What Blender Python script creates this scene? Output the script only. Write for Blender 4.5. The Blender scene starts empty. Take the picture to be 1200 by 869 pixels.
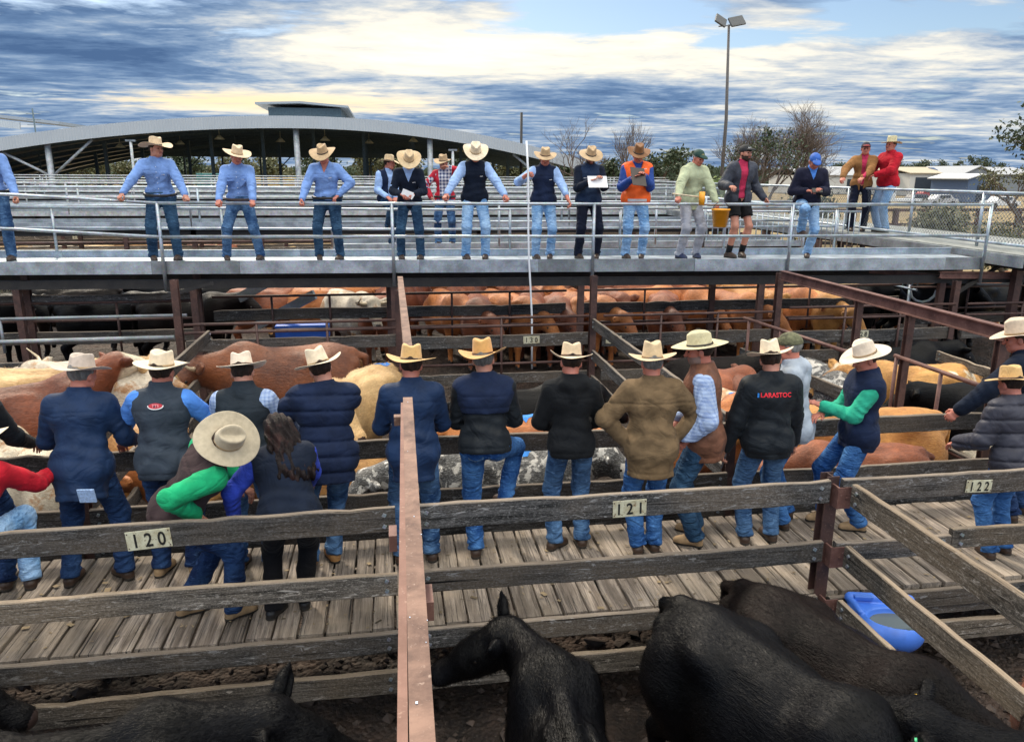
import bpy, math, random
import numpy as np
from mathutils import Matrix, Vector, noise as mnoise
from mathutils.bvhtree import BVHTree
R = math.radians
D = bpy.data
scene = bpy.context.scene
COL = scene.collection
rng = random.Random(7)

# ------------------------------------------------------------------ camera
PITCH, YAW, ROLL, CAMH, FPX = 14.5, 9.0, 0.3, 3.0, 895.0
cam = D.cameras.new('camera')
cam.sensor_width = 36; cam.lens = FPX / 1200 * 36
cam.clip_start = 0.05; cam.clip_end = 3000
camo = D.objects.new('camera', cam); COL.objects.link(camo)
camo.location = (0, 0, CAMH)
_F = Vector((math.sin(R(YAW)) * math.cos(R(PITCH)), math.cos(R(YAW)) * math.cos(R(PITCH)), -math.sin(R(PITCH))))
_R0 = Vector((math.cos(R(YAW)), -math.sin(R(YAW)), 0)); _U0 = _R0.cross(_F)
_Rt = _R0 * math.cos(R(ROLL)) + _U0 * math.sin(R(ROLL)); _Up = _Rt.cross(_F)
camo.rotation_euler = Matrix((_Rt, _Up, -_F)).transposed().to_euler()
scene.camera = camo

def un(u, v, z=None, Y=None, X=None):
    d = _F + _Rt * (u - 600) / FPX - _Up * (v - 434.5) / FPX
    t = (z - CAMH) / d.z if z is not None else (Y / d.y if Y is not None else X / d.x)
    return Vector((0, 0, CAMH)) + d * t

# ------------------------------------------------------------------ world, sun, exposure
scene.view_settings.view_transform = 'Standard'; scene.view_settings.look = 'None'
scene.view_settings.exposure = 0.66; scene.view_settings.gamma = 1.0
scene.view_settings.use_curve_mapping = False
SUN_EL, SUN_AZ = 42.0, -18.0          # azimuth from +Y towards +X
world = D.worlds.new('World'); scene.world = world; world.use_nodes = True
nt = world.node_tree; N = nt.nodes; L = nt.links; N.clear()

def nd(nt, t, **kw):
    n = nt.nodes.new(t)
    for k, v in kw.items():
        if k == 'ins':
            for kk, vv in v.items():
                n.inputs[kk].default_value = vv
        else:
            setattr(n, k, v)
    return n

def mth(nt, op, a, b=None, c=None, clamp=False):
    n = nt.nodes.new('ShaderNodeMath'); n.operation = op; n.use_clamp = clamp
    for i, x in enumerate((a, b, c)):
        if x is None: continue
        if isinstance(x, (int, float)): n.inputs[i].default_value = x
        else: nt.links.new(x, n.inputs[i])
    return n.outputs[0]

def mixc(nt, f, a, b, mode='MIX'):
    n = nt.nodes.new('ShaderNodeMix'); n.data_type = 'RGBA'; n.blend_type = mode
    for s, x in ((n.inputs[0], f), (n.inputs[6], a), (n.inputs[7], b)):
        if isinstance(x, (int, float)): s.default_value = x
        elif isinstance(x, (tuple, list)): s.default_value = tuple(x) + (1,) if len(x) == 3 else tuple(x)
        else: nt.links.new(x, s)
    return n.outputs[2]

def ramp(nt, f, stops, interp='LINEAR'):
    n = nt.nodes.new('ShaderNodeValToRGB'); n.color_ramp.interpolation = interp
    e = n.color_ramp.elements
    while len(e) < len(stops): e.new(0.5)
    for i, (p, c) in enumerate(stops):
        e[i].position = p
        e[i].color = (c, c, c, 1) if isinstance(c, (int, float)) else tuple(c) + (1,)
    nt.links.new(f, n.inputs[0])
    return n.outputs[0]

def noise(nt, vec, scale, detail=4, rough=0.55, dist=0.0, dim='3D'):
    n = nt.nodes.new('ShaderNodeTexNoise'); n.noise_dimensions = dim
    n.inputs['Scale'].default_value = scale; n.inputs['Detail'].default_value = detail
    n.inputs['Roughness'].default_value = rough; n.inputs['Distortion'].default_value = dist
    if vec is not None: nt.links.new(vec, n.inputs['Vector'])
    return n.outputs[0]

def mapping(nt, vec, scale=(1, 1, 1), loc=(0, 0, 0), rot=(0, 0, 0)):
    n = nt.nodes.new('ShaderNodeMapping')
    n.inputs['Scale'].default_value = scale; n.inputs['Location'].default_value = loc; n.inputs['Rotation'].default_value = rot
    nt.links.new(vec, n.inputs['Vector'])
    return n.outputs[0]

def build_sky():
    tc = N.new('ShaderNodeTexCoord')
    sky = nd(nt, 'ShaderNodeTexSky', sky_type='NISHITA'); sky.sun_disc = False
    sky.sun_elevation = R(SUN_EL); sky.sun_rotation = R(SUN_AZ)
    sky.air_density = 1.0; sky.dust_density = 0.6; sky.ozone_density = 2.0
    bg1 = nd(nt, 'ShaderNodeBackground'); bg1.inputs['Strength'].default_value = 0.08
    L.new(sky.outputs[0], bg1.inputs['Color'])
    sep = N.new('ShaderNodeSeparateXYZ'); L.new(tc.outputs['Generated'], sep.inputs[0])
    x, y, z = sep.outputs
    zc = mth(nt, 'MAXIMUM', z, 0.0)
    # the cloud sheet is a plane overhead: direction divided by height
    den = mth(nt, 'ADD', zc, 0.055)
    px = mth(nt, 'DIVIDE', x, den); py = mth(nt, 'DIVIDE', y, den)
    comb = N.new('ShaderNodeCombineXYZ'); L.new(px, comb.inputs[0]); L.new(py, comb.inputs[1])
    P = comb.outputs[0]
    # streaked stratus: long across the view, short in depth
    warp = nd(nt, 'ShaderNodeTexNoise'); warp.inputs['Scale'].default_value = 0.35; warp.inputs['Detail'].default_value = 3
    L.new(P, warp.inputs['Vector'])
    wv = nd(nt, 'ShaderNodeVectorMath', operation='MULTIPLY_ADD')
    L.new(warp.outputs[1], wv.inputs[0]); wv.inputs[1].default_value = (1.2, 0.9, 0); L.new(P, wv.inputs[2])
    Pw = wv.outputs[0]
    m1 = mapping(nt, Pw, (0.34, 0.46, 1), (3.1, 1.7, 0), (0, 0, R(12)))
    n1 = noise(nt, m1, 1.0, 6, 0.55)
    m2 = mapping(nt, Pw, (1.5, 2.0, 1), (7, 2, 0), (0, 0, R(12)))
    n2 = noise(nt, m2, 1.1, 8, 0.6)
    m3 = mapping(nt, P, (0.16, 0.5, 1), (1.3, 5.2, 0), (0, 0, R(6)))
    n3 = noise(nt, m3, 1.3, 3, 0.5)
    # azimuth (tan) relative to +Y, elevation
    az = mth(nt, 'ARCTAN2', x, y)
    def gauss(az0, el0, wa, we):
        a = mth(nt, 'DIVIDE', mth(nt, 'SUBTRACT', az, az0), wa)
        b = mth(nt, 'DIVIDE', mth(nt, 'SUBTRACT', z, el0), we)
        s = mth(nt, 'ADD', mth(nt, 'MULTIPLY', a, a), mth(nt, 'MULTIPLY', b, b))
        return mth(nt, 'EXPONENT', mth(nt, 'MULTIPLY', s, -1.0))
    bright = gauss(0.03, 0.150, 0.22, 0.055)
    bright2 = gauss(0.52, 0.115, 0.30, 0.05)
    bright3 = gauss(-0.16, 0.080, 0.24, 0.012)
    bright4 = gauss(0.24, 0.145, 0.30, 0.022)
    dark1 = gauss(-0.30, 0.118, 0.20, 0.024)
    dark2 = gauss(0.26, 0.098, 0.20, 0.017)
    gap1 = gauss(0.27, 0.185, 0.13, 0.028)
    gap2 = gauss(0.60, 0.165, 0.16, 0.022)
    gap3 = gauss(0.42, 0.150, 0.05, 0.012)
    m4 = mapping(nt, Pw, (4.2, 6.0, 1), (2, 9, 0), (0, 0, R(10)))
    n4 = noise(nt, m4, 1.0, 8, 0.62)
    s = mth(nt, 'MULTIPLY_ADD', n1, 0.62, mth(nt, 'MULTIPLY_ADD', n2, 0.55, mth(nt, 'MULTIPLY_ADD', n4, 0.32, -0.09)))
    s = mth(nt, 'MULTIPLY_ADD', n3, 0.35, s)
    for g_, w_ in ((bright, 0.27), (bright2, 0.14), (bright3, 0.17), (bright4, 0.14), (dark1, -0.14), (dark2, -0.16)):
        s = mth(nt, 'MULTIPLY_ADD', g_, w_, s)
    v = mth(nt, 'MULTIPLY_ADD', s, 1.0, -0.33)
    # unseen cloud above the frame is brightened to light the scene
    over = nd(nt, 'ShaderNodeMapRange'); L.new(z, over.inputs[0]); over.inputs[1].default_value = 0.34; over.inputs[2].default_value = 0.7
    v = mth(nt, 'MULTIPLY_ADD', over.outputs[0], 0.22, v)
    col = ramp(nt, v, [(0.33, (0.070, 0.135, 0.270)), (0.44, (0.13, 0.22, 0.38)), (0.52, (0.25, 0.35, 0.50)), (0.61, (0.52, 0.57, 0.62)), (0.72, (0.86, 0.82, 0.72)), (0.95, (1.05, 1.0, 0.88))])
    # warm glow where the far cloud deck thins
    warmf = mth(nt, 'MULTIPLY', bright3, ramp(nt, v, [(0.55, 0.0), (0.7, 0.8)]))
    col = mixc(nt, warmf, col, (1.0, 0.78, 0.45))
    bg2 = nd(nt, 'ShaderNodeBackground'); L.new(col, bg2.inputs['Color'])
    up = nd(nt, 'ShaderNodeMapRange'); L.new(z, up.inputs[0]); up.inputs[1].default_value = 0.35; up.inputs[2].default_value = 0.8; up.inputs[3].default_value = 0.76; up.inputs[4].default_value = 1.55  # strength raised overhead, out of view, to light the scene
    # sky strength rises on the unseen side behind the camera
    beh = nd(nt, 'ShaderNodeMapRange'); L.new(y, beh.inputs[0]); beh.inputs[1].default_value = 0.3; beh.inputs[2].default_value = -0.6; beh.inputs[3].default_value = 1.0; beh.inputs[4].default_value = 1.9
    L.new(mth(nt, 'MULTIPLY', up.outputs[0], beh.outputs[0]), bg2.inputs['Strength'])
    cov = mth(nt, 'MULTIPLY_ADD', n2, 0.9, mth(nt, 'MULTIPLY', n1, 0.8))
    for g_, w_ in ((gap1, -0.60), (gap2, -0.46), (gap3, -0.40), (bright, 0.0), (dark1, 0.3), (dark2, 0.3)):
        cov = mth(nt, 'MULTIPLY_ADD', g_, w_, cov)
    covr = ramp(nt, cov, [(0.58, 0.0), (0.74, 1.0)])
    mx = nd(nt, 'ShaderNodeMixShader'); L.new(covr, mx.inputs[0]); L.new(bg1.outputs[0], mx.inputs[1]); L.new(bg2.outputs[0], mx.inputs[2])
    out = N.new('ShaderNodeOutputWorld'); L.new(mx.outputs[0], out.inputs[0])
build_sky()

sun = D.lights.new('sun', 'SUN'); sun.energy = 2.3; sun.angle = R(8); sun.color = (1.0, 0.88, 0.70)
suno = D.objects.new('sun', sun); COL.objects.link(suno)
_sd = Vector((math.sin(R(SUN_AZ)) * math.cos(R(SUN_EL)), math.cos(R(SUN_AZ)) * math.cos(R(SUN_EL)), math.sin(R(SUN_EL))))
suno.rotation_euler = _sd.to_track_quat('Z', 'Y').to_euler()
scene.cycles.max_bounces = 6; scene.cycles.diffuse_bounces = 3; scene.cycles.glossy_bounces = 3
scene.cycles.transparent_max_bounces = 12
scene.cycles.use_denoising = True

# ------------------------------------------------------------------ objects, names, tags
def link(name, data, parent=None, mat=None, loc=None):
    o = D.objects.new(name, data); COL.objects.link(o)
    if parent is not None: o.parent = parent
    if mat is not None:
        for m in (mat if isinstance(mat, (list, tuple)) else [mat]): data.materials.append(m)
    if loc is not None: o.location = loc
    return o

def tag(o, label=None, cat=None, group=None, kind=None):
    if label: o['label'] = label
    if cat: o['category'] = cat
    if group: o['group'] = group
    if kind: o['kind'] = kind
    return o

def thing(name, label, cat, loc=(0, 0, 0), rz=0.0, group=None, kind=None):
    o = D.objects.new(name, None); COL.objects.link(o); o.empty_display_size = 0.2
    o.location = loc; o.rotation_euler = (0, 0, rz)
    return tag(o, label, cat, group, kind)

def mesh_np(name, V, Q, smooth=True, mats=None):
    """V (n,3), Q (m,4) or (m,3) or list of arrays"""
    me = D.meshes.new(name)
    V = np.asarray(V, np.float32)
    Qs = Q if isinstance(Q, list) else [Q]
    Qs = [np.asarray(q, np.int32) for q in Qs if len(q)]
    nl = sum(q.size for q in Qs); nf = sum(len(q) for q in Qs)
    me.vertices.add(len(V)); me.vertices.foreach_set('co', V.ravel())
    me.loops.add(nl); me.polygons.add(nf)
    me.loops.foreach_set('vertex_index', np.concatenate([q.ravel() for q in Qs]))
    st = []; tot = 0
    for q in Qs:
        st.append(tot + np.arange(len(q)) * q.shape[1]); tot += q.size
    me.polygons.foreach_set('loop_start', np.concatenate(st).astype(np.int32))
    me.polygons.foreach_set('use_smooth', np.full(nf, smooth))
    if mats is not None: me.polygons.foreach_set('material_index', np.asarray(mats, np.int32))
    me.update(calc_edges=True); me.validate()
    return me

class MB:
    """collects simple solids and builds one mesh"""
    def __init__(s): s.V = []; s.F = []; s.n = 0; s.sm = []
    def add(s, V, F, sm=False):
        s.V.extend([tuple(v) for v in V]); s.F.extend([tuple(i + s.n for i in f) for f in F]); s.n += len(V); s.sm += [sm] * len(F)
    def box(s, c, d, M=None):
        x, y, z = d[0] / 2, d[1] / 2, d[2] / 2
        V = [Vector((i * x, j * y, k * z)) for i in (-1, 1) for j in (-1, 1) for k in (-1, 1)]
        if M is not None: V = [M @ v for v in V]
        V = [v + Vector(c) for v in V]
        s.add(V, [(0, 1, 3, 2), (4, 6, 7, 5), (0, 4, 5, 1), (2, 3, 7, 6), (0, 2, 6, 4), (1, 5, 7, 3)])
    def bb(s, a, b):
        s.box([(a[i] + b[i]) / 2 for i in range(3)], [abs(b[i] - a[i]) for i in range(3)])
    def bar(s, p, q, w, h, up=(0, 0, 1)):
        p = Vector(p); q = Vector(q); d = (q - p); l = d.length; d.normalize()
        u = Vector(up)
        if abs(d.dot(u)) > 0.99: u = Vector((0, 1, 0))
        sx = d.cross(u).normalized(); uz = sx.cross(d)
        M = Matrix((d, sx, uz)).transposed()
        s.box((p + q) / 2, (l, w, h), M)
    def tube(s, pts, r, n=8, caps=True):
        pts = [Vector(p) for p in pts]; rs = r if isinstance(r, (list, tuple)) else [r] * len(pts)
        V = []; F = []
        prev = None
        for i, p in enumerate(pts):
            d = (pts[min(i + 1, len(pts) - 1)] - pts[max(i - 1, 0)])
            if d.length < 1e-9: d = Vector((0, 0, 1))
            d.normalize()
            if prev is None:
                a = Vector((0, 0, 1)) if abs(d.z) < 0.9 else Vector((1, 0, 0))
                sx = d.cross(a).normalized()
            else:
                sx = (prev - d * prev.dot(d)).normalized()
            prev = sx; sy = d.cross(sx)
            for k in range(n):
                t = 2 * math.pi * k / n
                V.append(p + (sx * math.cos(t) + sy * math.sin(t)) * rs[i])
        for i in range(len(pts) - 1):
            for k in range(n):
                a = i * n + k; b = i * n + (k + 1) % n
                F.append((a, b, b + n, a + n))
        s.add(V, F, True)
        if caps:
            m = len(V)
            s.F.append(tuple(s.n - m + k for k in range(n))[::-1]); s.sm.append(False)
            s.F.append(tuple(s.n - n + k for k in range(n))); s.sm.append(False)
    def ball(s, c, r, n=10, m=6):
        V = []; F = []
        r = (r, r, r) if isinstance(r, (int, float)) else r
        for i in range(m + 1):
            th = math.pi * i / m
            for k in range(n):
                ph = 2 * math.pi * k / n
                V.append((c[0] + r[0] * math.sin(th) * math.cos(ph), c[1] + r[1] * math.sin(th) * math.sin(ph), c[2] + r[2] * math.cos(th)))
        for i in range(m):
            for k in range(n):
                a = i * n + k; b = i * n + (k + 1) % n
                F.append((a, a + n, b + n, b))
        s.add(V, F, True)
    def prism(s, poly, z0, z1, M=None):
        n = len(poly)
        V = [Vector((p[0], p[1], z0)) for p in poly] + [Vector((p[0], p[1], z1)) for p in poly]
        if M is not None: V = [M @ v for v in V]
        F = [tuple(range(n))[::-1], tuple(range(n, 2 * n))] + [(i, (i + 1) % n, (i + 1) % n + n, i + n) for i in range(n)]
        s.add(V, F)
    def build(s, name, mat, parent=None, origin=None, bevel=0.0):
        me = D.meshes.new(name)
        V = s.V
        if origin is not None: V = [(v[0] - origin[0], v[1] - origin[1], v[2] - origin[2]) for v in V]
        me.from_pydata(V, [], s.F)
        me.polygons.foreach_set('use_smooth', s.sm)
        me.update()
        o = link(name, me, parent, mat)
        if bevel:
            b = o.modifiers.new('bevel', 'BEVEL'); b.width = bevel; b.segments = 2; b.limit_method = 'ANGLE'
        return o

# ------------------------------------------------------------------ materials
MATS = {}
def mat(name, fn):
    if name in MATS: return MATS[name]
    m = D.materials.new(name); m.use_nodes = True; t = m.node_tree; t.nodes.clear()
    b = t.nodes.new('ShaderNodeBsdfPrincipled'); o = t.nodes.new('ShaderNodeOutputMaterial')
    t.links.new(b.outputs[0], o.inputs[0])
    fn(t, b); MATS[name] = m
    return m

def setc(t, b, c):
    if isinstance(c, (tuple, list)): b.inputs['Base Color'].default_value = tuple(c) + (1,)
    else: t.links.new(c, b.inputs['Base Color'])

def bump(t, b, h, strength=0.3, dist=0.02):
    n = t.nodes.new('ShaderNodeBump'); n.inputs['Strength'].default_value = strength; n.inputs['Distance'].default_value = dist
    t.links.new(h, n.inputs['Height']); t.links.new(n.outputs[0], b.inputs['Normal'])

def objco(t): return t.nodes.new('ShaderNodeTexCoord').outputs['Object']
def objrand(t): return t.nodes.new('ShaderNodeObjectInfo').outputs['Random']

def shiftco(t, s=40.0):
    """object coordinates shifted by the object's random number"""
    co = objco(t); r = objrand(t)
    c = t.nodes.new('ShaderNodeCombineXYZ')
    t.links.new(mth(t, 'MULTIPLY', r, s), c.inputs[0]); t.links.new(mth(t, 'MULTIPLY', r, s * 0.37), c.inputs[1]); t.links.new(mth(t, 'MULTIPLY', r, s * 0.71), c.inputs[2])
    a = t.nodes.new('ShaderNodeVectorMath'); t.links.new(co, a.inputs[0]); t.links.new(c.outputs[0], a.inputs[1])
    return a.outputs[0], r

def wood_mat(dark, light, brown, name, grain=(2.2, 55, 30)):
    def fn(t, b):
        co, r = shiftco(t)
        fine = noise(t, mapping(t, co, grain), 1.0, 6, 0.7, 0.6)
        mid = noise(t, mapping(t, co, (1.2, 9, 7)), 1.0, 5, 0.6, 0.3)
        big = noise(t, mapping(t, co, (1.1, 2.0, 2.0)), 1.0, 4, 0.55)
        f = ramp(t, fine, [(0.38, 0.0), (0.64, 1.0)])
        pep = noise(t, mapping(t, co, (60, 130, 110)), 1.0, 3, 0.8)
        c = mixc(t, f, dark, light)
        c = mixc(t, ramp(t, big, [(0.42, 0.0), (0.62, 0.85)]), c, brown)
        c = mixc(t, ramp(t, pep, [(0.52, 0.0), (0.72, 0.6)]), c, tuple(min(1, x * 2.4 + 0.03) for x in light))
        c = mixc(t, ramp(t, pep, [(0.28, 0.7), (0.46, 0.0)]), c, tuple(x * 0.5 for x in dark))
        # pale scuffs where stock and boots rub
        sc = noise(t, mapping(t, co, (9, 38, 34), (3, 1, 2)), 1.0, 6, 0.75, 1.2)
        scf = mth(t, 'MULTIPLY', ramp(t, sc, [(0.555, 0.0), (0.63, 0.9)]), ramp(t, mid, [(0.44, 0.0), (0.56, 1.0)]))
        c = mixc(t, scf, c, tuple(min(1, x * 2.2 + 0.10) for x in light))
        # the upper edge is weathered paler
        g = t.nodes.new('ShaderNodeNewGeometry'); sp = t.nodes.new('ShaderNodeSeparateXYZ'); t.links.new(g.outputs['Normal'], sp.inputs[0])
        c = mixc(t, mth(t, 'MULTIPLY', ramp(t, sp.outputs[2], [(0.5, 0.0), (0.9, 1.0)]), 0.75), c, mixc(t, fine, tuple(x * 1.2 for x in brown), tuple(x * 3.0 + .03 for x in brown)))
        crack = noise(t, mapping(t, co, (0.9, 80, 60), (9, 4, 1)), 1.0, 3, 0.6, 0.3)
        ck = ramp(t, crack, [(0.30, 1.0), (0.36, 0.0)])
        c = mixc(t, ck, c, (0.008, 0.007, 0.007))
        hv = nd(t, 'ShaderNodeHueSaturation'); t.links.new(c, hv.inputs['Color']); t.links.new(mth(t, 'MULTIPLY_ADD', r, 0.5, 0.75), hv.inputs['Value'])
        setc(t, b, hv.outputs[0])
        b.inputs['Roughness'].default_value = 0.85
        b.inputs['Specular IOR Level'].default_value = 0.2
        h = mth(t, 'MULTIPLY_ADD', fine, 1.0, mth(t, 'MULTIPLY', mid, 0.8)); h = mth(t, 'MULTIPLY_ADD', ck, -1.2, h)
        bump(t, b, h, 0.75, 0.012)
    return mat(name, fn)
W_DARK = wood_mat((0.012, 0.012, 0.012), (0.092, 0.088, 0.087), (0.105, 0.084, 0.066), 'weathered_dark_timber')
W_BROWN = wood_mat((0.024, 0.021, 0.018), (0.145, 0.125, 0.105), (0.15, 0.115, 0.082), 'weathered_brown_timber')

def deck_fn(t, b):
    co = objco(t)
    at = t.nodes.new('ShaderNodeAttribute'); at.attribute_name = 'plank'
    r = at.outputs['Fac']
    c3 = t.nodes.new('ShaderNodeCombineXYZ'); t.links.new(mth(t, 'MULTIPLY', r, 31.0), c3.inputs[0]); t.links.new(mth(t, 'MULTIPLY', r, 17.0), c3.inputs[1])
    a = t.nodes.new('ShaderNodeVectorMath'); t.links.new(co, a.inputs[0]); t.links.new(c3.outputs[0], a.inputs[1]); co2 = a.outputs[0]
    fine = noise(t, mapping(t, co2, (34, 1.5, 20)), 1.0, 8, 0.78, 1.0)
    mid = noise(t, mapping(t, co2, (12, 1.5, 5)), 1.0, 5, 0.6, 0.4)
    big = noise(t, mapping(t, co, (1.2, 1.5, 1)), 1.0, 5, 0.6)
    c = mixc(t, ramp(t, fine, [(0.36, 0.0), (0.60, 1.0)]), (0.040, 0.033, 0.030), (0.36, 0.30, 0.25))
    c = mixc(t, ramp(t, mid, [(0.40, 0.65), (0.60, 0.0)]), c, (0.085, 0.062, 0.046))
    c = mixc(t, ramp(t, big, [(0.46, 0.0), (0.64, 0.55)]), c, (0.34, 0.275, 0.205))
    crack = noise(t, mapping(t, co2, (95, 0.8, 20), (5, 3, 0)), 1.0, 3, 0.6, 0.35)
    ck = ramp(t, crack, [(0.33, 1.0), (0.38, 0.0)])
    c = mixc(t, ck, c, (0.012, 0.010, 0.009))
    hv = nd(t, 'ShaderNodeHueSaturation'); t.links.new(c, hv.inputs['Color']); t.links.new(mth(t, 'MULTIPLY_ADD', r, 0.65, 0.68), hv.inputs['Value'])
    setc(t, b, hv.outputs[0]); b.inputs['Roughness'].default_value = 0.8
    h = mth(t, 'MULTIPLY_ADD', fine, 1.0, mth(t, 'MULTIPLY', mid, 0.5)); h = mth(t, 'MULTIPLY_ADD', ck, -1.5, h)
    bump(t, b, h, 0.8, 0.012)
W_DECK = mat('deck_planks', deck_fn)

def metal_fn(base, spots, rough=0.42, metal=0.75, scale=60):
    def fn(t, b):
        co, r = shiftco(t)
        v = t.nodes.new('ShaderNodeTexVoronoi'); v.inputs['Scale'].default_value = scale; t.links.new(co, v.inputs['Vector'])
        n = noise(t, co, 3.0, 5, 0.65)
        g = mixc(t, ramp(t, n, [(0.38, 0.0), (0.62, 1.0)]), tuple(x * 0.58 for x in base), base)
        st = noise(t, mapping(t, co, (1.4, 1.4, 9)), 1.0, 6, 0.7)
        g = mixc(t, ramp(t, st, [(0.56, 0.0), (0.72, 0.5)]), g, tuple(x * 0.45 for x in base))
        g = mixc(t, mth(t, 'MULTIPLY', v.outputs['Color'], 0.0) if False else 0.12, g, v.outputs['Color'], 'OVERLAY')
        sp = noise(t, co, 38.0, 3, 0.6)
        g = mixc(t, ramp(t, sp, [(0.64, 0.0), (0.70, 0.7)]), g, spots)
        setc(t, b, g); b.inputs['Metallic'].default_value = metal
        rr = mth(t, 'MULTIPLY_ADD', n, 0.35, rough - 0.12); t.links.new(rr, b.inputs['Roughness'])
        bump(t, b, n, 0.08, 0.01)
    return fn
GALV = mat('galvanised_steel', metal_fn((0.50, 0.56, 0.62), (0.22, 0.22, 0.22)))
GALV_D = mat('dull_galvanised_steel', metal_fn((0.30, 0.33, 0.36), (0.16, 0.13, 0.11), 0.55, 0.5))
GALV_F = mat('pale_galvanised_steel', metal_fn((0.55, 0.58, 0.60), (0.3, 0.28, 0.25), 0.6, 0.35, 20))

def rust_fn(c1, c2, c3, metal=0.1):
    def fn(t, b):
        co, r = shiftco(t)
        n = noise(t, co, 5.0, 7, 0.7, 0.4); n2 = noise(t, co, 45.0, 4, 0.7)
        g = mixc(t, ramp(t, n, [(0.35, 0.0), (0.65, 1.0)]), c1, c2)
        g = mixc(t, ramp(t, n2, [(0.60, 0.0), (0.72, 0.8)]), g, c3)
        setc(t, b, g); b.inputs['Metallic'].default_value = metal; b.inputs['Roughness'].default_value = 0.62
        bump(t, b, mth(t, 'ADD', n, n2), 0.25, 0.006)
    return fn
RUST = mat('rusty_brown_steel', rust_fn((0.038, 0.020, 0.019), (0.105, 0.052, 0.042), (0.26, 0.17, 0.13)))
RUST_P = mat('primed_pink_brown_steel', rust_fn((0.075, 0.034, 0.024), (0.235, 0.135, 0.098), (0.36, 0.26, 0.21)))
RUST_M = mat('maroon_rusty_steel', rust_fn((0.085, 0.036, 0.030), (0.19, 0.095, 0.078), (0.36, 0.23, 0.19)))
BLACKS = mat('black_steel', rust_fn((0.012, 0.012, 0.014), (0.03, 0.027, 0.026), (0.07, 0.06, 0.055)))  # near-black mottled steel, its own colour

def plain(name, c, rough=0.6, metal=0.0, var=0.25, sc=8, bs=0.0, spec=0.5):
    def fn(t, b):
        co, r = shiftco(t)
        n = noise(t, co, sc, 5, 0.6)
        setc(t, b, mixc(t, ramp(t, n, [(0.3, 0.0), (0.7, 1.0)]), tuple(x * (1 - var) for x in c), tuple(min(1, x * (1 + var)) for x in c)))
        b.inputs['Roughness'].default_value = rough; b.inputs['Metallic'].default_value = metal
        b.inputs['Specular IOR Level'].default_value = spec
        if bs: bump(t, b, n, bs, 0.01)
    return mat(name, fn)

def cloth(name, c, rough=0.85, fold=22.0, bs=0.5, var=0.22, sheen=0.15, pattern=None):
    """woven cloth: soft creases by bump, slight fade"""
    def fn(t, b):
        co, r = shiftco(t, 9.0)
        wr = mth(t, 'ABSOLUTE', mth(t, 'SUBTRACT', noise(t, mapping(t, co, (1, 1, 1.3)), fold * 0.22, 3, 0.45, 0.8), 0.5))
        wr = mth(t, 'MULTIPLY', wr, 1.6)
        wv = noise(t, co, 9.0, 3, 0.5)
        fine = noise(t, co, 260.0, 2, 0.5)
        cc = mixc(t, ramp(t, wv, [(0.3, 0.0), (0.7, 1.0)]), tuple(x * (1 - var) for x in c), tuple(min(1, x * (1 + var)) for x in c))
        if pattern: cc = pattern(t, co, cc)
        setc(t, b, cc); b.inputs['Roughness'].default_value = rough
        b.inputs['Sheen Weight'].default_value = sheen * .2; b.inputs['Specular IOR Level'].default_value = 0.16
        h = mth(t, 'MULTIPLY_ADD', fine, 0.05, wr)
        bump(t, b, h, bs * .8, 0.05)
    return mat(name, fn)

def check_pattern(c2, sx=55, sz=55, thr=0.55):
    def p(t, co, cc):
        s = t.nodes.new('ShaderNodeSeparateXYZ'); t.links.new(co, s.inputs[0])
        a = mth(t, 'SINE', mth(t, 'MULTIPLY', s.outputs[0], sx * 2)); b_ = mth(t, 'SINE', mth(t, 'MULTIPLY', s.outputs[2], sz * 2))
        f = mth(t, 'ADD', mth(t, 'GREATER_THAN', a, thr), mth(t, 'GREATER_THAN', b_, thr))
        return mixc(t, mth(t, 'MULTIPLY', f, 0.5, clamp=True), cc, c2)
    return p

def denim(name, c, light):
    def fn(t, b):
        co, r = shiftco(t, 9.0)
        wr = mth(t, 'MULTIPLY', mth(t, 'ABSOLUTE', mth(t, 'SUBTRACT', noise(t, mapping(t, co, (1.2, 1.2, 2.8)), 5.0, 4, 0.5, 0.9), 0.5)), 1.5)
        fade = noise(t, mapping(t, co, (1, 1, 0.7)), 5.0, 4, 0.55)
        f2 = noise(t, mapping(t, co, (3.0, 3.0, 9.0)), 5.0, 5, 0.65, 1.0)
        cc = mixc(t, ramp(t, fade, [(0.38, 0.0), (0.66, 0.85)]), c, light)
        cc = mixc(t, ramp(t, f2, [(0.56, 0.0), (0.70, 0.55)]), cc, tuple(min(1, x * 1.5 + 0.03) for x in light))
        cc = mixc(t, ramp(t, f2, [(0.30, 0.6), (0.44, 0.0)]), cc, tuple(x * 0.5 for x in c))
        setc(t, b, cc); b.inputs['Roughness'].default_value = 0.85; b.inputs['Specular IOR Level'].default_value = 0.14
        fine = noise(t, co, 300.0, 2, 0.5)
        bump(t, b, mth(t, 'MULTIPLY_ADD', fine, 0.06, wr), 0.8, 0.045)
    return mat(name, fn)

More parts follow.
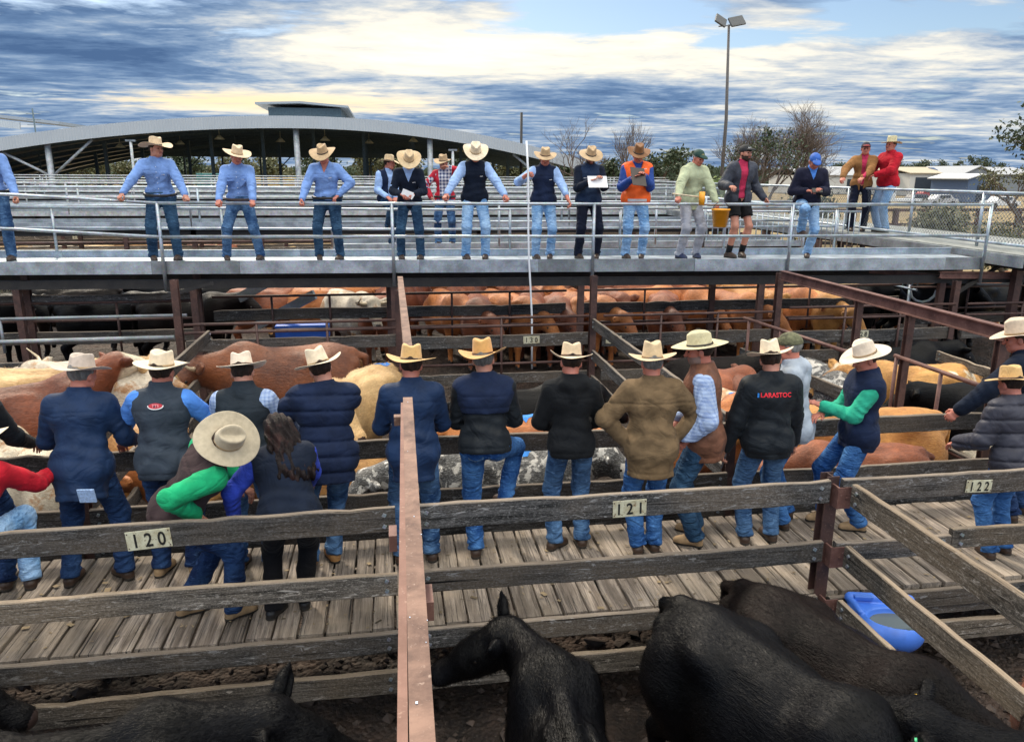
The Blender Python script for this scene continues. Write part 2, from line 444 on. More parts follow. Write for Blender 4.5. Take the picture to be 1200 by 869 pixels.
def felt(name, c, stain=(0.2, 0.13, 0.07), amt=0.3, weave=0.0):
    def fn(t, b):
        co, r = shiftco(t, 9.0)
        n = noise(t, co, 9.0, 5, 0.65); n2 = noise(t, co, 28.0, 4, 0.6)
        cc = mixc(t, ramp(t, n2, [(0.35, 0.0), (0.7, 1.0)]), tuple(x * 0.86 for x in c), tuple(min(1, x * 1.1) for x in c))
        cc = mixc(t, ramp(t, n, [(0.56, 0.0), (0.74, amt)]), cc, stain)
        setc(t, b, cc); b.inputs['Roughness'].default_value = 0.9; b.inputs['Sheen Weight'].default_value = 0.2; b.inputs['Specular IOR Level'].default_value = 0.2
        if weave:
            w = t.nodes.new('ShaderNodeTexWave'); w.inputs['Scale'].default_value = 60; w.inputs['Distortion'].default_value = 2; t.links.new(co, w.inputs['Vector'])
            bump(t, b, mth(t, 'ADD', w.outputs['Fac'], n2), weave, 0.004)
        else: bump(t, b, n2, 0.15, 0.006)
    return mat(name, fn)

def skin_fn(c):
    def fn(t, b):
        co, r = shiftco(t, 9.0)
        n = noise(t, co, 18.0, 4, 0.6)
        setc(t, b, mixc(t, n, tuple(x * 0.85 for x in c), (c[0] * 1.12, c[1] * 0.92, c[2] * 0.88)))
        b.inputs['Roughness'].default_value = 0.5; b.inputs['Subsurface Weight'].default_value = 0.08
        b.inputs['Subsurface Radius'].default_value = (0.02, 0.008, 0.004); b.inputs['Subsurface Scale'].default_value = 0.5
    return fn
SKIN = mat('weathered_skin', skin_fn((0.50, 0.245, 0.17)))
SKIN_R = mat('sunburnt_skin', skin_fn((0.52, 0.20, 0.14)))
LIP = plain('lip_skin', (0.33, 0.10, 0.08), 0.5)
STUBBLE = plain('grey_stubble', (0.26, 0.17, 0.14), 0.8)
BEARD = plain('dark_beard_hair', (0.03, 0.018, 0.012), 0.9)
EYE = plain('eye_dark', (0.02, 0.015, 0.012), 0.2, var=0)
def hair_fn(c, c2):
    def fn(t, b):
        co, r = shiftco(t, 9.0)
        n = noise(t, mapping(t, co, (60, 60, 7)), 1.0, 5, 0.7, 0.8)
        n2 = noise(t, mapping(t, co, (14, 14, 4)), 1.0, 3, 0.6, 0.6)
        cc = mixc(t, ramp(t, n, [(0.3, 0.0), (0.7, 1.0)]), tuple(x * 0.45 for x in c), c)
        cc = mixc(t, ramp(t, n2, [(0.5, 0.0), (0.72, 0.7)]), cc, c2)
        setc(t, b, cc); b.inputs['Roughness'].default_value = 0.55; b.inputs['Specular IOR Level'].default_value = 0.25
        bump(t, b, mth(t, 'ADD', n, n2), 0.8, 0.02)
    return fn
HAIR_G = mat('grey_hair', hair_fn((0.20, 0.19, 0.18), (0.4, 0.39, 0.37)))
HAIR_D = mat('dark_brown_hair', hair_fn((0.035, 0.02, 0.014), (0.09, 0.045, 0.03)))
HAIR_W = mat('long_brown_hair', hair_fn((0.012, 0.006, 0.006), (0.06, 0.024, 0.020)))
LEATHER_B = plain('dark_brown_leather', (0.05, 0.028, 0.018), 0.5, bs=0.3, sc=20)
LEATHER_K = plain('black_leather', (0.014, 0.013, 0.013), 0.4, bs=0.3, sc=20)
SUEDE = plain('tan_suede', (0.30, 0.20, 0.11), 0.9, bs=0.3, sc=20)
BOOT_TAN = plain('orange_tan_leather', (0.36, 0.18, 0.06), 0.7, bs=0.3, sc=20)
SOLE = plain('rubber_sole', (0.03, 0.025, 0.02), 0.8)
WHITE = plain('white_paper', (0.75, 0.76, 0.78), 0.7, var=0.05)
BLUEP = plain('printed_blue_paper', (0.35, 0.5, 0.8), 0.7, var=0.3, sc=60)
STITCH = plain('faded_denim_seam', (0.12, 0.20, 0.30), 0.8, var=.5, sc=60)
def plate_fn(t, b):
    co, r = shiftco(t, 5.0)
    n = noise(t, co, 14.0, 6, 0.7); e = noise(t, co, 45.0, 4, 0.7)
    c = mixc(t, ramp(t, n, [(0.44, 0.0), (0.66, 0.85)]), (0.56, 0.54, 0.40), (0.34, 0.28, 0.16))
    c = mixc(t, ramp(t, e, [(0.58, 0.0), (0.66, 0.9)]), c, (0.16, 0.09, 0.045))
    setc(t, b, c); b.inputs['Roughness'].default_value = 0.45
PLATE = mat('yellowed_enamel_plate', plate_fn)
INK = plain('black_enamel', (0.012, 0.012, 0.012), 0.5, var=0)
# ------------------------------------------------------------------ implicit-surface modeller (smooth unions meshed by surface nets)
def v3(*a): return np.array(a, np.float32)
def unit(a):
    a = np.asarray(a, np.float64); n = np.linalg.norm(a)
    return a / n if n > 1e-9 else a
def rotm(ax, deg):
    c, s = math.cos(R(deg)), math.sin(R(deg))
    if ax == 'x': return np.array([[1, 0, 0], [0, c, -s], [0, s, c]])
    if ax == 'y': return np.array([[c, 0, s], [0, 1, 0], [-s, 0, c]])
    return np.array([[c, -s, 0], [s, c, 0], [0, 0, 1]])

class Field:
    def __init__(s, lo, hi, h):
        s.h = h; s.lo = np.asarray(lo, float)
        n = np.ceil((np.asarray(hi) - s.lo) / h).astype(int) + 1
        s.ax = [(s.lo[i] + h * np.arange(n[i])).astype(np.float32) for i in range(3)]
        s.F = np.full(n, 1.0, np.float32)
    def blk(s, lo, hi):
        sl = []
        for i in range(3):
            a = max(0, int(math.floor((lo[i] - s.lo[i]) / s.h))); b = min(len(s.ax[i]), int(math.ceil((hi[i] - s.lo[i]) / s.h)) + 1)
            if b <= a: return None
            sl.append(slice(a, b))
        return tuple(sl)
    def grid(s, sl=None):
        if sl is None: sl = (slice(None),) * 3
        return s.ax[0][sl[0]][:, None, None], s.ax[1][sl[1]][None, :, None], s.ax[2][sl[2]][None, None, :]
    def put(s, sl, d, k, sub=False):
        a = s.F[sl]
        if sub:
            d = -d
            if k <= 0: s.F[sl] = np.maximum(a, d)
            else:
                hh = np.maximum(k - np.abs(a - d), 0) / k; s.F[sl] = np.maximum(a, d) + hh * hh * k * 0.25
        else:
            if k <= 0: s.F[sl] = np.minimum(a, d)
            else:
                hh = np.maximum(k - np.abs(a - d), 0) / k; s.F[sl] = np.minimum(a, d) - hh * hh * k * 0.25
    def cone(s, a, b, ra, rb, k=0.02, flat=None, folds=None, sub=False):
        a = np.asarray(a, float); b = np.asarray(b, float); rm = max(ra, rb); m = rm * (max(1, flat[1]) if flat else 1) + k + 0.04
        sl = s.blk(np.minimum(a, b) - m, np.maximum(a, b) + m)
        if sl is None: return
        X, Y, Z = s.grid(sl); X = X - a[0]; Y = Y - a[1]; Z = Z - a[2]; d = b - a
        if flat:
            n = unit(flat[0]); q = (X * n[0] + Y * n[1] + Z * n[2]) * (1 / flat[1] - 1)
            X = X + q * n[0]; Y = Y + q * n[1]; Z = Z + q * n[2]
            dn = d.dot(n) * (1 / flat[1] - 1); d = d + n * dn
        dd = max(1e-9, d.dot(d))
        t = np.clip((X * d[0] + Y * d[1] + Z * d[2]) / dd, 0, 1)
        r = np.sqrt((X - t * d[0]) ** 2 + (Y - t * d[1]) ** 2 + (Z - t * d[2]) ** 2) - (ra + (rb - ra) * t)
        if folds:
            amp, n_, t0, t1, ph = folds
            w = np.clip((t - t0) / max(1e-3, (t1 - t0)), 0, 1) if t1 > t0 else np.clip((t0 - t) / max(1e-3, t0 - t1), 0, 1)
            r = r + amp * w * np.sin(6.283 * (t * n_ + ph) + 16 * X + 19 * Y + 1.6 * np.sin(31 * X - 23 * Z + 5 * ph)) * (.55 + .45 * np.sin(27 * Y + 21 * X + 9 * ph))
        if flat: r = r * min(1, flat[1])
        s.put(sl, r.astype(np.float32), k, sub)
    def ell(s, c, r, M=None, k=0.02, sub=False):
        c = np.asarray(c, float); r = np.asarray(r, float); m = r.max() + k + 0.02
        sl = s.blk(c - m, c + m)
        if sl is None: return
        X, Y, Z = s.grid(sl); X = X - c[0]; Y = Y - c[1]; Z = Z - c[2]
        if M is not None:
            M = np.asarray(M)   # columns are the ellipsoid axes
            X, Y, Z = (X * M[0, i] + Y * M[1, i] + Z * M[2, i] for i in range(3))
        k0 = np.sqrt((X / r[0]) ** 2 + (Y / r[1]) ** 2 + (Z / r[2]) ** 2) + 1e-6
        k1 = np.sqrt((X / r[0] ** 2) ** 2 + (Y / r[1] ** 2) ** 2 + (Z / r[2] ** 2) ** 2) + 1e-6
        s.put(sl, (k0 * (k0 - 1) / k1).astype(np.float32), k, sub)
    def cut(s, n, p):
        n = unit(n); X, Y, Z = s.grid()
        s.F = np.maximum(s.F, (X * n[0] + Y * n[1] + Z * n[2] - np.dot(n, p)).astype(np.float32))
    def wrinkle(s, amp, fr=22.0, seed=0, ridge=False):
        r_ = np.random.RandomState(seed); X, Y, Z = s.grid()
        for i in range(3):
            a = r_.randn(3); a = a / np.linalg.norm(a) * fr * (0.7 + 0.5 * i); b = r_.randn(3); b = b / np.linalg.norm(b) * fr * 0.6; ph = r_.rand(2) * 6
            w_ = np.sin(a[0] * X + a[1] * Y + a[2] * Z + ph[0] + 1.9 * np.sin(b[0] * X + b[1] * Y + b[2] * Z + ph[1]))
            s.F += (amp / (1 + 0.5 * i) * (1.6 - 2.4 * np.sqrt(np.abs(w_) + .02)) * (-1 if ridge else 0) + (0 if ridge else amp / (1 + .6 * i)) * w_).astype(np.float32)
    def mesh(s):
        F = s.F; F[0] = 1; F[-1] = 1; F[:, 0] = 1; F[:, -1] = 1; F[:, :, 0] = 1; F[:, :, -1] = 1
        I = F < 0; n = F.shape
        c = np.zeros((n[0] - 1, n[1] - 1, n[2] - 1), np.uint8)
        for dx in (0, 1):
            for dy in (0, 1):
                for dz in (0, 1):
                    c += I[dx:n[0] - 1 + dx, dy:n[1] - 1 + dy, dz:n[2] - 1 + dz]
        mix = (c > 0) & (c < 8)
        idx = np.argwhere(mix)
        if not len(idx): return np.zeros((0, 3), np.float32), np.zeros((0, 4), np.int32)
        vid = np.full(mix.shape, -1, np.int32); vid[mix] = np.arange(len(idx))
        i, j, k = idx.T
        cv = {}
        for dx in (0, 1):
            for dy in (0, 1):
                for dz in (0, 1): cv[dx, dy, dz] = F[i + dx, j + dy, k + dz]
        acc = np.zeros((len(idx), 3)); cnt = np.zeros(len(idx))
        for a in cv:
            for ax in range(3):
                if a[ax] == 1: continue
                b = list(a); b[ax] = 1; fa = cv[a]; fb = cv[tuple(b)]
                m = (fa < 0) != (fb < 0); t = fa / np.where(np.abs(fa - fb) < 1e-12, 1, fa - fb)
                p = np.tile(np.array(a, float), (len(idx), 1)); p[:, ax] = t
                acc[m] += p[m]; cnt[m] += 1
        V = (idx + acc / cnt[:, None]) * s.h + s.lo
        Q = []
        for ax in range(3):
            o = [q for q in range(3) if q != ax]
            A = I[tuple(slice(0, -1) if q == ax else slice(1, -1) for q in range(3))]
            B = I[tuple(slice(1, None) if q == ax else slice(1, -1) for q in range(3))]
            e = np.argwhere(A != B)
            if not len(e): continue
            base = e.copy(); base[:, o[0]] += 1; base[:, o[1]] += 1
            sg = A[tuple(e.T)]
            def g(d0, d1):
                q = base.copy(); q[:, o[0]] += d0; q[:, o[1]] += d1
                return vid[tuple(q.T)]
            q = np.stack([g(-1, -1), g(0, -1), g(0, 0), g(-1, 0)], 1)
            flip = sg if ax != 1 else ~sg
            q[~flip] = q[~flip][:, ::-1]
            Q.append(q)
        Q = np.concatenate(Q)
        Q = Q[(Q >= 0).all(1)]
        return V.astype(np.float32), Q

def xf(V, M, t): return (V @ np.asarray(M, np.float32).T + np.asarray(t, np.float32)).astype(np.float32)
def joinm(parts):
    """[(V,Q,mi)] -> V,Q,mats"""
    Vs, Qs, Ms = [], [], []; n = 0
    for V, Q, m in parts:
        if not len(V): continue
        Vs.append(V); Qs.append(Q + n); n += len(V)
        Ms.append(np.full(len(Q), m) if np.isscalar(m) else m)
    return np.concatenate(Vs), np.concatenate(Qs), np.concatenate(Ms)
def centers(V, Q): return V[Q].mean(1)

# ------------------------------------------------------------------ canonical head, hair, hands, boots
def make_head():
    f = Field((-.1, -.13, -.16), (.1, .14, .13), 0.0055)
    f.ell((0, -.012, .028), (.075, .096, .086), k=.03)
    f.ell((0, .028, -.035), (.058, .060, .082), k=.03)
    f.ell((0, .046, -.080), (.036, .038, .028), k=.03)
    for s in (-1, 1):
        f.ell((s * .036, .060, -.022), (.022, .024, .024), k=.02)
        f.ell((s * .077, -.006, -.010), (.010, .021, .032), k=.008)
        f.ell((s * .040, .020, -.07), (.022, .035, .022), k=.03)
    f.cone((-.032, .080, .022), (.032, .080, .022), .011, .011, k=.015)
    for s in (-1, 1): f.ell((s * .030, .095, .005), (.016, .018, .011), k=.012, sub=True)
    f.cone((0, .084, .014), (0, .106, -.026), .009, .0145, k=.012)
    f.cone((-.018, .086, -.055), (.018, .086, -.055), .008, .008, k=.008)
    f.cone((-.022, .096, -.056), (.022, .096, -.056), .0035, .0035, k=.002, sub=True)
    f.cone((0, -.02, -.03), (0, -.04, -.15), .056, .054, k=.03)
    return f.mesh()
HEAD = make_head()
_hc = centers(*HEAD)
HEAD_LIP = ((np.abs(_hc[:, 0]) < .026) & (np.abs(_hc[:, 2] + .056) < .011) & (_hc[:, 1] > .078))
HEAD_JAW = (_hc[:, 2] < -.035 + 0.25 * np.maximum(0, .03 - _hc[:, 1])) & (_hc[:, 1] > .0) & (_hc[:, 2] > -.125)
def make_hair(kind):
    f = Field((-.19, -.30, -.50), (.19, .13, .16), 0.007)
    if kind == 'short':
        f.ell((0, -.016, .026), (.083, .100, .094), k=0)
        f.cut((0, .766, -.643), (0, .066, .07))
        f.wrinkle(.002, 90, 3)
    else:   # long, falling over the shoulders
        f.ell((0, -.018, .028), (.092, .110, .100), k=0)
        f.cut((0, .9, -.44), (0, .066, .07))
        f.cone((-.035, -.060, -.02), (-.075, -.175, -.33), .078, .070, k=.05, flat=((0, 1, 0), .75))
        f.cone((.035, -.060, -.02), (.090, -.175, -.37), .078, .062, k=.05, flat=((0, 1, 0), .75))
        f.cone((0, -.075, -.02), (.0, -.205, -.37), .075, .060, k=.05, flat=((0, 1, 0), .7))
        X, Y, Z = f.grid()
        f.F += (.007 * np.sin(85 * X + 3 * np.sin(18 * Z) + 9 * Y) * np.clip(-Z * 6 + .4, 0, 1)).astype(np.float32)
        f.F += (.006 * np.sin(140 * X + 4 * np.sin(11 * Z + 1))).astype(np.float32)
    return f.mesh()
HAIR = {k: make_hair(k) for k in ('short', 'long')}

def make_hand(curl, thumb):
    f = Field((-.09, -.03, -.11), (.06, .20, .04), 0.0042)
    f.cone((0, -.02, 0), (0, .02, 0), .026, .029, k=.01, flat=((0, 0, 1), .72))
    f.cone((-.004, .02, 0), (0, .075, 0), .030, .036, k=.02, flat=((0, 0, 1), .40))
    f.cone((-.030, .078, 0), (.029, .074, 0), .0125, .0115, k=.01)
    for bx, ln, by in ((-.030, .075, .080), (-.010, .083, .084), (.010, .077, .082), (.029, .060, .074)):
        p = np.array([bx, by, 0.]); a = 0
        for q, (fr, cu) in enumerate(zip((.44, .32, .26), curl)):
            a += cu; d = np.array([0, math.cos(R(a)), -math.sin(R(a))]); e = p + d * ln * fr
            f.cone(p, e, .0098 - .0010 * q, .0092 - .0012 * q, k=.003); p = e
    p = np.array([-.026, .022, -.004])
    for e, r0, r1 in zip(thumb, (.013, .0115, .010), (.0115, .010, .0085)):
        f.cone(p, e, r0, r1, k=.006); p = np.array(e)
    return f.mesh()
HANDS = {'relax': make_hand((18, 28, 20), ((-.048, .050, -.014), (-.054, .078, -.026))),
         'grip': make_hand((48, 62, 45), ((-.046, .044, -.024), (-.034, .068, -.046))),
         'flat': make_hand((4, 8, 5), ((-.052, .048, -.006), (-.066, .076, -.010))),
         'rest': make_hand((32, 40, 25), ((-.050, .050, -.012), (-.052, .080, -.022)))}

def make_boot(kind='boot'):
    f = Field((-.07, -.11, -.095), (.07, .20, .17), 0.0065)
    f.cone((0, -.035, -.045), (0, .125, -.058), .044, .035, k=.03, flat=((0, 0, 1), .9))
    f.cone((0, .0, -.015), (0, .09, -.050), .043, .036, k=.03)
    if kind == 'boot': f.cone((0, -.008, -.015), (0, -.004, .035), .040, .040, k=.015)
    else: f.cone((0, -.010, -.02), (0, -.006, .010), .040, .040, k=.015)
    f.cone((0, -.042, -.075), (0, -.030, -.075), .040, .038, k=.004)
    f.cone((0, .06, -.080), (0, .125, -.080), .040, .036, k=.004)
    f.cut((0, 0, -1), (0, 0, -.083))
    V, Q = f.mesh(); c = centers(V, Q)
    return V, Q, np.where(c[:, 2] < -.064, 1, 0)
BOOTS = {k: make_boot(k) for k in ('boot', 'shoe')}
E1 = Field((-.05, .05, -.02), (.05, .1, .03), .004); E1.ell((-.030, .076, .006), (.013, .012, .0085), k=0); E1.ell((.030, .076, .006), (.013, .012, .0085), k=0); EYES = E1.mesh()

# ------------------------------------------------------------------ hats and caps
def hat_mesh(br=.102, ch=.118, curl=.035, dip=.012, crease=.032, pinch=.10, taper=.16, seed=0, asym=0.0, rx=.080, ry=.097):
    n = 56; rr = random.Random(seed); ph = rr.random() * 6; warp = 0.011
    th = np.arange(n) * 2 * math.pi / n; S, C = np.sin(th), np.cos(th)
    rings = []
    for u in np.linspace(1.0, 0, 9):       # brim edge inwards to the crown foot
        x = (rx + br * u * .98) * S; y = (ry + br * u * (1.0 + .06 * np.abs(C))) * C
        z = (curl * (1 + asym * np.sign(S))) * (u ** 1.9) * np.abs(S) ** 2.2 * (1.0 - .25 * np.clip(C, 0, 1)) - dip * (u ** 1.6) * np.abs(C) ** 2.0 + warp * u * np.sin(2 * th + ph) + .4 * warp * u * np.sin(3 * th + 2 * ph)
        rings.append((x, y, z))
    def top(x, y):
        q = (y / ry)
        return ch * (1 + .04 * q) - crease * np.exp(-(x / .030) ** 2) * np.clip(1 - (q * .95) ** 4, 0, 1) - .010 * np.clip(q, 0, 1) ** 2
    for u in (0.0, .04, .18, .36, .55, .72, .86, .95):
        s_ = 1 - taper * u
        pf = 1 - pinch * np.exp(-((np.abs(np.mod(th + math.pi, 2 * math.pi) - math.pi) - .62) / .30) ** 2) * u ** 1.4
        x = rx * s_ * S * pf; y = ry * (1 - .6 * taper * u) * C * (1 - .3 * (1 - pf))
        zt = top(x, y); edge = 0.97
        rings.append((x, y, zt * u * edge if u < .95 else zt * .95))
    bx, by, _ = rings[-1]
    for v in (.90, .74, .55, .35, .15):
        x = bx * v; y = by * v
        rings.append((x, y, top(x, y) + (.004 if v > .7 else 0)))
    V = np.concatenate([np.stack(r, 1) for r in rings]); m = len(rings)
    V = np.concatenate([V, [[0, 0, float(top(np.array(0.), np.array(0.)))]]])
    Q = [(i * n + k, i * n + (k + 1) % n, (i + 1) * n + (k + 1) % n, (i + 1) * n + k) for i in range(m - 1) for k in range(n)]
    T = [((m - 1) * n + k, (m - 1) * n + (k + 1) % n, m * n) for k in range(n)]
    B = []      # band
    for u in (.005, .125):
        s_ = 1 - taper * u
        B.append(np.stack([(rx * s_ + .0035) * S, (ry * (1 - .6 * taper * u) + .0035) * C, np.full(n, ch * u + .003)], 1))
    BV = np.concatenate(B + [B[1] * [.97, .97, 1], B[0] * [.97, .97, 1]])
    BQ = [(i * n + k, i * n + (k + 1) % n, ((i + 1) % 4) * n + (k + 1) % n, ((i + 1) % 4) * n + k) for i in range(4) for k in range(n)]
    return V, Q, T, BV, BQ

def add_hat(parent, Mh, ph, h, spec):
    kind = spec[0]
    M = Matrix([list(map(float, r)) for r in Mh]).to_4x4()
    if kind == 'cap':
        _, m, brimm, word, wordm = (list(spec) + [None] * 5)[:5]
        f = Field((-.11, -.13, -.02), (.11, .22, .15), .0055)
        f.ell((0, -.014, .030), (.086, .106, .098), k=0)
        f.cut((0, 0, -1), (0, 0, .030))
        f.wrinkle(.0012, 60, 5)
        g = Field((-.11, -.02, -.02), (.11, .22, .09), .005)
        g.ell((0, .090, .052), (.068, .086, .030), k=0); g.ell((0, .085, .034), (.075, .092, .036), k=0, sub=True)
        g.cut((0, -1, 0), (0, .070, 0)); g.cut((0, 0, -1), (0, 0, .022))
        V, Q = f.mesh()
        o = link('cap', mesh_np('cap', V * h, Q), parent, m)
        o.matrix_local = Matrix.Translation(Vector(ph)) @ M
        V2, Q2 = g.mesh()
        p = link('peak', mesh_np('peak', V2 * h, Q2), o, brimm or m)
        if word:
            decal(word, wordm, .036 * h, (V * h, Q), o, Vector((0, .3, .078 * h)), Vector((0, -1, 0)), Vector((-1, 0, 0)), Vector((0, 0, 1)), name='lettering')
        return o
    _, m, bandm, kw = spec
    kw = dict(kw); kw['curl'] = kw.get('curl', .035) * .78; kw['seed'] = NP[0]; _r = random.Random(NP[0] * 7); kw['ch'] = kw.get('ch', .118) * _r.uniform(.90, 1.08); kw['taper'] = _r.uniform(.10, .24); kw['pinch'] = kw.get('pinch', .10) * _r.uniform(.5, 1.5); kw['dip'] = _r.uniform(.002, .028); kw['asym'] = kw.get('asym', 0) + _r.uniform(-.25, .25); V, Q, T, BV, BQ = hat_mesh(**kw)
    o = link('hat', mesh_np('hat', V * h, [np.array(Q), np.array(T)]), parent, m)
    md = o.modifiers.new('thickness', 'SOLIDIFY'); md.thickness = .0045; md.offset = 0
    md2 = o.modifiers.new('smooth', 'SUBSURF'); md2.levels = 1; md2.render_levels = 1
    o.matrix_local = Matrix.Translation(Vector(ph)) @ M @ Matrix.Translation(Vector((0, -.008, .044)) * h)
    if bandm: link('band', mesh_np('band', BV * h, np.array(BQ)), o, bandm)
    return o

def text_mesh(s, size, res=3, bold=0.0):
    cu = D.curves.new('t', 'FONT'); cu.body = s; cu.size = size; cu.align_x = 'CENTER'; cu.align_y = 'CENTER'; cu.resolution_u = res; cu.offset = bold
    o = D.objects.new('t', cu); COL.objects.link(o)
    dg = bpy.context.evaluated_depsgraph_get()
    me = D.meshes.new_from_object(o.evaluated_get(dg)); D.objects.remove(o); D.curves.remove(cu)
    V = [v.co.copy() for v in me.vertices]; F = [tuple(p.vertices) for p in me.polygons]
    D.meshes.remove(me)
    return V, F

def decal(shape, m, size, target, parent, origin, ray, ux, uy, name='emblem', off=.0035, stretch=1.0):
    """lay a flat shape (text or (V,F)) onto a mesh target=(V,Q) by casting it along ray"""
    if isinstance(shape, str): V, F = text_mesh(shape, size, bold=size * .02)
    else: V, F = shape
    bv = BVHTree.FromPolygons([Vector(map(float, v)) for v in target[0]], [tuple(map(int, q)) for q in target[1]])
    out = []; last = None
    for v in V:
        p = origin + ux * (v[0] * stretch) + uy * v[1]
        hit = bv.ray_cast(p, ray, 2.0)
        if hit[0] is not None: last = hit[0] - ray * off
        elif last is None: last = p
        q = p + ray * (last - p).dot(ray)
        out.append(q)
    me = D.meshes.new(name); me.from_pydata(out, [], F); me.update()
    return link(name, me, parent, m)

def ellipse_shape(a, b, n=28, ring=None, arc=None):
    if ring is None:
        return [Vector((a * math.cos(2 * math.pi * i / n), b * math.sin(2 * math.pi * i / n), 0)) for i in range(n)], [tuple(range(n))]
    a0, a1 = arc; V = []; F = []
    for i in range(n + 1):
        t = R(a0 + (a1 - a0) * i / n)
        V += [Vector((a * math.cos(t), b * math.sin(t), 0)), Vector(((a + ring) * math.cos(t), (b + ring) * math.sin(t), 0))]
        if i: F.append((2 * i - 2, 2 * i - 1, 2 * i + 1, 2 * i))
    return V, F

# ------------------------------------------------------------------ people
def ik(a, c, l1, l2, pole):
    a = np.asarray(a, float); c = np.asarray(c, float); d = c - a; L_ = np.linalg.norm(d); mx = (l1 + l2) * .998
    if L_ > mx: c = a + d / L_ * mx; d = c - a; L_ = mx
    L_ = max(L_, abs(l1 - l2) + .02)
    x = (l1 * l1 - l2 * l2 + L_ * L_) / (2 * L_); hgt = math.sqrt(max(0, l1 * l1 - x * x)); u = unit(d)
    p = np.asarray(pole, float); p = unit(p - u * p.dot(u))
    return a + u * x + p * hgt, c

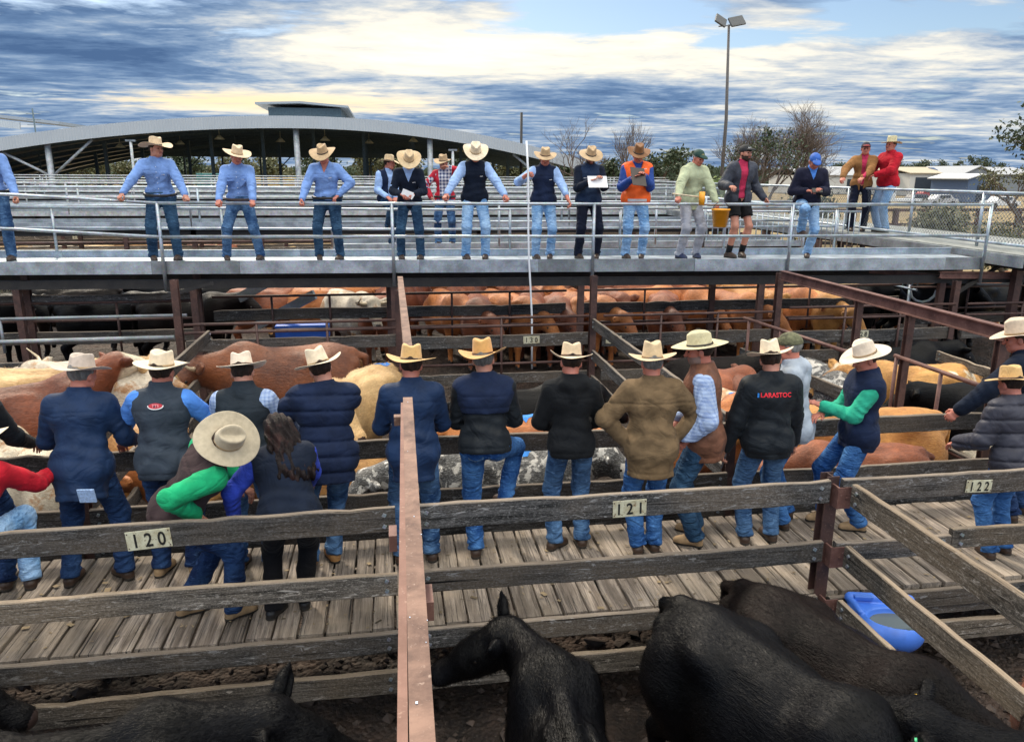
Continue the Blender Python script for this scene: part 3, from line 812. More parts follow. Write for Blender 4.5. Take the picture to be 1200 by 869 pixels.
NP = [0]
def person(label, pos, face, top, legs, hat=None, h=1.0, g=1.0, lean=6, side=0, twist=0, hip=(0, -.02, 0), feet=((-.12, 0), (.12, 0)), toes=(14, -14),
           hands=(None, None), elb=((-.5, -.6, -1), (.5, -.6, -1)), hpose=('relax', 'relax'), head=(0, 0, 0), belly=0.0, hair=('short', HAIR_D), boots=('boot', LEATHER_B),
           vox=.010, skin=None, face_mat=None, beard=None, belt=None, shorts=False, sleeve=1.0, group=None, knees=((-.15, 1, 0), (.15, 1, 0)), shave=None, glasses=False, socks=None, hdir=(None, None), palm=(None, None)):
    NP[0] += 1; seed = NP[0]; g = 1 + (g - 1) * .5 - .02
    skin = skin or (SKIN if seed % 3 else SKIN_R)
    root = thing('person', label, 'person', pos, R(-face), group)
    S = h
    feet = [tuple(f) + (0,) * (3 - len(f)) for f in feet]
    fm = [(feet[0][i] + feet[1][i]) / 2 for i in range(2)]
    P = np.array([fm[0] + hip[0], fm[1] + hip[1], .93 + hip[2]])
    Mz = rotm('z', -twist) @ rotm('y', side) @ rotm('x', -lean)
    sx, sy, sz = Mz[:, 0], Mz[:, 1], Mz[:, 2]
    def T(x, y, z): return P + sx * x + sy * y + sz * z
    w = 1 + (g - 1) * .45
    sh = [T(-.166 * w, -.01, .446), T(.166 * w, -.01, .446)]
    nb = T(0, -.01, .525)
    Mh = rotm('z', -head[0]) @ rotm('x', -head[1]) @ rotm('y', head[2])
    hu = unit(.55 * sz + .45 * Mh[:, 2])
    hc = nb + hu * .138 + Mh[:, 1] * .026
    # arms
    el, wr = [], []
    for i, s in enumerate((-1, 1)):
        tgt = hands[i] if hands[i] is not None else (T(s * .27 * w, .05, -.10) * np.array([1, 1, 1]))
        if hands[i] is None:
            tgt = sh[i] + np.array([s * .085 * w, .06, -.54])
        e, c = ik(sh[i], tgt, .295, .265, elb[i]); el.append(e); wr.append(c)
    hipj = [P + np.array([-.092 * w, 0, -.03]), P + np.array([.092 * w, 0, -.03])]
    kn, an = [], []
    for i in range(2):
        a = np.array([feet[i][0], feet[i][1] - .0, feet[i][2] + .085])
        k_, c = ik(hipj[i], a, .435, .43, knees[i]); kn.append(k_); an.append(c)
    pts = np.array(sh + el + wr + kn + an + [hc, P, nb])
    lo, hi = pts.min(0), pts.max(0)
    # ---- skin body
    f = Field(lo - .16, hi + .14, .016)
    def torso(f, o=0.0, k=.05, gl=0.0):
        f.cone(T(-.075 * w, -.005, 0), T(.075 * w, -.005, 0), .115 * g + o, .115 * g + o, k=k, flat=(sy, .92))
        f.cone(T(0, .0, .04), T(0, 0, .34), .128 * g + o, .142 * g + o, k=k, flat=(sy, .74))
        f.cone(T(-.075 * w, .0, .37), T(.075 * w, .0, .37), .100 * w + o, .100 * w + o, k=k)
        f.cone(T(-.158 * w, -.01, .448), T(-.03, -.012, .490), .055 + o * .8, .052 + o * .8, k=k); f.cone(T(.158 * w, -.01, .448), T(.03, -.012, .490), .055 + o * .8, .052 + o * .8, k=k)
        if belly: f.ell(T(0, .055 * belly, .10), (.135 * g + o, .125 * g * (.8 + .3 * belly) + o, .15 + o), M=np.stack([sx, sy, sz], 1), k=k)
        for s in (-1, 1): f.ell(T(s * .070, -.058 + gl, -.045), (.080 * g + o * .8 - gl, .074 * g + o * .8 - gl, .09 - gl), k=k)
    torso(f, 0.0, .05, .022)
    f.cone(nb - hu * .03, hc - Mh[:, 2] * .05 - Mh[:, 1] * .02, .062, .057, k=.02)
    for i in range(2):
        f.cone(sh[i], el[i], .056 * w, .043, k=.03); f.cone(el[i], wr[i], .043, .030, k=.02, flat=None)
        f.cone(hipj[i], kn[i], .080 * g, .056, k=.03)
        m_ = kn[i] * .72 + an[i] * .28
        f.cone(kn[i], m_, .054, .060, k=.03); f.cone(m_, an[i], .057, .038, k=.03)
    bodyV, bodyQ = f.mesh()
    HV, HQ = HEAD
    mi = np.zeros(len(HQ), int); mi[HEAD_LIP] = 1
    bm = beard or shave
    if bm is not None: mi[HEAD_JAW & ~HEAD_LIP] = 2
    parts = [(bodyV, bodyQ, 0), (xf(HV, Mh, hc), HQ, mi)]
    hframes = []
    for i, s in enumerate((-1, 1)):
        y = unit(hdir[i]) if hdir[i] is not None else unit(wr[i] - el[i])
        pn = np.array(palm[i] if palm[i] is not None else ((-s, 0, 0) if y[2] < -.72 else (-s * .15, 0, -1)), float)
        z = unit(-(pn - y * pn.dot(y))); x = np.cross(y, z)
        Mm = np.stack([x, y, z], 1); HVv, HQq = HANDS[hpose[i]]
        Vv = HVv.copy(); Qq = HQq
        if s < 0: Vv[:, 0] *= -1; Qq = HQq[:, ::-1]
        parts.append((xf(Vv, Mm, wr[i] + y * .012), Qq, 0)); hframes.append((wr[i], y, z))
    V, Q, M_ = joinm(parts)
    me = mesh_np('body', V * S, Q, mats=M_)
    bo = link('body', me, root, [skin, LIP, bm or skin])
    link('eyes', mesh_np('eyes', xf(EYES[0], Mh, hc) * S, EYES[1]), root, EYE)
    if glasses:
        gm = MB()
        for s in (-1, 1):
            ring = [hc + Mh @ np.array([s * .032 + .024 * math.cos(t * .7854), .100, .006 + .018 * math.sin(t * .7854)]) for t in range(9)]
            gm.tube([p * S for p in ring], .002 * S, 5); gm.tube([(hc + Mh @ np.array([s * .056, .098, .008])) * S, (hc + Mh @ np.array([s * .08, .0, .008])) * S], .002 * S, 5)
        gm.build('glasses', INK, root)
    if hair: 
        hv, hq = HAIR[hair[0]]
        link('hair', mesh_np('hair', xf(hv, Mh, hc) * S, hq), root, hair[1])
    if hat: add_hat(root, Mh, hc * S, S, hat)
    # ---- legs
    lo2 = np.array([min(p[i] for p in kn + an + hipj) for i in range(3)]); hi2 = np.array([max(p[i] for p in kn + an + hipj) for i in range(3)])
    f = Field(lo2 - .17, hi2 + .24, vox)
    covered = any((len(t) > 2 and t[2].get('hem', -1 if t[0] != 'shirt' else 0) < -.03) or (len(t) < 3 and t[0] != 'shirt') for t in top)
    o = -.004 if covered else .013
    f.cone(T(-.075 * w, -.005, 0), T(.075 * w, -.005, 0), .115 * g + o, .115 * g + o, k=.05, flat=(sy, .92))
    f.cone(T(0, 0, .02), T(0, 0, .14), (.124 if covered else .140) * g + o, (.120 if covered else .140) * g + o, k=.05, flat=(sy, .74))
    if belly: f.ell(T(0, .05 * belly, .06), (.13 * g, .115 * g, .13), k=.05)
    for s in (-1, 1): f.ell(T(s * .070, -.055, -.045), (.078 * g + o * .5, .070 * g + o * .5, .085), k=.04)
    f.cut(sz, T(0, 0, .085))
    for i in range(2):
        ph = rng.random()
        if shorts:
            e = hipj[i] * .35 + kn[i] * .65
            f.cone(hipj[i], e, .10 * g, .098, k=.03, folds=(.004, 3, .2, 1, ph)); continue
        f.cone(hipj[i], kn[i], .098 * g, .077, k=.045, folds=(.008, 6, .55, 1.0, ph))
        kl = .62
        m_ = kn[i] * .5 + an[i] * .5; e = an[i] + np.array([0, -.010, -.005])
        f.cone(kn[i], m_, .075, .071, k=.03, folds=(.006, 3.4, .6, .0, ph))
        f.cone(m_, e, .071, .069, k=.02, folds=(.011, 3.3, .25, 1, ph))
    f.wrinkle(.0030, 17, seed, ridge=True)
    for i in range(2):
        if shorts:
            d = unit(kn[i] - hipj[i])
            sl_ = hipj[i] * .35 + kn[i] * .65
            X, Y, Z = f.grid(); m2 = (X * 0 + Y * 0 + Z) < P[2] - .12
            f.F = np.where(m2, np.maximum(f.F, ((X * d[0] + Y * d[1] + Z * d[2]) - d.dot(sl_)).astype(np.float32)), f.F)
        else:
            X, Y, Z = f.grid(); dd = (X - an[i][0]) ** 2 + (Y - an[i][1]) ** 2 + (Z - an[i][2]) ** 2
            dn = unit(an[i] - kn[i]); cutv = ((X * dn[0] + Y * dn[1] + Z * dn[2]) - dn.dot(an[i]) - .030)
            f.F = np.where(dd < .16 ** 2, np.maximum(f.F, cutv.astype(np.float32)), f.F)
    V, Q = f.mesh()
    lo_ = link('shorts' if shorts else ('jeans' if 'denim' in legs.name else 'trousers'), mesh_np('legs', V * S, Q), root, legs)
    if 'denim' in legs.name and abs(((face + 180) % 360) - 180) < 100:
        for s in (-1, 1):
            w2, h2 = .058 * S, .066 * S
            pk = [Vector((-w2, h2, 0)), Vector((w2, h2, 0)), Vector((w2, -h2 * .7, 0)), Vector((0, -h2 * 1.05, 0)), Vector((-w2, -h2 * .7, 0))]
            dd = [Vector(sy), Vector(sx), Vector(sz)]
            inner = [v * .90 for v in pk]
            ring = (pk + inner, [(i, (i + 1) % 5, 5 + (i + 1) % 5, 5 + i) for i in range(5)])
            c0 = Vector(T(s * .078, -.5, -.06) * S)
            pko = decal((pk, [(0, 1, 2, 3, 4)]), legs, 0, (V * S, Q), lo_, c0, dd[0], dd[1], dd[2], name='pocket', off=.004)
            decal(ring, STITCH, 0, (V * S, Q), pko, c0, dd[0], dd[1], dd[2], name='stitching', off=.0055)
    # ---- boots
    for i in range(2):
        bv, bq, bmi = BOOTS[boots[0]]
        sh_dir = unit(an[i] - kn[i]); pitch = 0
        if feet[i][2] > .12: pitch = 0
        Mb = rotm('z', -toes[i] if i else -toes[i]) @ rotm('x', pitch)
        link('boot' if boots[0] == 'boot' else 'shoe', mesh_np('boot', xf(bv, Mb, an[i]) * S, bq, mats=bmi), root, [boots[1], SOLE])
        if socks:
            sm_ = MB(); sm_.tube([an[i] * S, (an[i] + (kn[i] - an[i]) * .30) * S], [.047 * S, .052 * S], 12); sm_.build('sock', socks, root)
    # ---- tops
    meshes = []
    for t in top:
        kind, tm = t[0], t[1]; op = t[2] if len(t) > 2 else {}
        o = op.get('o', {'shirt': .012, 'jacket': .022, 'vest': .026, 'hivis': .034, 'puffer': .032, 'hoodie': .026, 'sweater': .018}[kind])
        hem = op.get('hem', {'shirt': .0, 'jacket': -.13, 'vest': -.09, 'hivis': -.09, 'puffer': -.12, 'hoodie': -.12, 'sweater': -.09}[kind])
        slv = kind not in ('vest', 'hivis')
        pp = [T(-.3, -.25, hem), T(.3, .25, hem), nb + hu * .1] + sh + (el + wr if slv else [])
        pp = np.array(pp); lo3 = pp.min(0) - .13; hi3 = pp.max(0) + .13
        f = Field(lo3, hi3, vox)
        torso(f, o)
        if hem < -.03:   # skirt of the garment
            f.cone(T(0, .0, .10), T(0, -.012, hem - .12), .128 * g + o + .006, .142 * g + o + .006, k=.04, flat=(sy, .80))
        if slv:
            so = op.get('so', o)
            for i in range(2):
                ph = rng.random()
                f.cone(sh[i], el[i], .060 * w + so, .046 + so, k=.035, folds=(.0085, 4.0, .35, 1.0, ph))
                e = el[i] + (wr[i] - el[i]) * sleeve * .97
                f.cone(el[i], e, .046 + so, .032 + so * .85, k=.02, folds=(.0085, 4.2, .9, .0, ph))
        else:
            for i, s in enumerate((-1, 1)):
                f.cone(T(s * .148 * w, -.01, .45), T(s * .11 * w, -.01, .40), .052 + o * .8, .055 + o * .9, k=.03)
        if op.get('collar', True):
            ch = op.get('ch', .055)
            f.cone(nb - hu * .02 , nb + hu * ch, .070 + o * .7, .066 + o * .5, k=.025)
        if kind == 'hoodie' or op.get('hood'):
            f.cone(T(-.07, -.085, .50), T(.07, -.085, .50), .052, .052, k=.04); f.cone(T(-.085, -.04, .53), T(.085, -.04, .53), .036, .036, k=.04)
            f.cone(T(0, -.11, .47), T(0, -.12, .40), .055, .03, k=.04)
        if kind == 'puffer':
            X, Y, Z = f.grid(); zz = (X - P[0]) * sz[0] + (Y - P[1]) * sz[1] + (Z - P[2]) * sz[2]; xx = (X - P[0]) * sx[0] + (Y - P[1]) * sx[1] + (Z - P[2]) * sx[2]
            q = op.get('quilt', .095)
            f.F += (.018 * (1 - np.abs(np.sin(math.pi * (zz / q + .25 * xx)))) ** 3 - .004).astype(np.float32)
            f.F += (.007 * np.clip(1 - np.abs(xx) / .012, 0, 1) * (zz < .36)).astype(np.float32)
        if kind in ('jacket', 'vest', 'shirt') and not op.get('open'):
            X, Y, Z = f.grid(); yy = (X - P[0]) * sy[0] + (Y - P[1]) * sy[1] + (Z - P[2]) * sy[2]; xx = np.abs((X - P[0]) * sx[0] + (Y - P[1]) * sx[1] + (Z - P[2]) * sx[2]); zz = (X - P[0]) * sz[0] + (Y - P[1]) * sz[1] + (Z - P[2]) * sz[2]
            if kind != 'shirt': f.F += (.0055 * np.exp(-((zz - hem - .045) / .007) ** 2)).astype(np.float32)
            f.F += (.005 * np.exp(-((zz - .385) / .007) ** 2) * (xx < .17 * w)).astype(np.float32)
        if op.get('yoke'):
            X, Y, Z = f.grid(); zz = (X - P[0]) * sz[0] + (Y - P[1]) * sz[1] + (Z - P[2]) * sz[2]
            f.F += (.008 * np.exp(-((zz - op['yoke']) / .008) ** 2)).astype(np.float32)
        f.wrinkle(op.get('wr', .0042) * .62, op.get('fr', 10), seed * 7 + len(meshes), ridge=True)
        if kind != 'puffer':
            X, Y, Z = f.grid(); yy = (X - P[0]) * sy[0] + (Y - P[1]) * sy[1] + (Z - P[2]) * sy[2]; xx = (X - P[0]) * sx[0] + (Y - P[1]) * sx[1] + (Z - P[2]) * sx[2]; zz = (X - P[0]) * sz[0] + (Y - P[1]) * sz[1] + (Z - P[2]) * sz[2]
            th_ = np.arctan2(xx, yy); ph = seed * 1.7
            f.F += ((.0060 if kind != 'shirt' else .003) * np.clip((.36 - zz) / .40, 0, 1) * np.sin(6 * th_ + ph + 2.2 * np.sin(9 * zz + ph)) * (np.abs(xx) < .19 * w)).astype(np.float32)
            f.F += (.0055 * np.exp(-((zz - .12) / .10) ** 2) * np.sin(55 * zz + 9 * np.abs(xx) + ph + 1.5 * np.sin(12 * xx))).astype(np.float32) * (np.abs(xx) < .2)
        if hem > -.03: f.cut(-sz, T(0, 0, hem))
        else:   # hem cuts only the skirt, not the hanging sleeves
            X, Y, Z = f.grid()
            hv = -((X - P[0]) * sz[0] + (Y - P[1]) * sz[1] + (Z - P[2]) * sz[2] - hem)
            xx = np.abs((X - P[0]) * sx[0] + (Y - P[1]) * sx[1] + (Z - P[2]) * sx[2])
            if slv:
                near = np.zeros(f.F.shape, bool)
                for i in range(2):
                    d = wr[i] - el[i]; tt = np.clip(((X - el[i][0]) * d[0] + (Y - el[i][1]) * d[1] + (Z - el[i][2]) * d[2]) / d.dot(d), 0, 1)
                    near |= ((X - el[i][0] - tt * d[0]) ** 2 + (Y - el[i][1] - tt * d[1]) ** 2 + (Z - el[i][2] - tt * d[2]) ** 2) < (.075 + o * .5) ** 2
                f.F = np.where(near & (xx > .10 * g), f.F, np.maximum(f.F, hv.astype(np.float32)))
            else: f.F = np.maximum(f.F, hv.astype(np.float32))
        # neck opening
        X, Y, Z = f.grid(); dv = (X - nb[0]) * hu[0] + (Y - nb[1]) * hu[1] + (Z - nb[2]) * hu[2] - op.get('ch', .055) * .9
        rad = ((X - nb[0]) ** 2 + (Y - nb[1]) ** 2 + (Z - nb[2]) ** 2)
        f.F = np.where(rad < .16 ** 2, np.maximum(f.F, dv.astype(np.float32)), f.F)
        if op.get('vee') or op.get('open'):
            xx = (X - P[0]) * sx[0] + (Y - P[1]) * sx[1] + (Z - P[2]) * sx[2]; yy = (X - P[0]) * sy[0] + (Y - P[1]) * sy[1] + (Z - P[2]) * sy[2]; zz = (X - P[0]) * sz[0] + (Y - P[1]) * sz[1] + (Z - P[2]) * sz[2]
            if op.get('open'):
                wd = op['open'] + .10 * np.clip(zz - .30, 0, 1); cv_ = np.where(yy > 0.0, wd - np.abs(xx - op.get('ox', 0)), -1)
            else:
                cv_ = np.where(yy > 0.0, (zz - op['vee']) * .42 - np.abs(xx), -1)
            f.F = np.maximum(f.F, cv_.astype(np.float32))
        V, Q = f.mesh()
        nm = op.get('name', {'shirt': 'shirt', 'jacket': 'jacket', 'vest': 'vest', 'hivis': 'safety_vest', 'puffer': 'puffer_jacket', 'hoodie': 'hoodie', 'sweater': 'sweater'}[kind])
        ob = link(nm, mesh_np(nm, V * S, Q), root, tm)
        meshes.append((ob, V * S, Q))
    if belt:
        f = Field(P - .26, P + .26, .01); torso(f, .034); f.cut(sz, T(0, 0, .050)); f.cut(-sz, T(0, 0, .012))
        V, Q = f.mesh(); link('belt', mesh_np('belt', V * S, Q), root, belt)
    info = dict(root=root, S=S, T=lambda x, y, z: Vector(T(x, y, z) * S), sx=Vector(sx), sy=Vector(sy), sz=Vector(sz), tops=meshes, wr=[Vector(w_ * S) for w_ in wr], hf=hframes, hc=Vector(hc * S), Mh=Mh)
    return info

def to_world(info, p):
    r = info['root']
    return r.location + Matrix.Rotation(r.rotation_euler.z, 3, 'Z') @ Vector(p)

def back_decal(info, shape, m, size, x, z, name='emblem', layer=-1, front=False, stretch=1.0, off=.004):
    ob, V, Q = info['tops'][layer]; S = info['S']
    d = info['sy'] if not front else -info['sy']
    o = info['T'](x, -.5 if not front else .5, z)
    ux = info['sx'] if not front else -info['sx']
    return decal(shape, m, size, (V, Q), ob, o, d, ux, info['sz'], name, off=off, stretch=stretch)
# ------------------------------------------------------------------ cattle
def coat(name, c1, c2=None, thr=0.5, sc=2.2, face=None, top=None, rough=0.55, spec=0.5, fuzz=1.0, edge=.03, c1b=None):
    """hair coat: patches of two colours, optional pale face, paler topline"""
    def fn(t, b):
        co, r = shiftco(t, 30.0)
        st = noise(t, mapping(t, co, (34, 9, 26)), 1.0, 5, 0.7, 0.8)
        st2 = noise(t, mapping(t, co, (110, 22, 80)), 1.0, 3, 0.7, 0.4)
        big = noise(t, co, 2.4, 4, 0.55)
        a = mixc(t, ramp(t, big, [(0.35, 0.0), (0.65, 1.0)]), tuple(x * 0.72 for x in c1), c1b or tuple(min(1, x * 1.22) for x in c1))
        if c2 is not None:
            pt = noise(t, co, sc, 5, 0.62, 0.4)
            a = mixc(t, ramp(t, pt, [(thr - edge, 0.0), (thr + edge, 1.0)]), a, c2)
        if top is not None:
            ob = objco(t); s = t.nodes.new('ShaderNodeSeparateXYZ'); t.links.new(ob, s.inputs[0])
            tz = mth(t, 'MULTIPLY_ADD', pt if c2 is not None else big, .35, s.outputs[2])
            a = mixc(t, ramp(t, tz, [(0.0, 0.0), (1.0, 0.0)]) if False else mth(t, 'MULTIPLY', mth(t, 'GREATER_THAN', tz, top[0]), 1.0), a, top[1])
        if face is not None:
            at = t.nodes.new('ShaderNodeAttribute'); at.attribute_name = 'hd'
            fz = mth(t, 'MULTIPLY_ADD', big, .25, at.outputs['Fac'])
            a = mixc(t, ramp(t, fz, [(0.55, 0.0), (0.75, 1.0)]), a, face)
        a = mixc(t, mth(t, 'MULTIPLY', ramp(t, st, [(0.3, 1.0), (0.6, 0.0)]), 0.45), a, tuple(x * 0.35 for x in c1))
        a = mixc(t, mth(t, 'MULTIPLY', ramp(t, st2, [(0.5, 0.0), (0.75, 1.0)]), 0.35), a, tuple(min(1, x * 1.7 + .004) for x in (c1b or c1)))
        setc(t, b, a); b.inputs['Roughness'].default_value = rough; b.inputs['Specular IOR Level'].default_value = spec
        b.inputs['Sheen Weight'].default_value = 0.10 * fuzz if sum(c1) > .15 else 0.0
        bump(t, b, mth(t, 'MULTIPLY_ADD', st2, 0.6, st), 0.55 * fuzz, 0.02)
    return mat(name, fn)

HOOF = plain('dark_hoof', (0.03, 0.025, 0.022), 0.6)
MUZ = plain('dark_muzzle', (0.035, 0.022, 0.02), 0.35)
MUZ_P = plain('pink_muzzle', (0.35, 0.17, 0.14), 0.4)
HORN = plain('pale_horn', (0.52, 0.42, 0.28), 0.45, bs=.2, sc=14)
TAG_Y = plain('yellow_ear_tag', (0.75, 0.45, 0.05), 0.5, var=.05)
TAG_G = plain('green_ear_tag', (0.08, 0.55, 0.25), 0.5, var=.05)
TAG_W = plain('white_ear_tag', (0.75, 0.72, 0.6), 0.5, var=.05)
MARK_B = plain('blue_stock_marker', (0.02, 0.20, 0.62), 0.7, var=.3, sc=40)

def cow_mesh(neck=(10, 0), headp=(35, 0), vox=.02, fat=1.0, L=.88, ears=20, legs=True, hump=0.0, seed=1, hs=1.14, bony=1.0, fur=0, furlen=.03, bend=0):
    """neck=(pitch up, yaw to the right) headp=(pitch down of the face from horizontal, extra yaw). faces +y, stands on z=0"""
    f0 = -.62 * L; s0 = .50 * L
    nd_ = rotm('z', -neck[1]) @ np.array([0, math.cos(R(neck[0])), math.sin(R(neck[0]))])
    nb = np.array([0, s0 + .10, 1.12]); poll = nb + nd_ * .45
    hy = neck[1] + headp[1]
    Mh = rotm('z', -hy) @ rotm('x', -headp[0])
    hd = Mh[:, 1]; hx = Mh[:, 0]; hz = Mh[:, 2]
    muz = poll + hd * .43 * hs
    tail = np.array([0, f0 - .34, 1.16])
    pts = np.array([[-.44, f0 - .50, 0 if legs else .4], [.44, s0 + .3, 1.45], poll - .3, poll + .3, muz - .16, muz + .16])
    f = Field(pts.min(0) - .05, pts.max(0) + .05, vox)
    a = 1.0 * fat
    f.cone((0, f0 + .12, .93), (0, s0 - .10, .90), .345 * a, .335 * a, k=.10, flat=((1, 0, 0), .86))
    f.ell((0, -.06, .76), (.315 * a, .50 * L, .30), k=.12)
    f.ell((0, f0, 1.03), (.245 * a, .28, .24), k=.10)
    f.cone((0, f0 - .22, 1.205), (0, s0 + .02, 1.235), .042, .060, k=.09)
    for s in (-1, 1):
        f.ell((s * .215 * a, f0 + .20, 1.150 + .012 * bony), (.06, .10, .06), k=.13); f.ell((s * .13 * a, f0 + .42, 1.19), (.03, .16, .03), k=.06)      # hook bones
        f.ell((s * .11, f0 - .24, 1.08), (.055, .06, .06), k=.08)           # pin bones
        f.ell((s * .17, s0 - .02, 1.02), (.11, .18, .27), k=.10)            # shoulder blades
        f.ell((s * .20, f0 - .04, .82), (.14, .24, .28), k=.08)             # thighs
    f.ell((0, s0, 1.20), (.09, .17, .10 + hump), k=.10)
    f.ell((0, s0 + .14, .82), (.17, .17, .24), k=.10)                        # brisket
    f.cone(nb + v3(0, -.10, -.02), poll - hd * .05 - hz * .05, .235, .155, k=.11, flat=(np.cross(nd_, (0, 0, 1)), .74))
    f.cone(nb + v3(0, -.05, -.20), poll - hz * .14 + hd * .02, .12, .07, k=.10, flat=(np.cross(nd_, (0, 0, 1)), .5))
    # head
    H = hs
    f.cone(poll - hd * .02 * H, poll + hd * .20 * H, .112 * H, .096 * H, k=.05)
    f.cone(poll + hd * .14 * H, muz - hd * .05 * H, .088 * H, .064 * H, k=.05)
    f.ell(muz - hd * .02 * H, (.070 * H, .062 * H, .056 * H), M=Mh, k=.03)
    f.cone(poll + hd * .12 * H - hz * .07 * H, muz - hd * .08 * H - hz * .035 * H, .055 * H, .035 * H, k=.04)
    f.ell(poll + hz * .06 * H, (.10 * H, .058 * H, .052 * H), M=Mh, k=.04)
    for s in (-1, 1):
        f.ell(poll + (hd * .14 + hx * s * .082 + hz * .035) * H, (.022 * H, .038 * H, .022 * H), M=Mh, k=.02)  # brow
        f.ell(muz + (hd * .035 + hx * s * .03 + hz * .012) * H, (.013, .012, .013), k=.01, sub=True)
        eb = poll + hx * s * .10 * H + hz * .012 - hd * .005
        ed = unit(hx * s + hz * math.sin(R(ears)) - hd * .18)
        et = eb + ed * .20 * H
        en = unit(hd * .55 + hz * .85); en = unit(en - ed * en.dot(ed))
        f.cone(eb, eb + ed * .07 * H, .024, .052 * H, k=.02, flat=(en, .7)); f.cone(eb + ed * .07 * H, eb + ed * .13 * H, .054 * H, .052 * H, k=.015, flat=(en, .62)); f.cone(eb + ed * .13 * H, et, .052 * H, .026, k=.015, flat=(en, .6))
        f.cone(eb + ed * .06 * H + en * .040, et - ed * .04 + en * .034, .022, .016, k=.010, sub=True)
    if legs:
        for s in (-1, 1):
            y = s0 + .02
            f.cone((s * .16, y, .78), (s * .155, y + .01, .42), .120, .070, k=.07); f.cone((s * .155, y + .01, .42), (s * .155, y, .14), .058, .044, k=.04)
            f.ell((s * .155, y + .012, .41), (.056, .058, .07), k=.03); f.cone((s * .155, y, .14), (s * .155, y + .03, .045), .042, .055, k=.02)
            y = f0 - .10
            f.cone((s * .19, y + .10, .80), (s * .18, y + .16, .60), .17, .10, k=.08)
            f.cone((s * .18, y + .14, .60), (s * .165, y - .10, .42), .100, .060, k=.05); f.cone((s * .165, y - .11, .42), (s * .165, y - .04, .14), .054, .044, k=.03)
            f.cone((s * .165, y - .04, .14), (s * .165, y - .01, .045), .042, .055, k=.02)
    f.cone(tail + v3(0, .10, .02), tail + v3(0, -.03, -.03), .05, .04, k=.06)
    f.cone(tail + v3(0, -.03, -.04), tail + v3(.02, -.05, -.42), .028, .017, k=.02); f.cone(tail + v3(.02, -.05, -.42), tail + v3(.0, -.05, -.72), .020, .038, k=.02)
    if legs: f.cut((0, 0, -1), (0, 0, .0))
    f.wrinkle(.006 if vox > .02 else .004, 9, seed)
    V, Q = f.mesh()
    c = centers(V, Q); mi = np.zeros(len(Q), int)
    mi[c[:, 2] < .085] = 1
    mi[(np.linalg.norm(c - (muz + hd * .02), axis=1) < .068)] = 2
    # how far along the face a vertex is, for pale faces
    q = (V - poll) @ hd; dist = np.linalg.norm(V - (poll + np.clip(q, 0, .45)[:, None] * hd), axis=1)
    hv = np.clip((q + .12) / .25, 0, 1) * (dist < .19)
    earmask = np.abs((V - poll) @ hx) > .14
    hv = np.where(earmask, 0, hv)
    eye = []
    for s in (-1, 1): eye.append(poll + (hd * .15 + hx * s * .092 + hz * .018) * hs)
    if fur:
        rs = np.random.RandomState(seed + 5)
        P0 = V[Q]; n_ = np.cross(P0[:, 1] - P0[:, 0], P0[:, 3] - P0[:, 0]); ln = np.linalg.norm(n_, axis=1); n_ /= (ln[:, None] + 1e-12)
        ok = (c[:, 2] > .35) & (mi == 0); w_ = np.where(ok, ln, 0); w_ /= w_.sum()
        k = rs.choice(len(Q), fur, p=w_)
        base = P0[k, 0] * .25 + P0[k, 1] * .25 + P0[k, 2] * .25 + P0[k, 3] * .25 + rs.randn(fur, 3) * vox * .35
        flow = np.tile(np.array([0., -1., -.25]), (fur, 1)) + rs.randn(fur, 3) * .35
        nn = n_[k]; fl = flow - nn * (flow * nn).sum(1)[:, None]; fl /= np.linalg.norm(fl, axis=1)[:, None]
        d = fl + nn * (0.22 + .25 * rs.rand(fur))[:, None]; le = furlen * (.5 + rs.rand(fur))
        side_ = np.cross(fl, nn) * .0016
        base = base - nn * .003
        tv = np.stack([base - side_, base + side_, base + d * le[:, None]], 1).reshape(-1, 3)
        FT = np.arange(fur * 3).reshape(-1, 3) + len(V)
        hv = np.concatenate([hv, np.repeat(hv[Q[k, 0]], 3)])
        V = np.concatenate([V, tv.astype(np.float32)]); return dict(V=V, Q=[Q, FT], mi=np.concatenate([mi, np.zeros(fur, int)]), hv=hv, eye=eye, poll=poll, Mh=Mh, muz=muz)
    return dict(V=V, Q=[Q], mi=mi, hv=hv, eye=eye, poll=poll, Mh=Mh, muz=muz)

COWD = {}
def cow_data(key, **kw):
    if key not in COWD:
        c = cow_mesh(**kw)
        me = mesh_np('cow_body', c['V'], c['Q'], mats=c['mi'])
        at = me.attributes.new('hd', 'FLOAT', 'POINT'); at.data.foreach_set('value', c['hv'].astype(np.float32))
        for m in (None, HOOF, MUZ): me.materials.append(m)
        em = MB()
        for e in c['eye']: em.ball(e, .021, 8, 6)
        eo = em.build('eyes', EYE); eme = eo.data; D.objects.remove(eo)
        c['me'] = me; c['eyes'] = eme; COWD[key] = c
    return COWD[key]

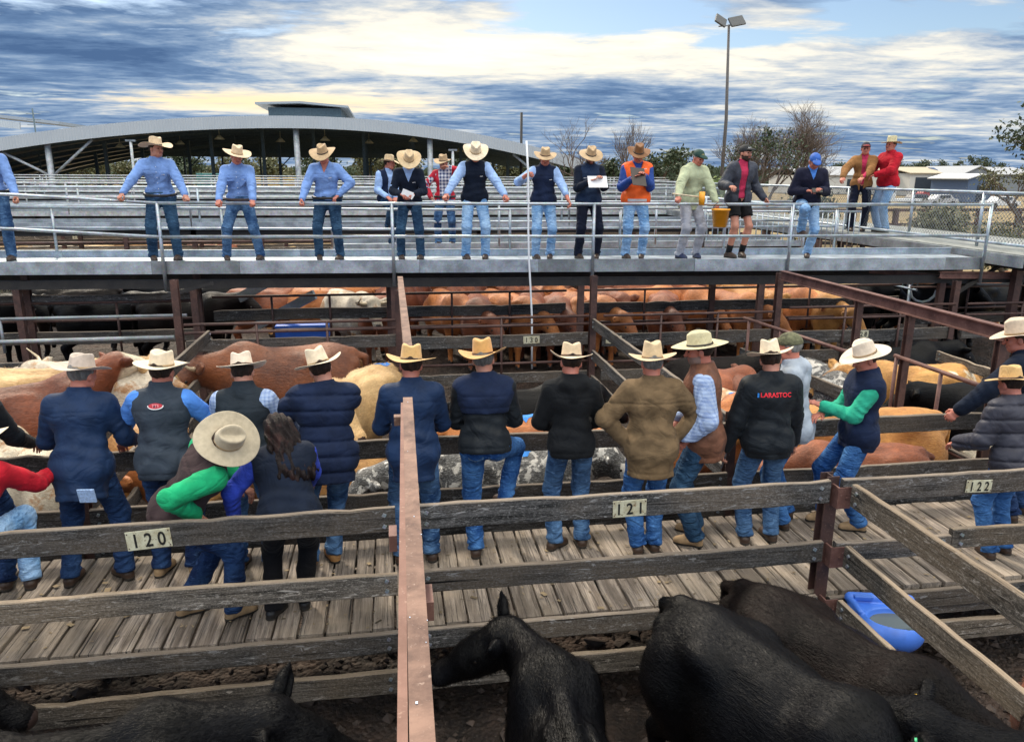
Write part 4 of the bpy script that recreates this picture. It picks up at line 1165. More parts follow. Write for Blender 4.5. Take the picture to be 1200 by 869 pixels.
def cow(label, key, pos, heading, coatm, scale=1.0, group=None, horns=None, tag_=None, mark=None, muz=None, sx=1.0, fresh=False):
    c = COWD[key]
    o = D.objects.new('cow', None); COL.objects.link(o)
    o.location = pos; o.rotation_euler = (0, 0, R(-heading)); o.scale = (scale * sx, scale, scale)
    tag(o, label, 'cow', group)
    b = D.objects.new('body', c['me']); COL.objects.link(b); b.parent = o
    b.material_slots[0].link = 'OBJECT'; b.material_slots[0].material = coatm
    if muz: b.material_slots[2].link = 'OBJECT'; b.material_slots[2].material = muz
    e = D.objects.new('eyes', c['eyes']); COL.objects.link(e); e.parent = o
    p, Mh = c['poll'], c['Mh']; hx, hd, hz = Mh[:, 0], Mh[:, 1], Mh[:, 2]
    if horns:
        for s in (-1, 1):
            m = MB(); l = horns
            pts = [p + hx * s * .07 + hz * .05, p + hx * s * (.07 + .45 * l) + hz * (.06 + .05 * l) + hd * .02, p + hx * s * (.07 + .75 * l) + hz * (.08 + .35 * l) + hd * .25 * l, p + hx * s * (.05 + .72 * l) + hz * (.10 + .80 * l) + hd * .35 * l]
            fine = []
            for i in range(3):
                for q in (0, .33, .66): fine.append(pts[i] * (1 - q) + pts[i + 1] * q)
            fine.append(pts[3]); r_ = [.034 * (1 - .85 * (i / (len(fine) - 1)) ** 1.3) for i in range(len(fine))]
            m.tube(fine, r_, 10); m.build('horn', HORN, o)
    if tag_:
        for s, tm in tag_:
            q = p + hx * s * .19 + hz * .04 - hd * .02
            m = MB(); m.tube([q - hd * .004 + hd * .022, q + hd * .03], [.018, .018], 10); m.build('ear_tag', tm, o)
    if mark:
        bv = BVHTree.FromPolygons([Vector(map(float, v)) for v in c['V'][:c['Q'][0].max() + 1]], [tuple(map(int, q)) for q in c['Q'][0]])
        cx, cy, a, b_ = mark; V = []; F = []
        rr = random.Random(int(cx * 100 + cy * 10)); n = 18
        hits = [bv.ray_cast(Vector((cx, cy, 3)), Vector((0, 0, -1)))[0]]
        for ring in (.5, 1.0):
            for i in range(n):
                t = 2 * math.pi * i / n; q = ring * (.75 + .5 * rr.random())
                hits.append(bv.ray_cast(Vector((cx + a * q * math.cos(t), cy + b_ * q * math.sin(t), 3)), Vector((0, 0, -1)))[0])
        z = hits[0].z if hits[0] else 1.2
        V = [(h_ + Vector((0, 0, .006))) if h_ else Vector((cx, cy, z)) for h_ in hits]
        for i in range(n):
            F.append((0, 1 + i, 1 + (i + 1) % n)); F.append((1 + i, 1 + n + i, 1 + n + (i + 1) % n, 1 + (i + 1) % n))
        me = D.meshes.new('mark'); me.from_pydata(V, [], F); me.update(); link('paint_mark', me, o, MARK_B)
    return o

def place_poll(key, u, v, zp, heading, s=1.0):
    """where a cow must stand for its poll to be where the photograph has it, at height zp"""
    p = COWD[key]['poll']; w = un(u, v, z=zp if zp is not None else GZ + (p[2] + .07) * s)
    q = Matrix.Rotation(R(-heading), 3, 'Z') @ Vector((p[0] * s, p[1] * s, 0))
    return (w.x - q.x, w.y - q.y)
# ================================================================== THE PLACE
GZ = -0.80      # pen floor
def vnoise(x, y, seed=0):
    r_ = np.random.RandomState(seed); T_ = r_.rand(64, 64)
    xi = np.floor(x).astype(int); yi = np.floor(y).astype(int); fx = x - xi; fy = y - yi
    fx = fx * fx * (3 - 2 * fx); fy = fy * fy * (3 - 2 * fy)
    g = lambda a, b: T_[a % 64, b % 64]
    return (g(xi, yi) * (1 - fx) + g(xi + 1, yi) * fx) * (1 - fy) + (g(xi, yi + 1) * (1 - fx) + g(xi + 1, yi + 1) * fx) * fy

def far_ground(t, b):
    co = objco(t)
    n = noise(t, co, 0.15, 6, 0.6); n2 = noise(t, co, 2.5, 5, 0.7); n3 = noise(t, co, 14, 4, 0.7)
    c = mixc(t, ramp(t, n, [(0.4, 0.0), (0.6, 1.0)]), (0.20, 0.15, 0.08), (0.34, 0.25, 0.12))
    c = mixc(t, ramp(t, n2, [(0.5, 0.0), (0.7, 0.7)]), c, (0.09, 0.10, 0.04))
    c = mixc(t, ramp(t, n3, [(0.35, 0.5), (0.6, 0.0)]), c, (0.10, 0.07, 0.04))
    setc(t, b, c); b.inputs['Roughness'].default_value = 0.95; bump(t, b, n3, 0.6, 0.05)
M_FAR = mat('dry_grass_paddock', far_ground)
def dirt_fn(t, b):
    co = objco(t)
    n = noise(t, co, 1.1, 6, 0.65); n2 = noise(t, co, 9, 7, 0.75, 0.4); v = t.nodes.new('ShaderNodeTexVoronoi'); v.inputs['Scale'].default_value = 26; t.links.new(co, v.inputs['Vector'])
    c = mixc(t, ramp(t, n2, [(0.36, 0.0), (0.66, 1.0)]), (0.010, 0.007, 0.006), (0.062, 0.040, 0.029))
    c = mixc(t, ramp(t, n, [(0.46, 0.0), (0.66, 0.7)]), c, (0.11, 0.062, 0.042))
    hi = noise(t, co, 42, 3, 0.7)
    c = mixc(t, ramp(t, hi, [(0.62, 0.0), (0.70, 0.6)]), c, (0.24, 0.20, 0.16))
    setc(t, b, c); b.inputs['Roughness'].default_value = 0.75
    bump(t, b, mth(t, 'ADD', n2, mth(t, 'MULTIPLY', v.outputs['Distance'], -0.8)), 1.0, 0.05)
M_DIRT = mat('trampled_dark_dirt', dirt_fn)

def build_ground():
    m = MB(); m.add([(-1500, -60, GZ - .12), (1500, -60, GZ - .12), (1500, 2500, GZ - .12), (-1500, 2500, GZ - .12)], [(0, 1, 2, 3)])
    tag(m.build('ground', M_FAR), 'dry grass paddock running out to the horizon', 'ground', kind='structure')
    xs = np.arange(-9, 13.01, .05); ys = np.arange(-1, 19.01, .05); X, Y = np.meshgrid(xs, ys, indexing='ij')
    Z = GZ + .05 * (vnoise(X * 1.3, Y * 1.3, 1) - .5) + .05 * (vnoise(X * 5, Y * 5, 2) - .5) + .035 * (vnoise(X * 13, Y * 13, 3) - .5)
    q_ = np.clip((Y - 11.4) / 1.6, 0, 1); Z = Z + .36 * q_ * q_ * (3 - 2 * q_)
    V = np.stack([X, Y, Z], -1).reshape(-1, 3); n1 = len(ys); i, j = np.meshgrid(np.arange(len(xs) - 1), np.arange(n1 - 1), indexing='ij'); a = (i * n1 + j).ravel()
    Q = np.stack([a, a + n1, a + n1 + 1, a + 1], 1)
    tag(link('pen_floor', mesh_np('pen_floor', V, Q), None, M_DIRT), 'dark trampled dirt floor of the cattle pens', 'ground', kind='structure')
    m = MB(); m.add([(-60, 18.9, -.45), (13, 18.9, -.45), (13, 58, -.45), (-60, 58, -.45)], [(0, 1, 2, 3)])
    tag(m.build('yard_floor', plain('brown_yard_dirt', (0.055, 0.036, 0.026), 0.9, var=.5, sc=2)), 'brown dirt floor of the far yards', 'ground', kind='structure')
    # loose clods and dung on the near pen floor
    rs = np.random.RandomState(4); n = 9000
    px = rs.uniform(-3.6, 6.5, n); py = rs.uniform(1.6, 9.5, n); sz = rs.gamma(2.0, .008, n) + .007
    oc = np.array([(1, 0, 0), (-1, 0, 0), (0, 1, 0), (0, -1, 0), (0, 0, 1), (0, 0, -1)], float)
    of = np.array([(0, 2, 4), (2, 1, 4), (1, 3, 4), (3, 0, 4), (2, 0, 5), (1, 2, 5), (3, 1, 5), (0, 3, 5)])
    V = (oc[None] * (1 + .5 * rs.randn(n, 6, 1) * .6) + .25 * rs.randn(n, 6, 3)) * sz[:, None, None] * np.array([1, 1, .75])
    zf = GZ + .05 * (vnoise(px * 1.3, py * 1.3, 1) - .5) + .05 * (vnoise(px * 5, py * 5, 2) - .5) + .035 * (vnoise(px * 13, py * 13, 3) - .5)
    V = V + np.stack([px, py, zf + sz * .3], 1)[:, None, :]
    F = (of[None] + 6 * np.arange(n)[:, None, None]).reshape(-1, 3)
    cl = plain('dried_clods', (0.07, 0.05, 0.04), 0.85, var=.7, sc=9)
    tag(link('dirt_clods', mesh_np('dirt_clods', V.reshape(-1, 3), F, smooth=False), None, cl), 'loose clods of dirt and dung on the pen floor', 'dirt', kind='stuff')
build_ground()

# ---- timber walkway the buyers stand on
def build_deck():
    rr = random.Random(3); V = []; F = []; pl = []
    x = -4.4; i = 0
    while x < 7.2:
        w = rr.uniform(.132, .168); g = rr.uniform(.008, .022); z = rr.uniform(-.006, .006); y0 = 4.655 + rr.uniform(0, .02); y1 = 5.99 + rr.uniform(0, .02)
        n = 10; c = .006
        sk = rr.uniform(-.006, .006)
        for k in range(n + 1):
            y = y0 + (y1 - y0) * k / n; jl = rr.uniform(-.003, .003); jr = rr.uniform(-.003, .003); dz = z + rr.uniform(-.002, .002) + sk * (k / n - .5)
            V += [(x + jl, y, -.045), (x + jl, y, dz - c), (x + jl + c, y, dz), (x + w + jr - c, y, dz), (x + w + jr, y, dz - c), (x + w + jr, y, -.045)]
            if k:
                a = len(V) - 12
                for q in range(5): F.append((a + q, a + q + 1, a + q + 7, a + q + 6)); pl.append(i)
        a = len(V) - 6 * (n + 1); F.append(tuple(a + q for q in range(6))); pl.append(i); F.append(tuple(len(V) - 1 - q for q in range(6))); pl.append(i)
        x += w + g; i += 1
    me = D.meshes.new('boardwalk'); me.from_pydata(V, [], F)
    at = me.attributes.new('plank', 'FLOAT', 'FACE'); rv = [rr.random() for _ in range(i)]
    at.data.foreach_set('value', [rv[p] for p in pl]); me.update()
    tag(link('boardwalk', me, None, W_DECK), 'worn plank walkway between the two rows of pens', 'walkway', kind='structure')
    m = MB()
    for y in (4.80, 5.35, 5.88): m.bb((-4.4, y - .04, -.16), (7.2, y + .04, -.05))
    tag(m.build('boardwalk_bearers', W_DARK), 'dark timber bearers under the plank walkway', 'walkway', kind='structure')
build_deck()

def litter():
    rs = np.random.RandomState(17); n = 900; px = rs.uniform(-3.6, 6.8, n); py = rs.uniform(4.68, 5.95, n); a = rs.rand(n) * 6.28; l = rs.gamma(2, .0035, n) + .003; w_ = l * rs.uniform(.15, .8, n)
    c, s_ = np.cos(a), np.sin(a); V = []
    for sx_, sy_ in ((-1, -1), (1, -1), (1, 1), (-1, 1)): V.append(np.stack([px + c * l * sx_ - s_ * w_ * sy_, py + s_ * l * sx_ + c * w_ * sy_, .0085 + 0 * px + .002 * rs.rand(n)], 1))
    V = np.stack(V, 1).reshape(-1, 3)
    tag(link('straw_litter', mesh_np('straw_litter', V, np.arange(4 * n).reshape(-1, 4), smooth=False), None, plain('straw_and_mud', (.20, .15, .09), .9, var=.9, sc=3)), 'bits of straw and dried mud on the walkway planks', 'litter', kind='stuff')
litter()

# ---- fences
def board(parent, O, p, q, z0, z1, th=.045, m=W_DARK, name='rail', bolts=True, seed=None):
    p = Vector((p[0], p[1], 0)); q = Vector((q[0], q[1], 0)); d = q - p; l = d.length; ang = math.atan2(d.y, d.x)
    rr = random.Random(seed if seed is not None else int(abs(p.x * 91 + p.y * 37 + z0 * 113) * 10)); n = max(3, int(l / .14)); c = .006
    V = []; F = []; sag = rr.uniform(-.012, .004); h = z1 - z0; y0 = -th / 2; y1 = th / 2
    for k in range(n + 1):
        x = l * k / n; s_ = sag * math.sin(math.pi * k / n); j = lambda a=.0035: rr.uniform(-a, a)
        wob = .006 * math.sin(k * .37 + p.x * 3) ; ty = .004 * math.sin(k * .23 + z0 * 9)
        top = h + s_ + wob * .5 + j(.003); bot = s_ + wob * .4 + j(.003)
        if rr.random() < .06: top -= rr.uniform(.004, .014)
        V += [(x, y0 + ty, bot + c), (x, y0 + ty + j(.001), top - c), (x, y0 + c + ty, top), (x, y1 - c + ty, top + j(.002)), (x, y1 + ty, top - c), (x, y1 + ty, bot + c), (x, y1 - c + ty, bot), (x, y0 + c + ty, bot)]
        if k:
            a = len(V) - 16
            for t in range(8): F.append((a + t, a + (t + 1) % 8, a + (t + 1) % 8 + 8, a + t + 8))
    F.append(tuple(range(8))); F.append(tuple(len(V) - 1 - t for t in range(8)))
    F = [f[::-1] for f in F]
    me = D.meshes.new(name); me.from_pydata(V, [], F); me.update()
    nf = len(F)
    if bolts:
        mb = MB()
        for x in (.07, l - .07):
            for z in (h * .27, h * .73):
                for s in (-1, 1): mb.box((x, s * (th / 2 + .008), z), (.022, .014, .022), Matrix.Rotation(.5, 3, 'Y'))
        V2 = V + list(mb.V); F2 = F + [tuple(i + len(V) for i in f) for f in mb.F]
        D.meshes.remove(me); me = D.meshes.new(name); me.from_pydata(V2, [], F2)
        me.polygons.foreach_set('material_index', [0] * nf + [1] * (len(F2) - nf)); me.update()
    o = link(name, me, parent, [m, GALV_D])
    o.location = (p.x - O[0], p.y - O[1], z0 - O[2]); o.rotation_euler = (0, 0, ang)
    return o

def plate(parent, O, text, c, yaw=0.0, w=.262, h=.125, tilt=0.0, ts=.135):
    """enamel number plate with its digits; faces -Y when yaw=0"""
    m = MB(); m.box((0, 0, 0), (w, .006, h))
    o = m.build('number_plate', PLATE, parent, bevel=.002)
    o.location = (c[0] - O[0], c[1] - O[1], c[2] - O[2]); o.rotation_euler = (0, tilt, yaw)
    V, F = text_mesh(' '.join(text), ts, bold=.0022)
    sx = w * .70 / (max(v.x for v in V) - min(v.x for v in V)); cy = (max(v.y for v in V) + min(v.y for v in V)) / 2
    me = D.meshes.new('digits'); me.from_pydata([(v.x * sx, -.0055, (v.y - cy) * .95) for v in V], [], F); me.update()
    link('digits', me, o, INK)
    s = MB()
    for x in (-1, 1):
        for z in (-1, 1): s.tube([(x * w * .46, -.003, z * h * .38), (x * w * .46, -.006, z * h * .38)], .0045, 6)
    s.build('screws', RUST, o)
    return o

def steel_post(parent, O, x, y, z0, z1, s=.09, m=RUST, name='post', kind='H'):
    mb = MB()
    if kind == 'H':
        mb.bb((-s / 2, -s / 2, 0), (s / 2, -s / 2 + .009, z1 - z0)); mb.bb((-s / 2, s / 2 - .009, 0), (s / 2, s / 2, z1 - z0)); mb.bb((-.005, -s / 2 + .009, 0.001), (.005, s / 2 - .009, z1 - z0 - .001))
    elif kind == 'box': mb.bb((-s / 2, -s / 2, 0), (s / 2, s / 2, z1 - z0))
    else: mb.tube([(0, 0, 0), (0, 0, z1 - z0)], s / 2, 10)
    o = mb.build(name, m, parent); o.location = (x - O[0], y - O[1], z0 - O[2])
    return o

HTOP = [(.75, .92), (.29, .445), (-.135, .012), (-.46, -.29)]
def front_fence():
    Y = 4.61
    for x0, x1, lab in ((-4.3, -.03, 'dark timber rail fence in front of the walkway, carrying plate 120'), (.10, 3.0, 'dark timber rail fence in front of the walkway, carrying plate 121'), (3.10, 7.0, 'dark timber rail fence in front of the walkway, carrying plate 122')):
        O = (x0, Y, GZ); f = thing('rail_fence', lab, 'fence', O, group='fences in front of the walkway')
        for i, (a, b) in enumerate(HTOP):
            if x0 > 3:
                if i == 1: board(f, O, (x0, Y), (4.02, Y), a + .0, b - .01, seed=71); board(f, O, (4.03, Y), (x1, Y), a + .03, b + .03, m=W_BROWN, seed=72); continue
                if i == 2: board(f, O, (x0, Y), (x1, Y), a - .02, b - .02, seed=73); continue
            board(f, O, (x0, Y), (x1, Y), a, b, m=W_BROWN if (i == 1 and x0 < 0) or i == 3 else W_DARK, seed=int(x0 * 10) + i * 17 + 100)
        if x0 < 0: plate(f, O, '120', (-1.53, Y - .030, .812), tilt=R(-3.5)); steel_post(f, O, -3.05, Y + .07, GZ, .9)
        elif x0 < 3: plate(f, O, '121', (1.535, Y - .030, .815), tilt=R(-1), w=.235, h=.12, ts=.12)
        else: plate(f, O, '122', (4.17, Y - .030, .815), tilt=R(1.5), w=.21, h=.095, ts=.105)
        if x0 > 0: steel_post(f, O, x0 - .05 if x0 > 3 else x0 - .02, Y + .075, GZ, .93, .095)
    # deck-level board behind, closing the walkway edge
    board(f, O, (3.10, Y + .06), (7.0, Y + .06), -.26, -.14, seed=5, bolts=False)
    # rusty brackets on the post
    for z in (.80, .34, -.08):
        m = MB(); m.bb((-.018, -.02, z - .08), (-.004, .06, z + .08)); m.bb((-.018, -.026, z - .08), (.085, -.020, z + .08)); m.tube([(.05, -.026, z), (.05, -.034, z)], .009, 6)
        b = m.build('bracket', RUST_M, f); b.location = (3.06 - O[0], Y - .03 - O[1], -GZ)
front_fence()

def perp_fence(x, y0, y1, lab, hs, m=W_BROWN, posts=(), tops=None, group=None):
    O = (x, y0, GZ); f = thing('rail_fence', lab, 'fence', O, group=group)
    for i, (a, b) in enumerate(hs): board(f, O, (x, y0), (x, y1), a, b, m=m, seed=int(x * 31 + y0 * 7) + i)
    for y, z1 in posts: steel_post(f, O, x + .06, y, GZ, z1, .08)
    return f
perp_fence(3.14, 4.52, .6, 'brown weathered three rail fence running towards the camera between black cattle', [(.75, .92), (.28, .445), (-.13, .02)])
perp_fence(.045, 4.52, .6, 'timber rail fence running towards the camera beneath the near pink steel beam', [(.72, .88), (.28, .44), (-.13, .02)], W_DARK)
perp_fence(6.6, 4.5, .8, 'timber rail fence beside the brown cow at the right edge', [(.75, .90), (.28, .43)], W_BROWN)

def back_fence():
    Y = 6.09
    segs = ((-4.3, -2.55, 'dark timber fence at the far left end of the walkway'), (-2.45, -.02, 'dark timber fence the bending man and his neighbours lean on'), (.10, 2.94, 'dark timber fence in front of the speckled cattle'), (3.06, 7.0, 'dark timber fence in front of the large orange cow'))
    for x0, x1, lab in segs:
        O = (x0, Y, GZ); f = thing('rail_fence', lab, 'fence', O, group='fences on the far side of the walkway')
        for i, (a, b) in enumerate([(.70, .86), (.225, .385), (-.10, .06), (-.46, -.30)]): board(f, O, (x0, Y), (x1, Y), a, b, seed=int(x0 * 13) + i * 7 + 50)
        steel_post(f, O, x1 + .04, Y + .07, GZ, .93, .085)
back_fence()
perp_fence(-2.55, 6.15, 11.0, 'grey timber rail fence running back beside the cream bull', [(.70, .86), (.24, .39), (-.15, .0)], W_DARK, [(7.9, .8)])
perp_fence(3.0, 6.15, 11.05, 'grey timber rail fence running back beside the man in the straw hat', [(.72, .88), (.24, .39), (-.15, .0)], W_DARK, [(8.4, .8)])
perp_fence(.20, 6.2, 11.0, 'grey timber rail fence running back behind the tan cow', [(.42, .58), (.05, .2), (-.35, -.2)], W_DARK)

def pipe_gate(x0, y0, x1, y1, lab, zs=(.92, .40), up=(), boards_=(), cat='gate', r=.024, m=RUST_M, group=None, name='pipe_gate'):
    O = (x0, y0, GZ); f = thing(name, lab, cat, O, group=group)
    for z in zs:
        mb = MB(); mb.tube([(0, 0, z - GZ), (x1 - x0, y1 - y0, z - GZ)], r, 10); mb.build('rail', m, f)
    for u in up:
        mb = MB(); px, py = (x1 - x0) * u, (y1 - y0) * u; mb.tube([(px, py, min(zs) - GZ - .5), (px, py, max(zs) - GZ)], r * .9, 8); mb.build('upright', m, f)
    for a, b in boards_: board(f, O, (x0, y0 + .03), (x1, y1 + .03), a, b, bolts=False)
    return f
pipe_gate(5.20, 10.6, 5.48, 7.95, 'maroon pipe gate with a timber lower rail behind the man in the grey hoodie', (.92, .12), (.05, .35, .95), [(.30, .46)])
pipe_gate(5.9, 8.05, 5.92, 6.3, 'maroon pipe gate beside the orange cow under the long beam', (.92, .10), (.02, .45, .97), [(-.02, .14)])
perp_fence(7.55, 9.4, 6.4, 'low brown board fence behind the cattle at right', [(.48, .62), (.0, .14)], W_BROWN)

# ---- fence rows across the pens
def cross_row(Y, xs, lab, zs_p, boards_, posts_, ptop=1.62, plates=(), m=RUST, slope=0.0, pm=RUST, group=None, uprights=.9, bm=W_DARK, r=.021):
    x0, x1 = xs; O = (x0, Y, GZ); f = thing('pen_fence', lab, 'fence', O, group=group)
    yy = lambda x: Y + slope * (x - x0)
    cuts = [x0] + [p for p in posts_ if x0 + .3 < p < x1 - .3] + [x1]
    for i in range(len(cuts) - 1):
        a, b = cuts[i] + .05, cuts[i + 1] - .05
        for z in zs_p:
            mb = MB(); mb.tube([(a - x0, yy(a) - Y - .045, z - GZ), (b - x0, yy(b) - Y - .045, z - GZ)], r, 8); mb.build('pipe_rail', m, f)
        for z0, z1 in boards_: board(f, O, (a, yy(a)), (b, yy(b)), z0, z1, m=bm, bolts=False, seed=int(a * 7 + z0 * 90 + Y * 11))
        if zs_p and uprights:
            k = max(1, int((b - a) / uprights)); 
            for q in range(1, k):
                x = a + (b - a) * q / k; mb = MB(); mb.tube([(x - x0, yy(x) - Y - .045, min([z for z in zs_p] + [z_[0] for z_ in boards_]) - GZ - .2), (x - x0, yy(x) - Y - .045, max(zs_p) - GZ)], r * .9, 8); mb.build('upright', m, f)
    for p in posts_: steel_post(f, O, p, yy(p), GZ, ptop, .095, pm)
    for t, x, z in plates: plate(f, O, t, (x, yy(x) - .03, z), w=.25, h=.115, ts=.11)
    return f
cross_row(11.15, (-6.4, -2.95), 'far fence of the cream and brown cattle pen with a pale galvanised top rail', (), [(.28, .44), (-.05, .1)], (-6.3, -2.98), 1.55)
cross_row(11.15, (-2.95, .08), 'far pipe and board fence behind the brown bull', (.92, .80, .20), [(.52, .70)], (.08,), 1.35)
cross_row(11.12, (.2, 2.98), 'far pipe and board fence behind the straw hats, with plate 130', (.92, .80, .22), [(.47, .66), (-.1, .06)], (3.0,), 1.52, [('130', 2.05, .57)])
cross_row(11.10, (3.1, 5.95), 'far pipe and board fence behind the red lettered jacket, with plate 129', (.92, .78, .20), [(.44, .64), (-.1, .06)], (5.98,), 1.52, [('129', 3.33, .54)])
cross_row(11.08, (6.1, 9.1), 'far pipe and board fence behind the right hand pens, with plate 128', (.98, .80), [(.40, .60), (.1, .28)], (9.05,), 1.35, [('128', 7.45, .52)])
cross_row(11.06, (9.2, 13.4), 'far pipe and board fence at the far right of the pens', (.98, .80), [(.40, .60)], (13.3,), 1.35)
cross_row(12.7, (-8.2, -3.0), 'fence under the left end of the catwalk, with plate 160', (1.02, .74), [(.98, 1.14), (.36, .56)], (-8, -5.55, -3.05), 1.5, [('160', -5.85, 1.24)], uprights=1.1)
cross_row(12.75, (-2.9, 3.0), 'pipe and board fence in front of the red cattle under the catwalk', (1.06, .50), [(.66, .84)], (-.05,), 1.5)
cross_row(12.75, (3.1, 9.3), 'pipe and board fence in front of the orange cattle under the catwalk', (1.06, .50), [(.66, .84)], (5.6,), 1.5)
cross_row(12.75, (9.4, 15.0), 'pipe and board fence below the side catwalk', (1.0, .6), [(.3, .5)], (11.9, 14.9), 1.5)
cross_row(18.2, (-9, 3.0), 'dark board fence behind the red cattle at left', (1.0,), [(.62, .80), (.2, .38)], (-9, -6, -3, 0, 3), 1.3, uprights=0)
cross_row(18.2, (3.1, 14.0), 'dark board fence behind the orange cattle at right', (1.0,), [(.62, .80), (.2, .38)], (6, 9, 12), 1.3, uprights=0)
# two galvanised rails across the left pens
pipe_gate(-8.0, 10.9, -3.0, 10.95, 'long pale galvanised rail behind the cream and brown cattle', (.78,), (), (), 'rail', .030, GALV_D, name='steel_rail')
pipe_gate(-8.0, 11.9, -3.05, 11.9, 'upper galvanised rail with twin posts in the lane at left', (.92,), (.45, .48), (), 'rail', .024, GALV_D, name='steel_rail')

# ---- the long overhead beams
def ibeam(lab, p, q, w, h, m, posts=(), name='steel_beam'):
    f = thing(name, lab, 'beam', p); d = Vector(q) - Vector(p); mb = MB()
    u = Vector((0, 0, 1)); t = .012
    mb.bar(Vector((0, 0, h / 2)), d + Vector((0, 0, h / 2)), w, t); mb.bar(Vector((0, 0, -h / 2)), d + Vector((0, 0, -h / 2)), w, t); mb.bar(Vector((0, 0, 0)), d, .012, h - t - .001)
    mb.build('beam', m, f)
    for s, z1 in posts:
        c = Vector(p) + d * s; o = steel_post(f, p, c.x, c.y, GZ, z1, .078, RUST)
    return f
nb_ = ibeam('pink brown steel beam running from the near edge of the picture to the walkway', (.028, 1.0, 1.66), (.078, 4.93, 1.50), .062, .095, RUST_P, [(.97, 1.45)])
_m = MB(); _m.bar((-.050, 0, .028), (.016, 3.80, -.128), .026, .05); _m.build('side_angle', RUST_M if False else mat('brown_pink_steel', rust_fn((0.13, 0.058, 0.040), (0.21, 0.105, 0.078), (0.34, 0.22, 0.17))), nb_)
_rs = random.Random(8); _m = MB()
for _k in range(9):
    _y = _rs.uniform(.3, 3.8); _x = _rs.uniform(-.028, .028); _s = _rs.uniform(.001, .003); _z = .055 - .16 / 3.93 * _y; _m.box((.0168 * _y + _x, _y, _z + .0008), (_s * 2, _s * 3, .001))
_m.build('paint_specks', plain('pale_blue_paint', (.5, .62, .8), .6), nb_)
_m = MB(); _m.bb((-.075, -.04, -.06), (-.043, .06, .01)); _m.build('bracket', RUST_M, nb_).location = (0, 1.9, -.09)
_m = MB(); _m.bb((.043, -.04, -.06), (.075, .08, .01)); _m.build('bracket', RUST_M, nb_).location = (0, 1.35, -.07)
_m = MB(); _m.bb((-.055, -.03, -.1), (.055, .03, -.04)); _m.build('end_plate', RUST_P, nb_).location = (.01, 3.86, -.17)
ibeam('pink brown steel beam running back from the straw hat to the catwalk', (.12, 6.2, 1.48), (.12, 11.1, 1.50), .075, .10, RUST_P, [(.02, 1.42)])
ibeam('long rusty beam slanting across the right pens above the white hat', (5.93, 6.4, 1.50), (5.95, 11.0, 1.50), .09, .13, RUST_M, [(.03, 1.42), (.55, 1.43), (.33, 1.43)])
ibeam('rusty beam under the side catwalk at right', (8.9, 11.3, 1.42), (12.5, 11.3, 1.35), .08, .1, RUST_M)

# ================================================================== catwalks
def CY(x): return 12.35 - .0705 * (x + 6)
def catwalk_main():
    x0, x1 = -8.6, 9.62; O = (x0, CY(x0), 0); ang = math.atan(-.0705); Lr = (x1 - x0) / math.cos(ang)
    f = thing('catwalk', 'long galvanised catwalk the auctioneers stand on', 'catwalk', O, ang)
    m = MB(); m.bb((0, .03, 1.655), (Lr, .86, 1.675)); m.build('deck', GALV, f)
    rr = random.Random(5); x = 0; i = 0
    marks = [2.2, 5.06, 6.35, 9.05, 10.9, 13.4, 15.4, 17.6, Lr]
    for q in marks:
        m = MB(); h = rr.uniform(-.004, .004); m.bb((x + .002, -.012 + h, 1.505), (q - .002, .012 + h, 1.70 + h)); m.bb((x + .002, .012 + h, 1.505), (q - .002, .06, 1.515)); m.build('kick_plate', GALV if i % 3 != 2 else GALV_D, f); x = q; i += 1
    x = 0
    for q in (3.4, 7.1, 11.0, 14.8, Lr): m = MB(); m.bb((x + .002, .86, 1.66), (q - .002, .875, 1.775)); m.bb((x + .002, .84, 1.775), (q - .002, .895, 1.783)); m.build('kick_plate', GALV, f); x = q
    # dark beams and posts that carry it
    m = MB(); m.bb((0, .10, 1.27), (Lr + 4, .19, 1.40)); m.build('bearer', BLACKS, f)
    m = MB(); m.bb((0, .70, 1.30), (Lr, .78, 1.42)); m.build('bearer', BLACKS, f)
    for X_ in (-5.6, -3.02, .02, 2.98, 5.95, 9.05):
        p = (X_ - x0) / math.cos(ang)
        m = MB(); m.bb((p - .05, .10, GZ), (p + .05, .19, 1.27)); m.build('post', RUST, f)
    def pt(X_, dy, z): p = (X_ - x0) / math.cos(ang); return (p, dy, z)
    # hand rails
    posts = [-6.2, -3.36, .04, 3.12, 6.28, 9.58]
    for X_ in posts:
        m = MB(); m.tube([pt(X_, -.045, 1.30 if X_ > -3 else 1.25), pt(X_, -.045, 2.55)], .026, 10); m.build('rail_post', GALV, f)
    for z in (2.55, 2.06):
        m = MB(); m.tube([pt(-8.6, -.045, z + .30), pt(-3.36, -.045, z)] , .024, 10); m.tube([pt(-3.36, -.045, z), pt(9.58, -.045, z)], .024, 10); m.build('handrail', GALV, f)
    for X_ in (-5.3, -2.72, 1.9, 3.75, 5.55, 7.5):
        m = MB(); m.tube([pt(X_, .90, 1.68), pt(X_, .90, 2.42)], .024, 8); m.build('rail_post', GALV, f)
    for z in (2.42, 2.10):
        m = MB(); m.tube([pt(-8.6, .90, z + .04), pt(.9, .90, z), pt(7.5, .90, z + .05)], .021, 8); m.build('handrail', GALV, f)
catwalk_main()

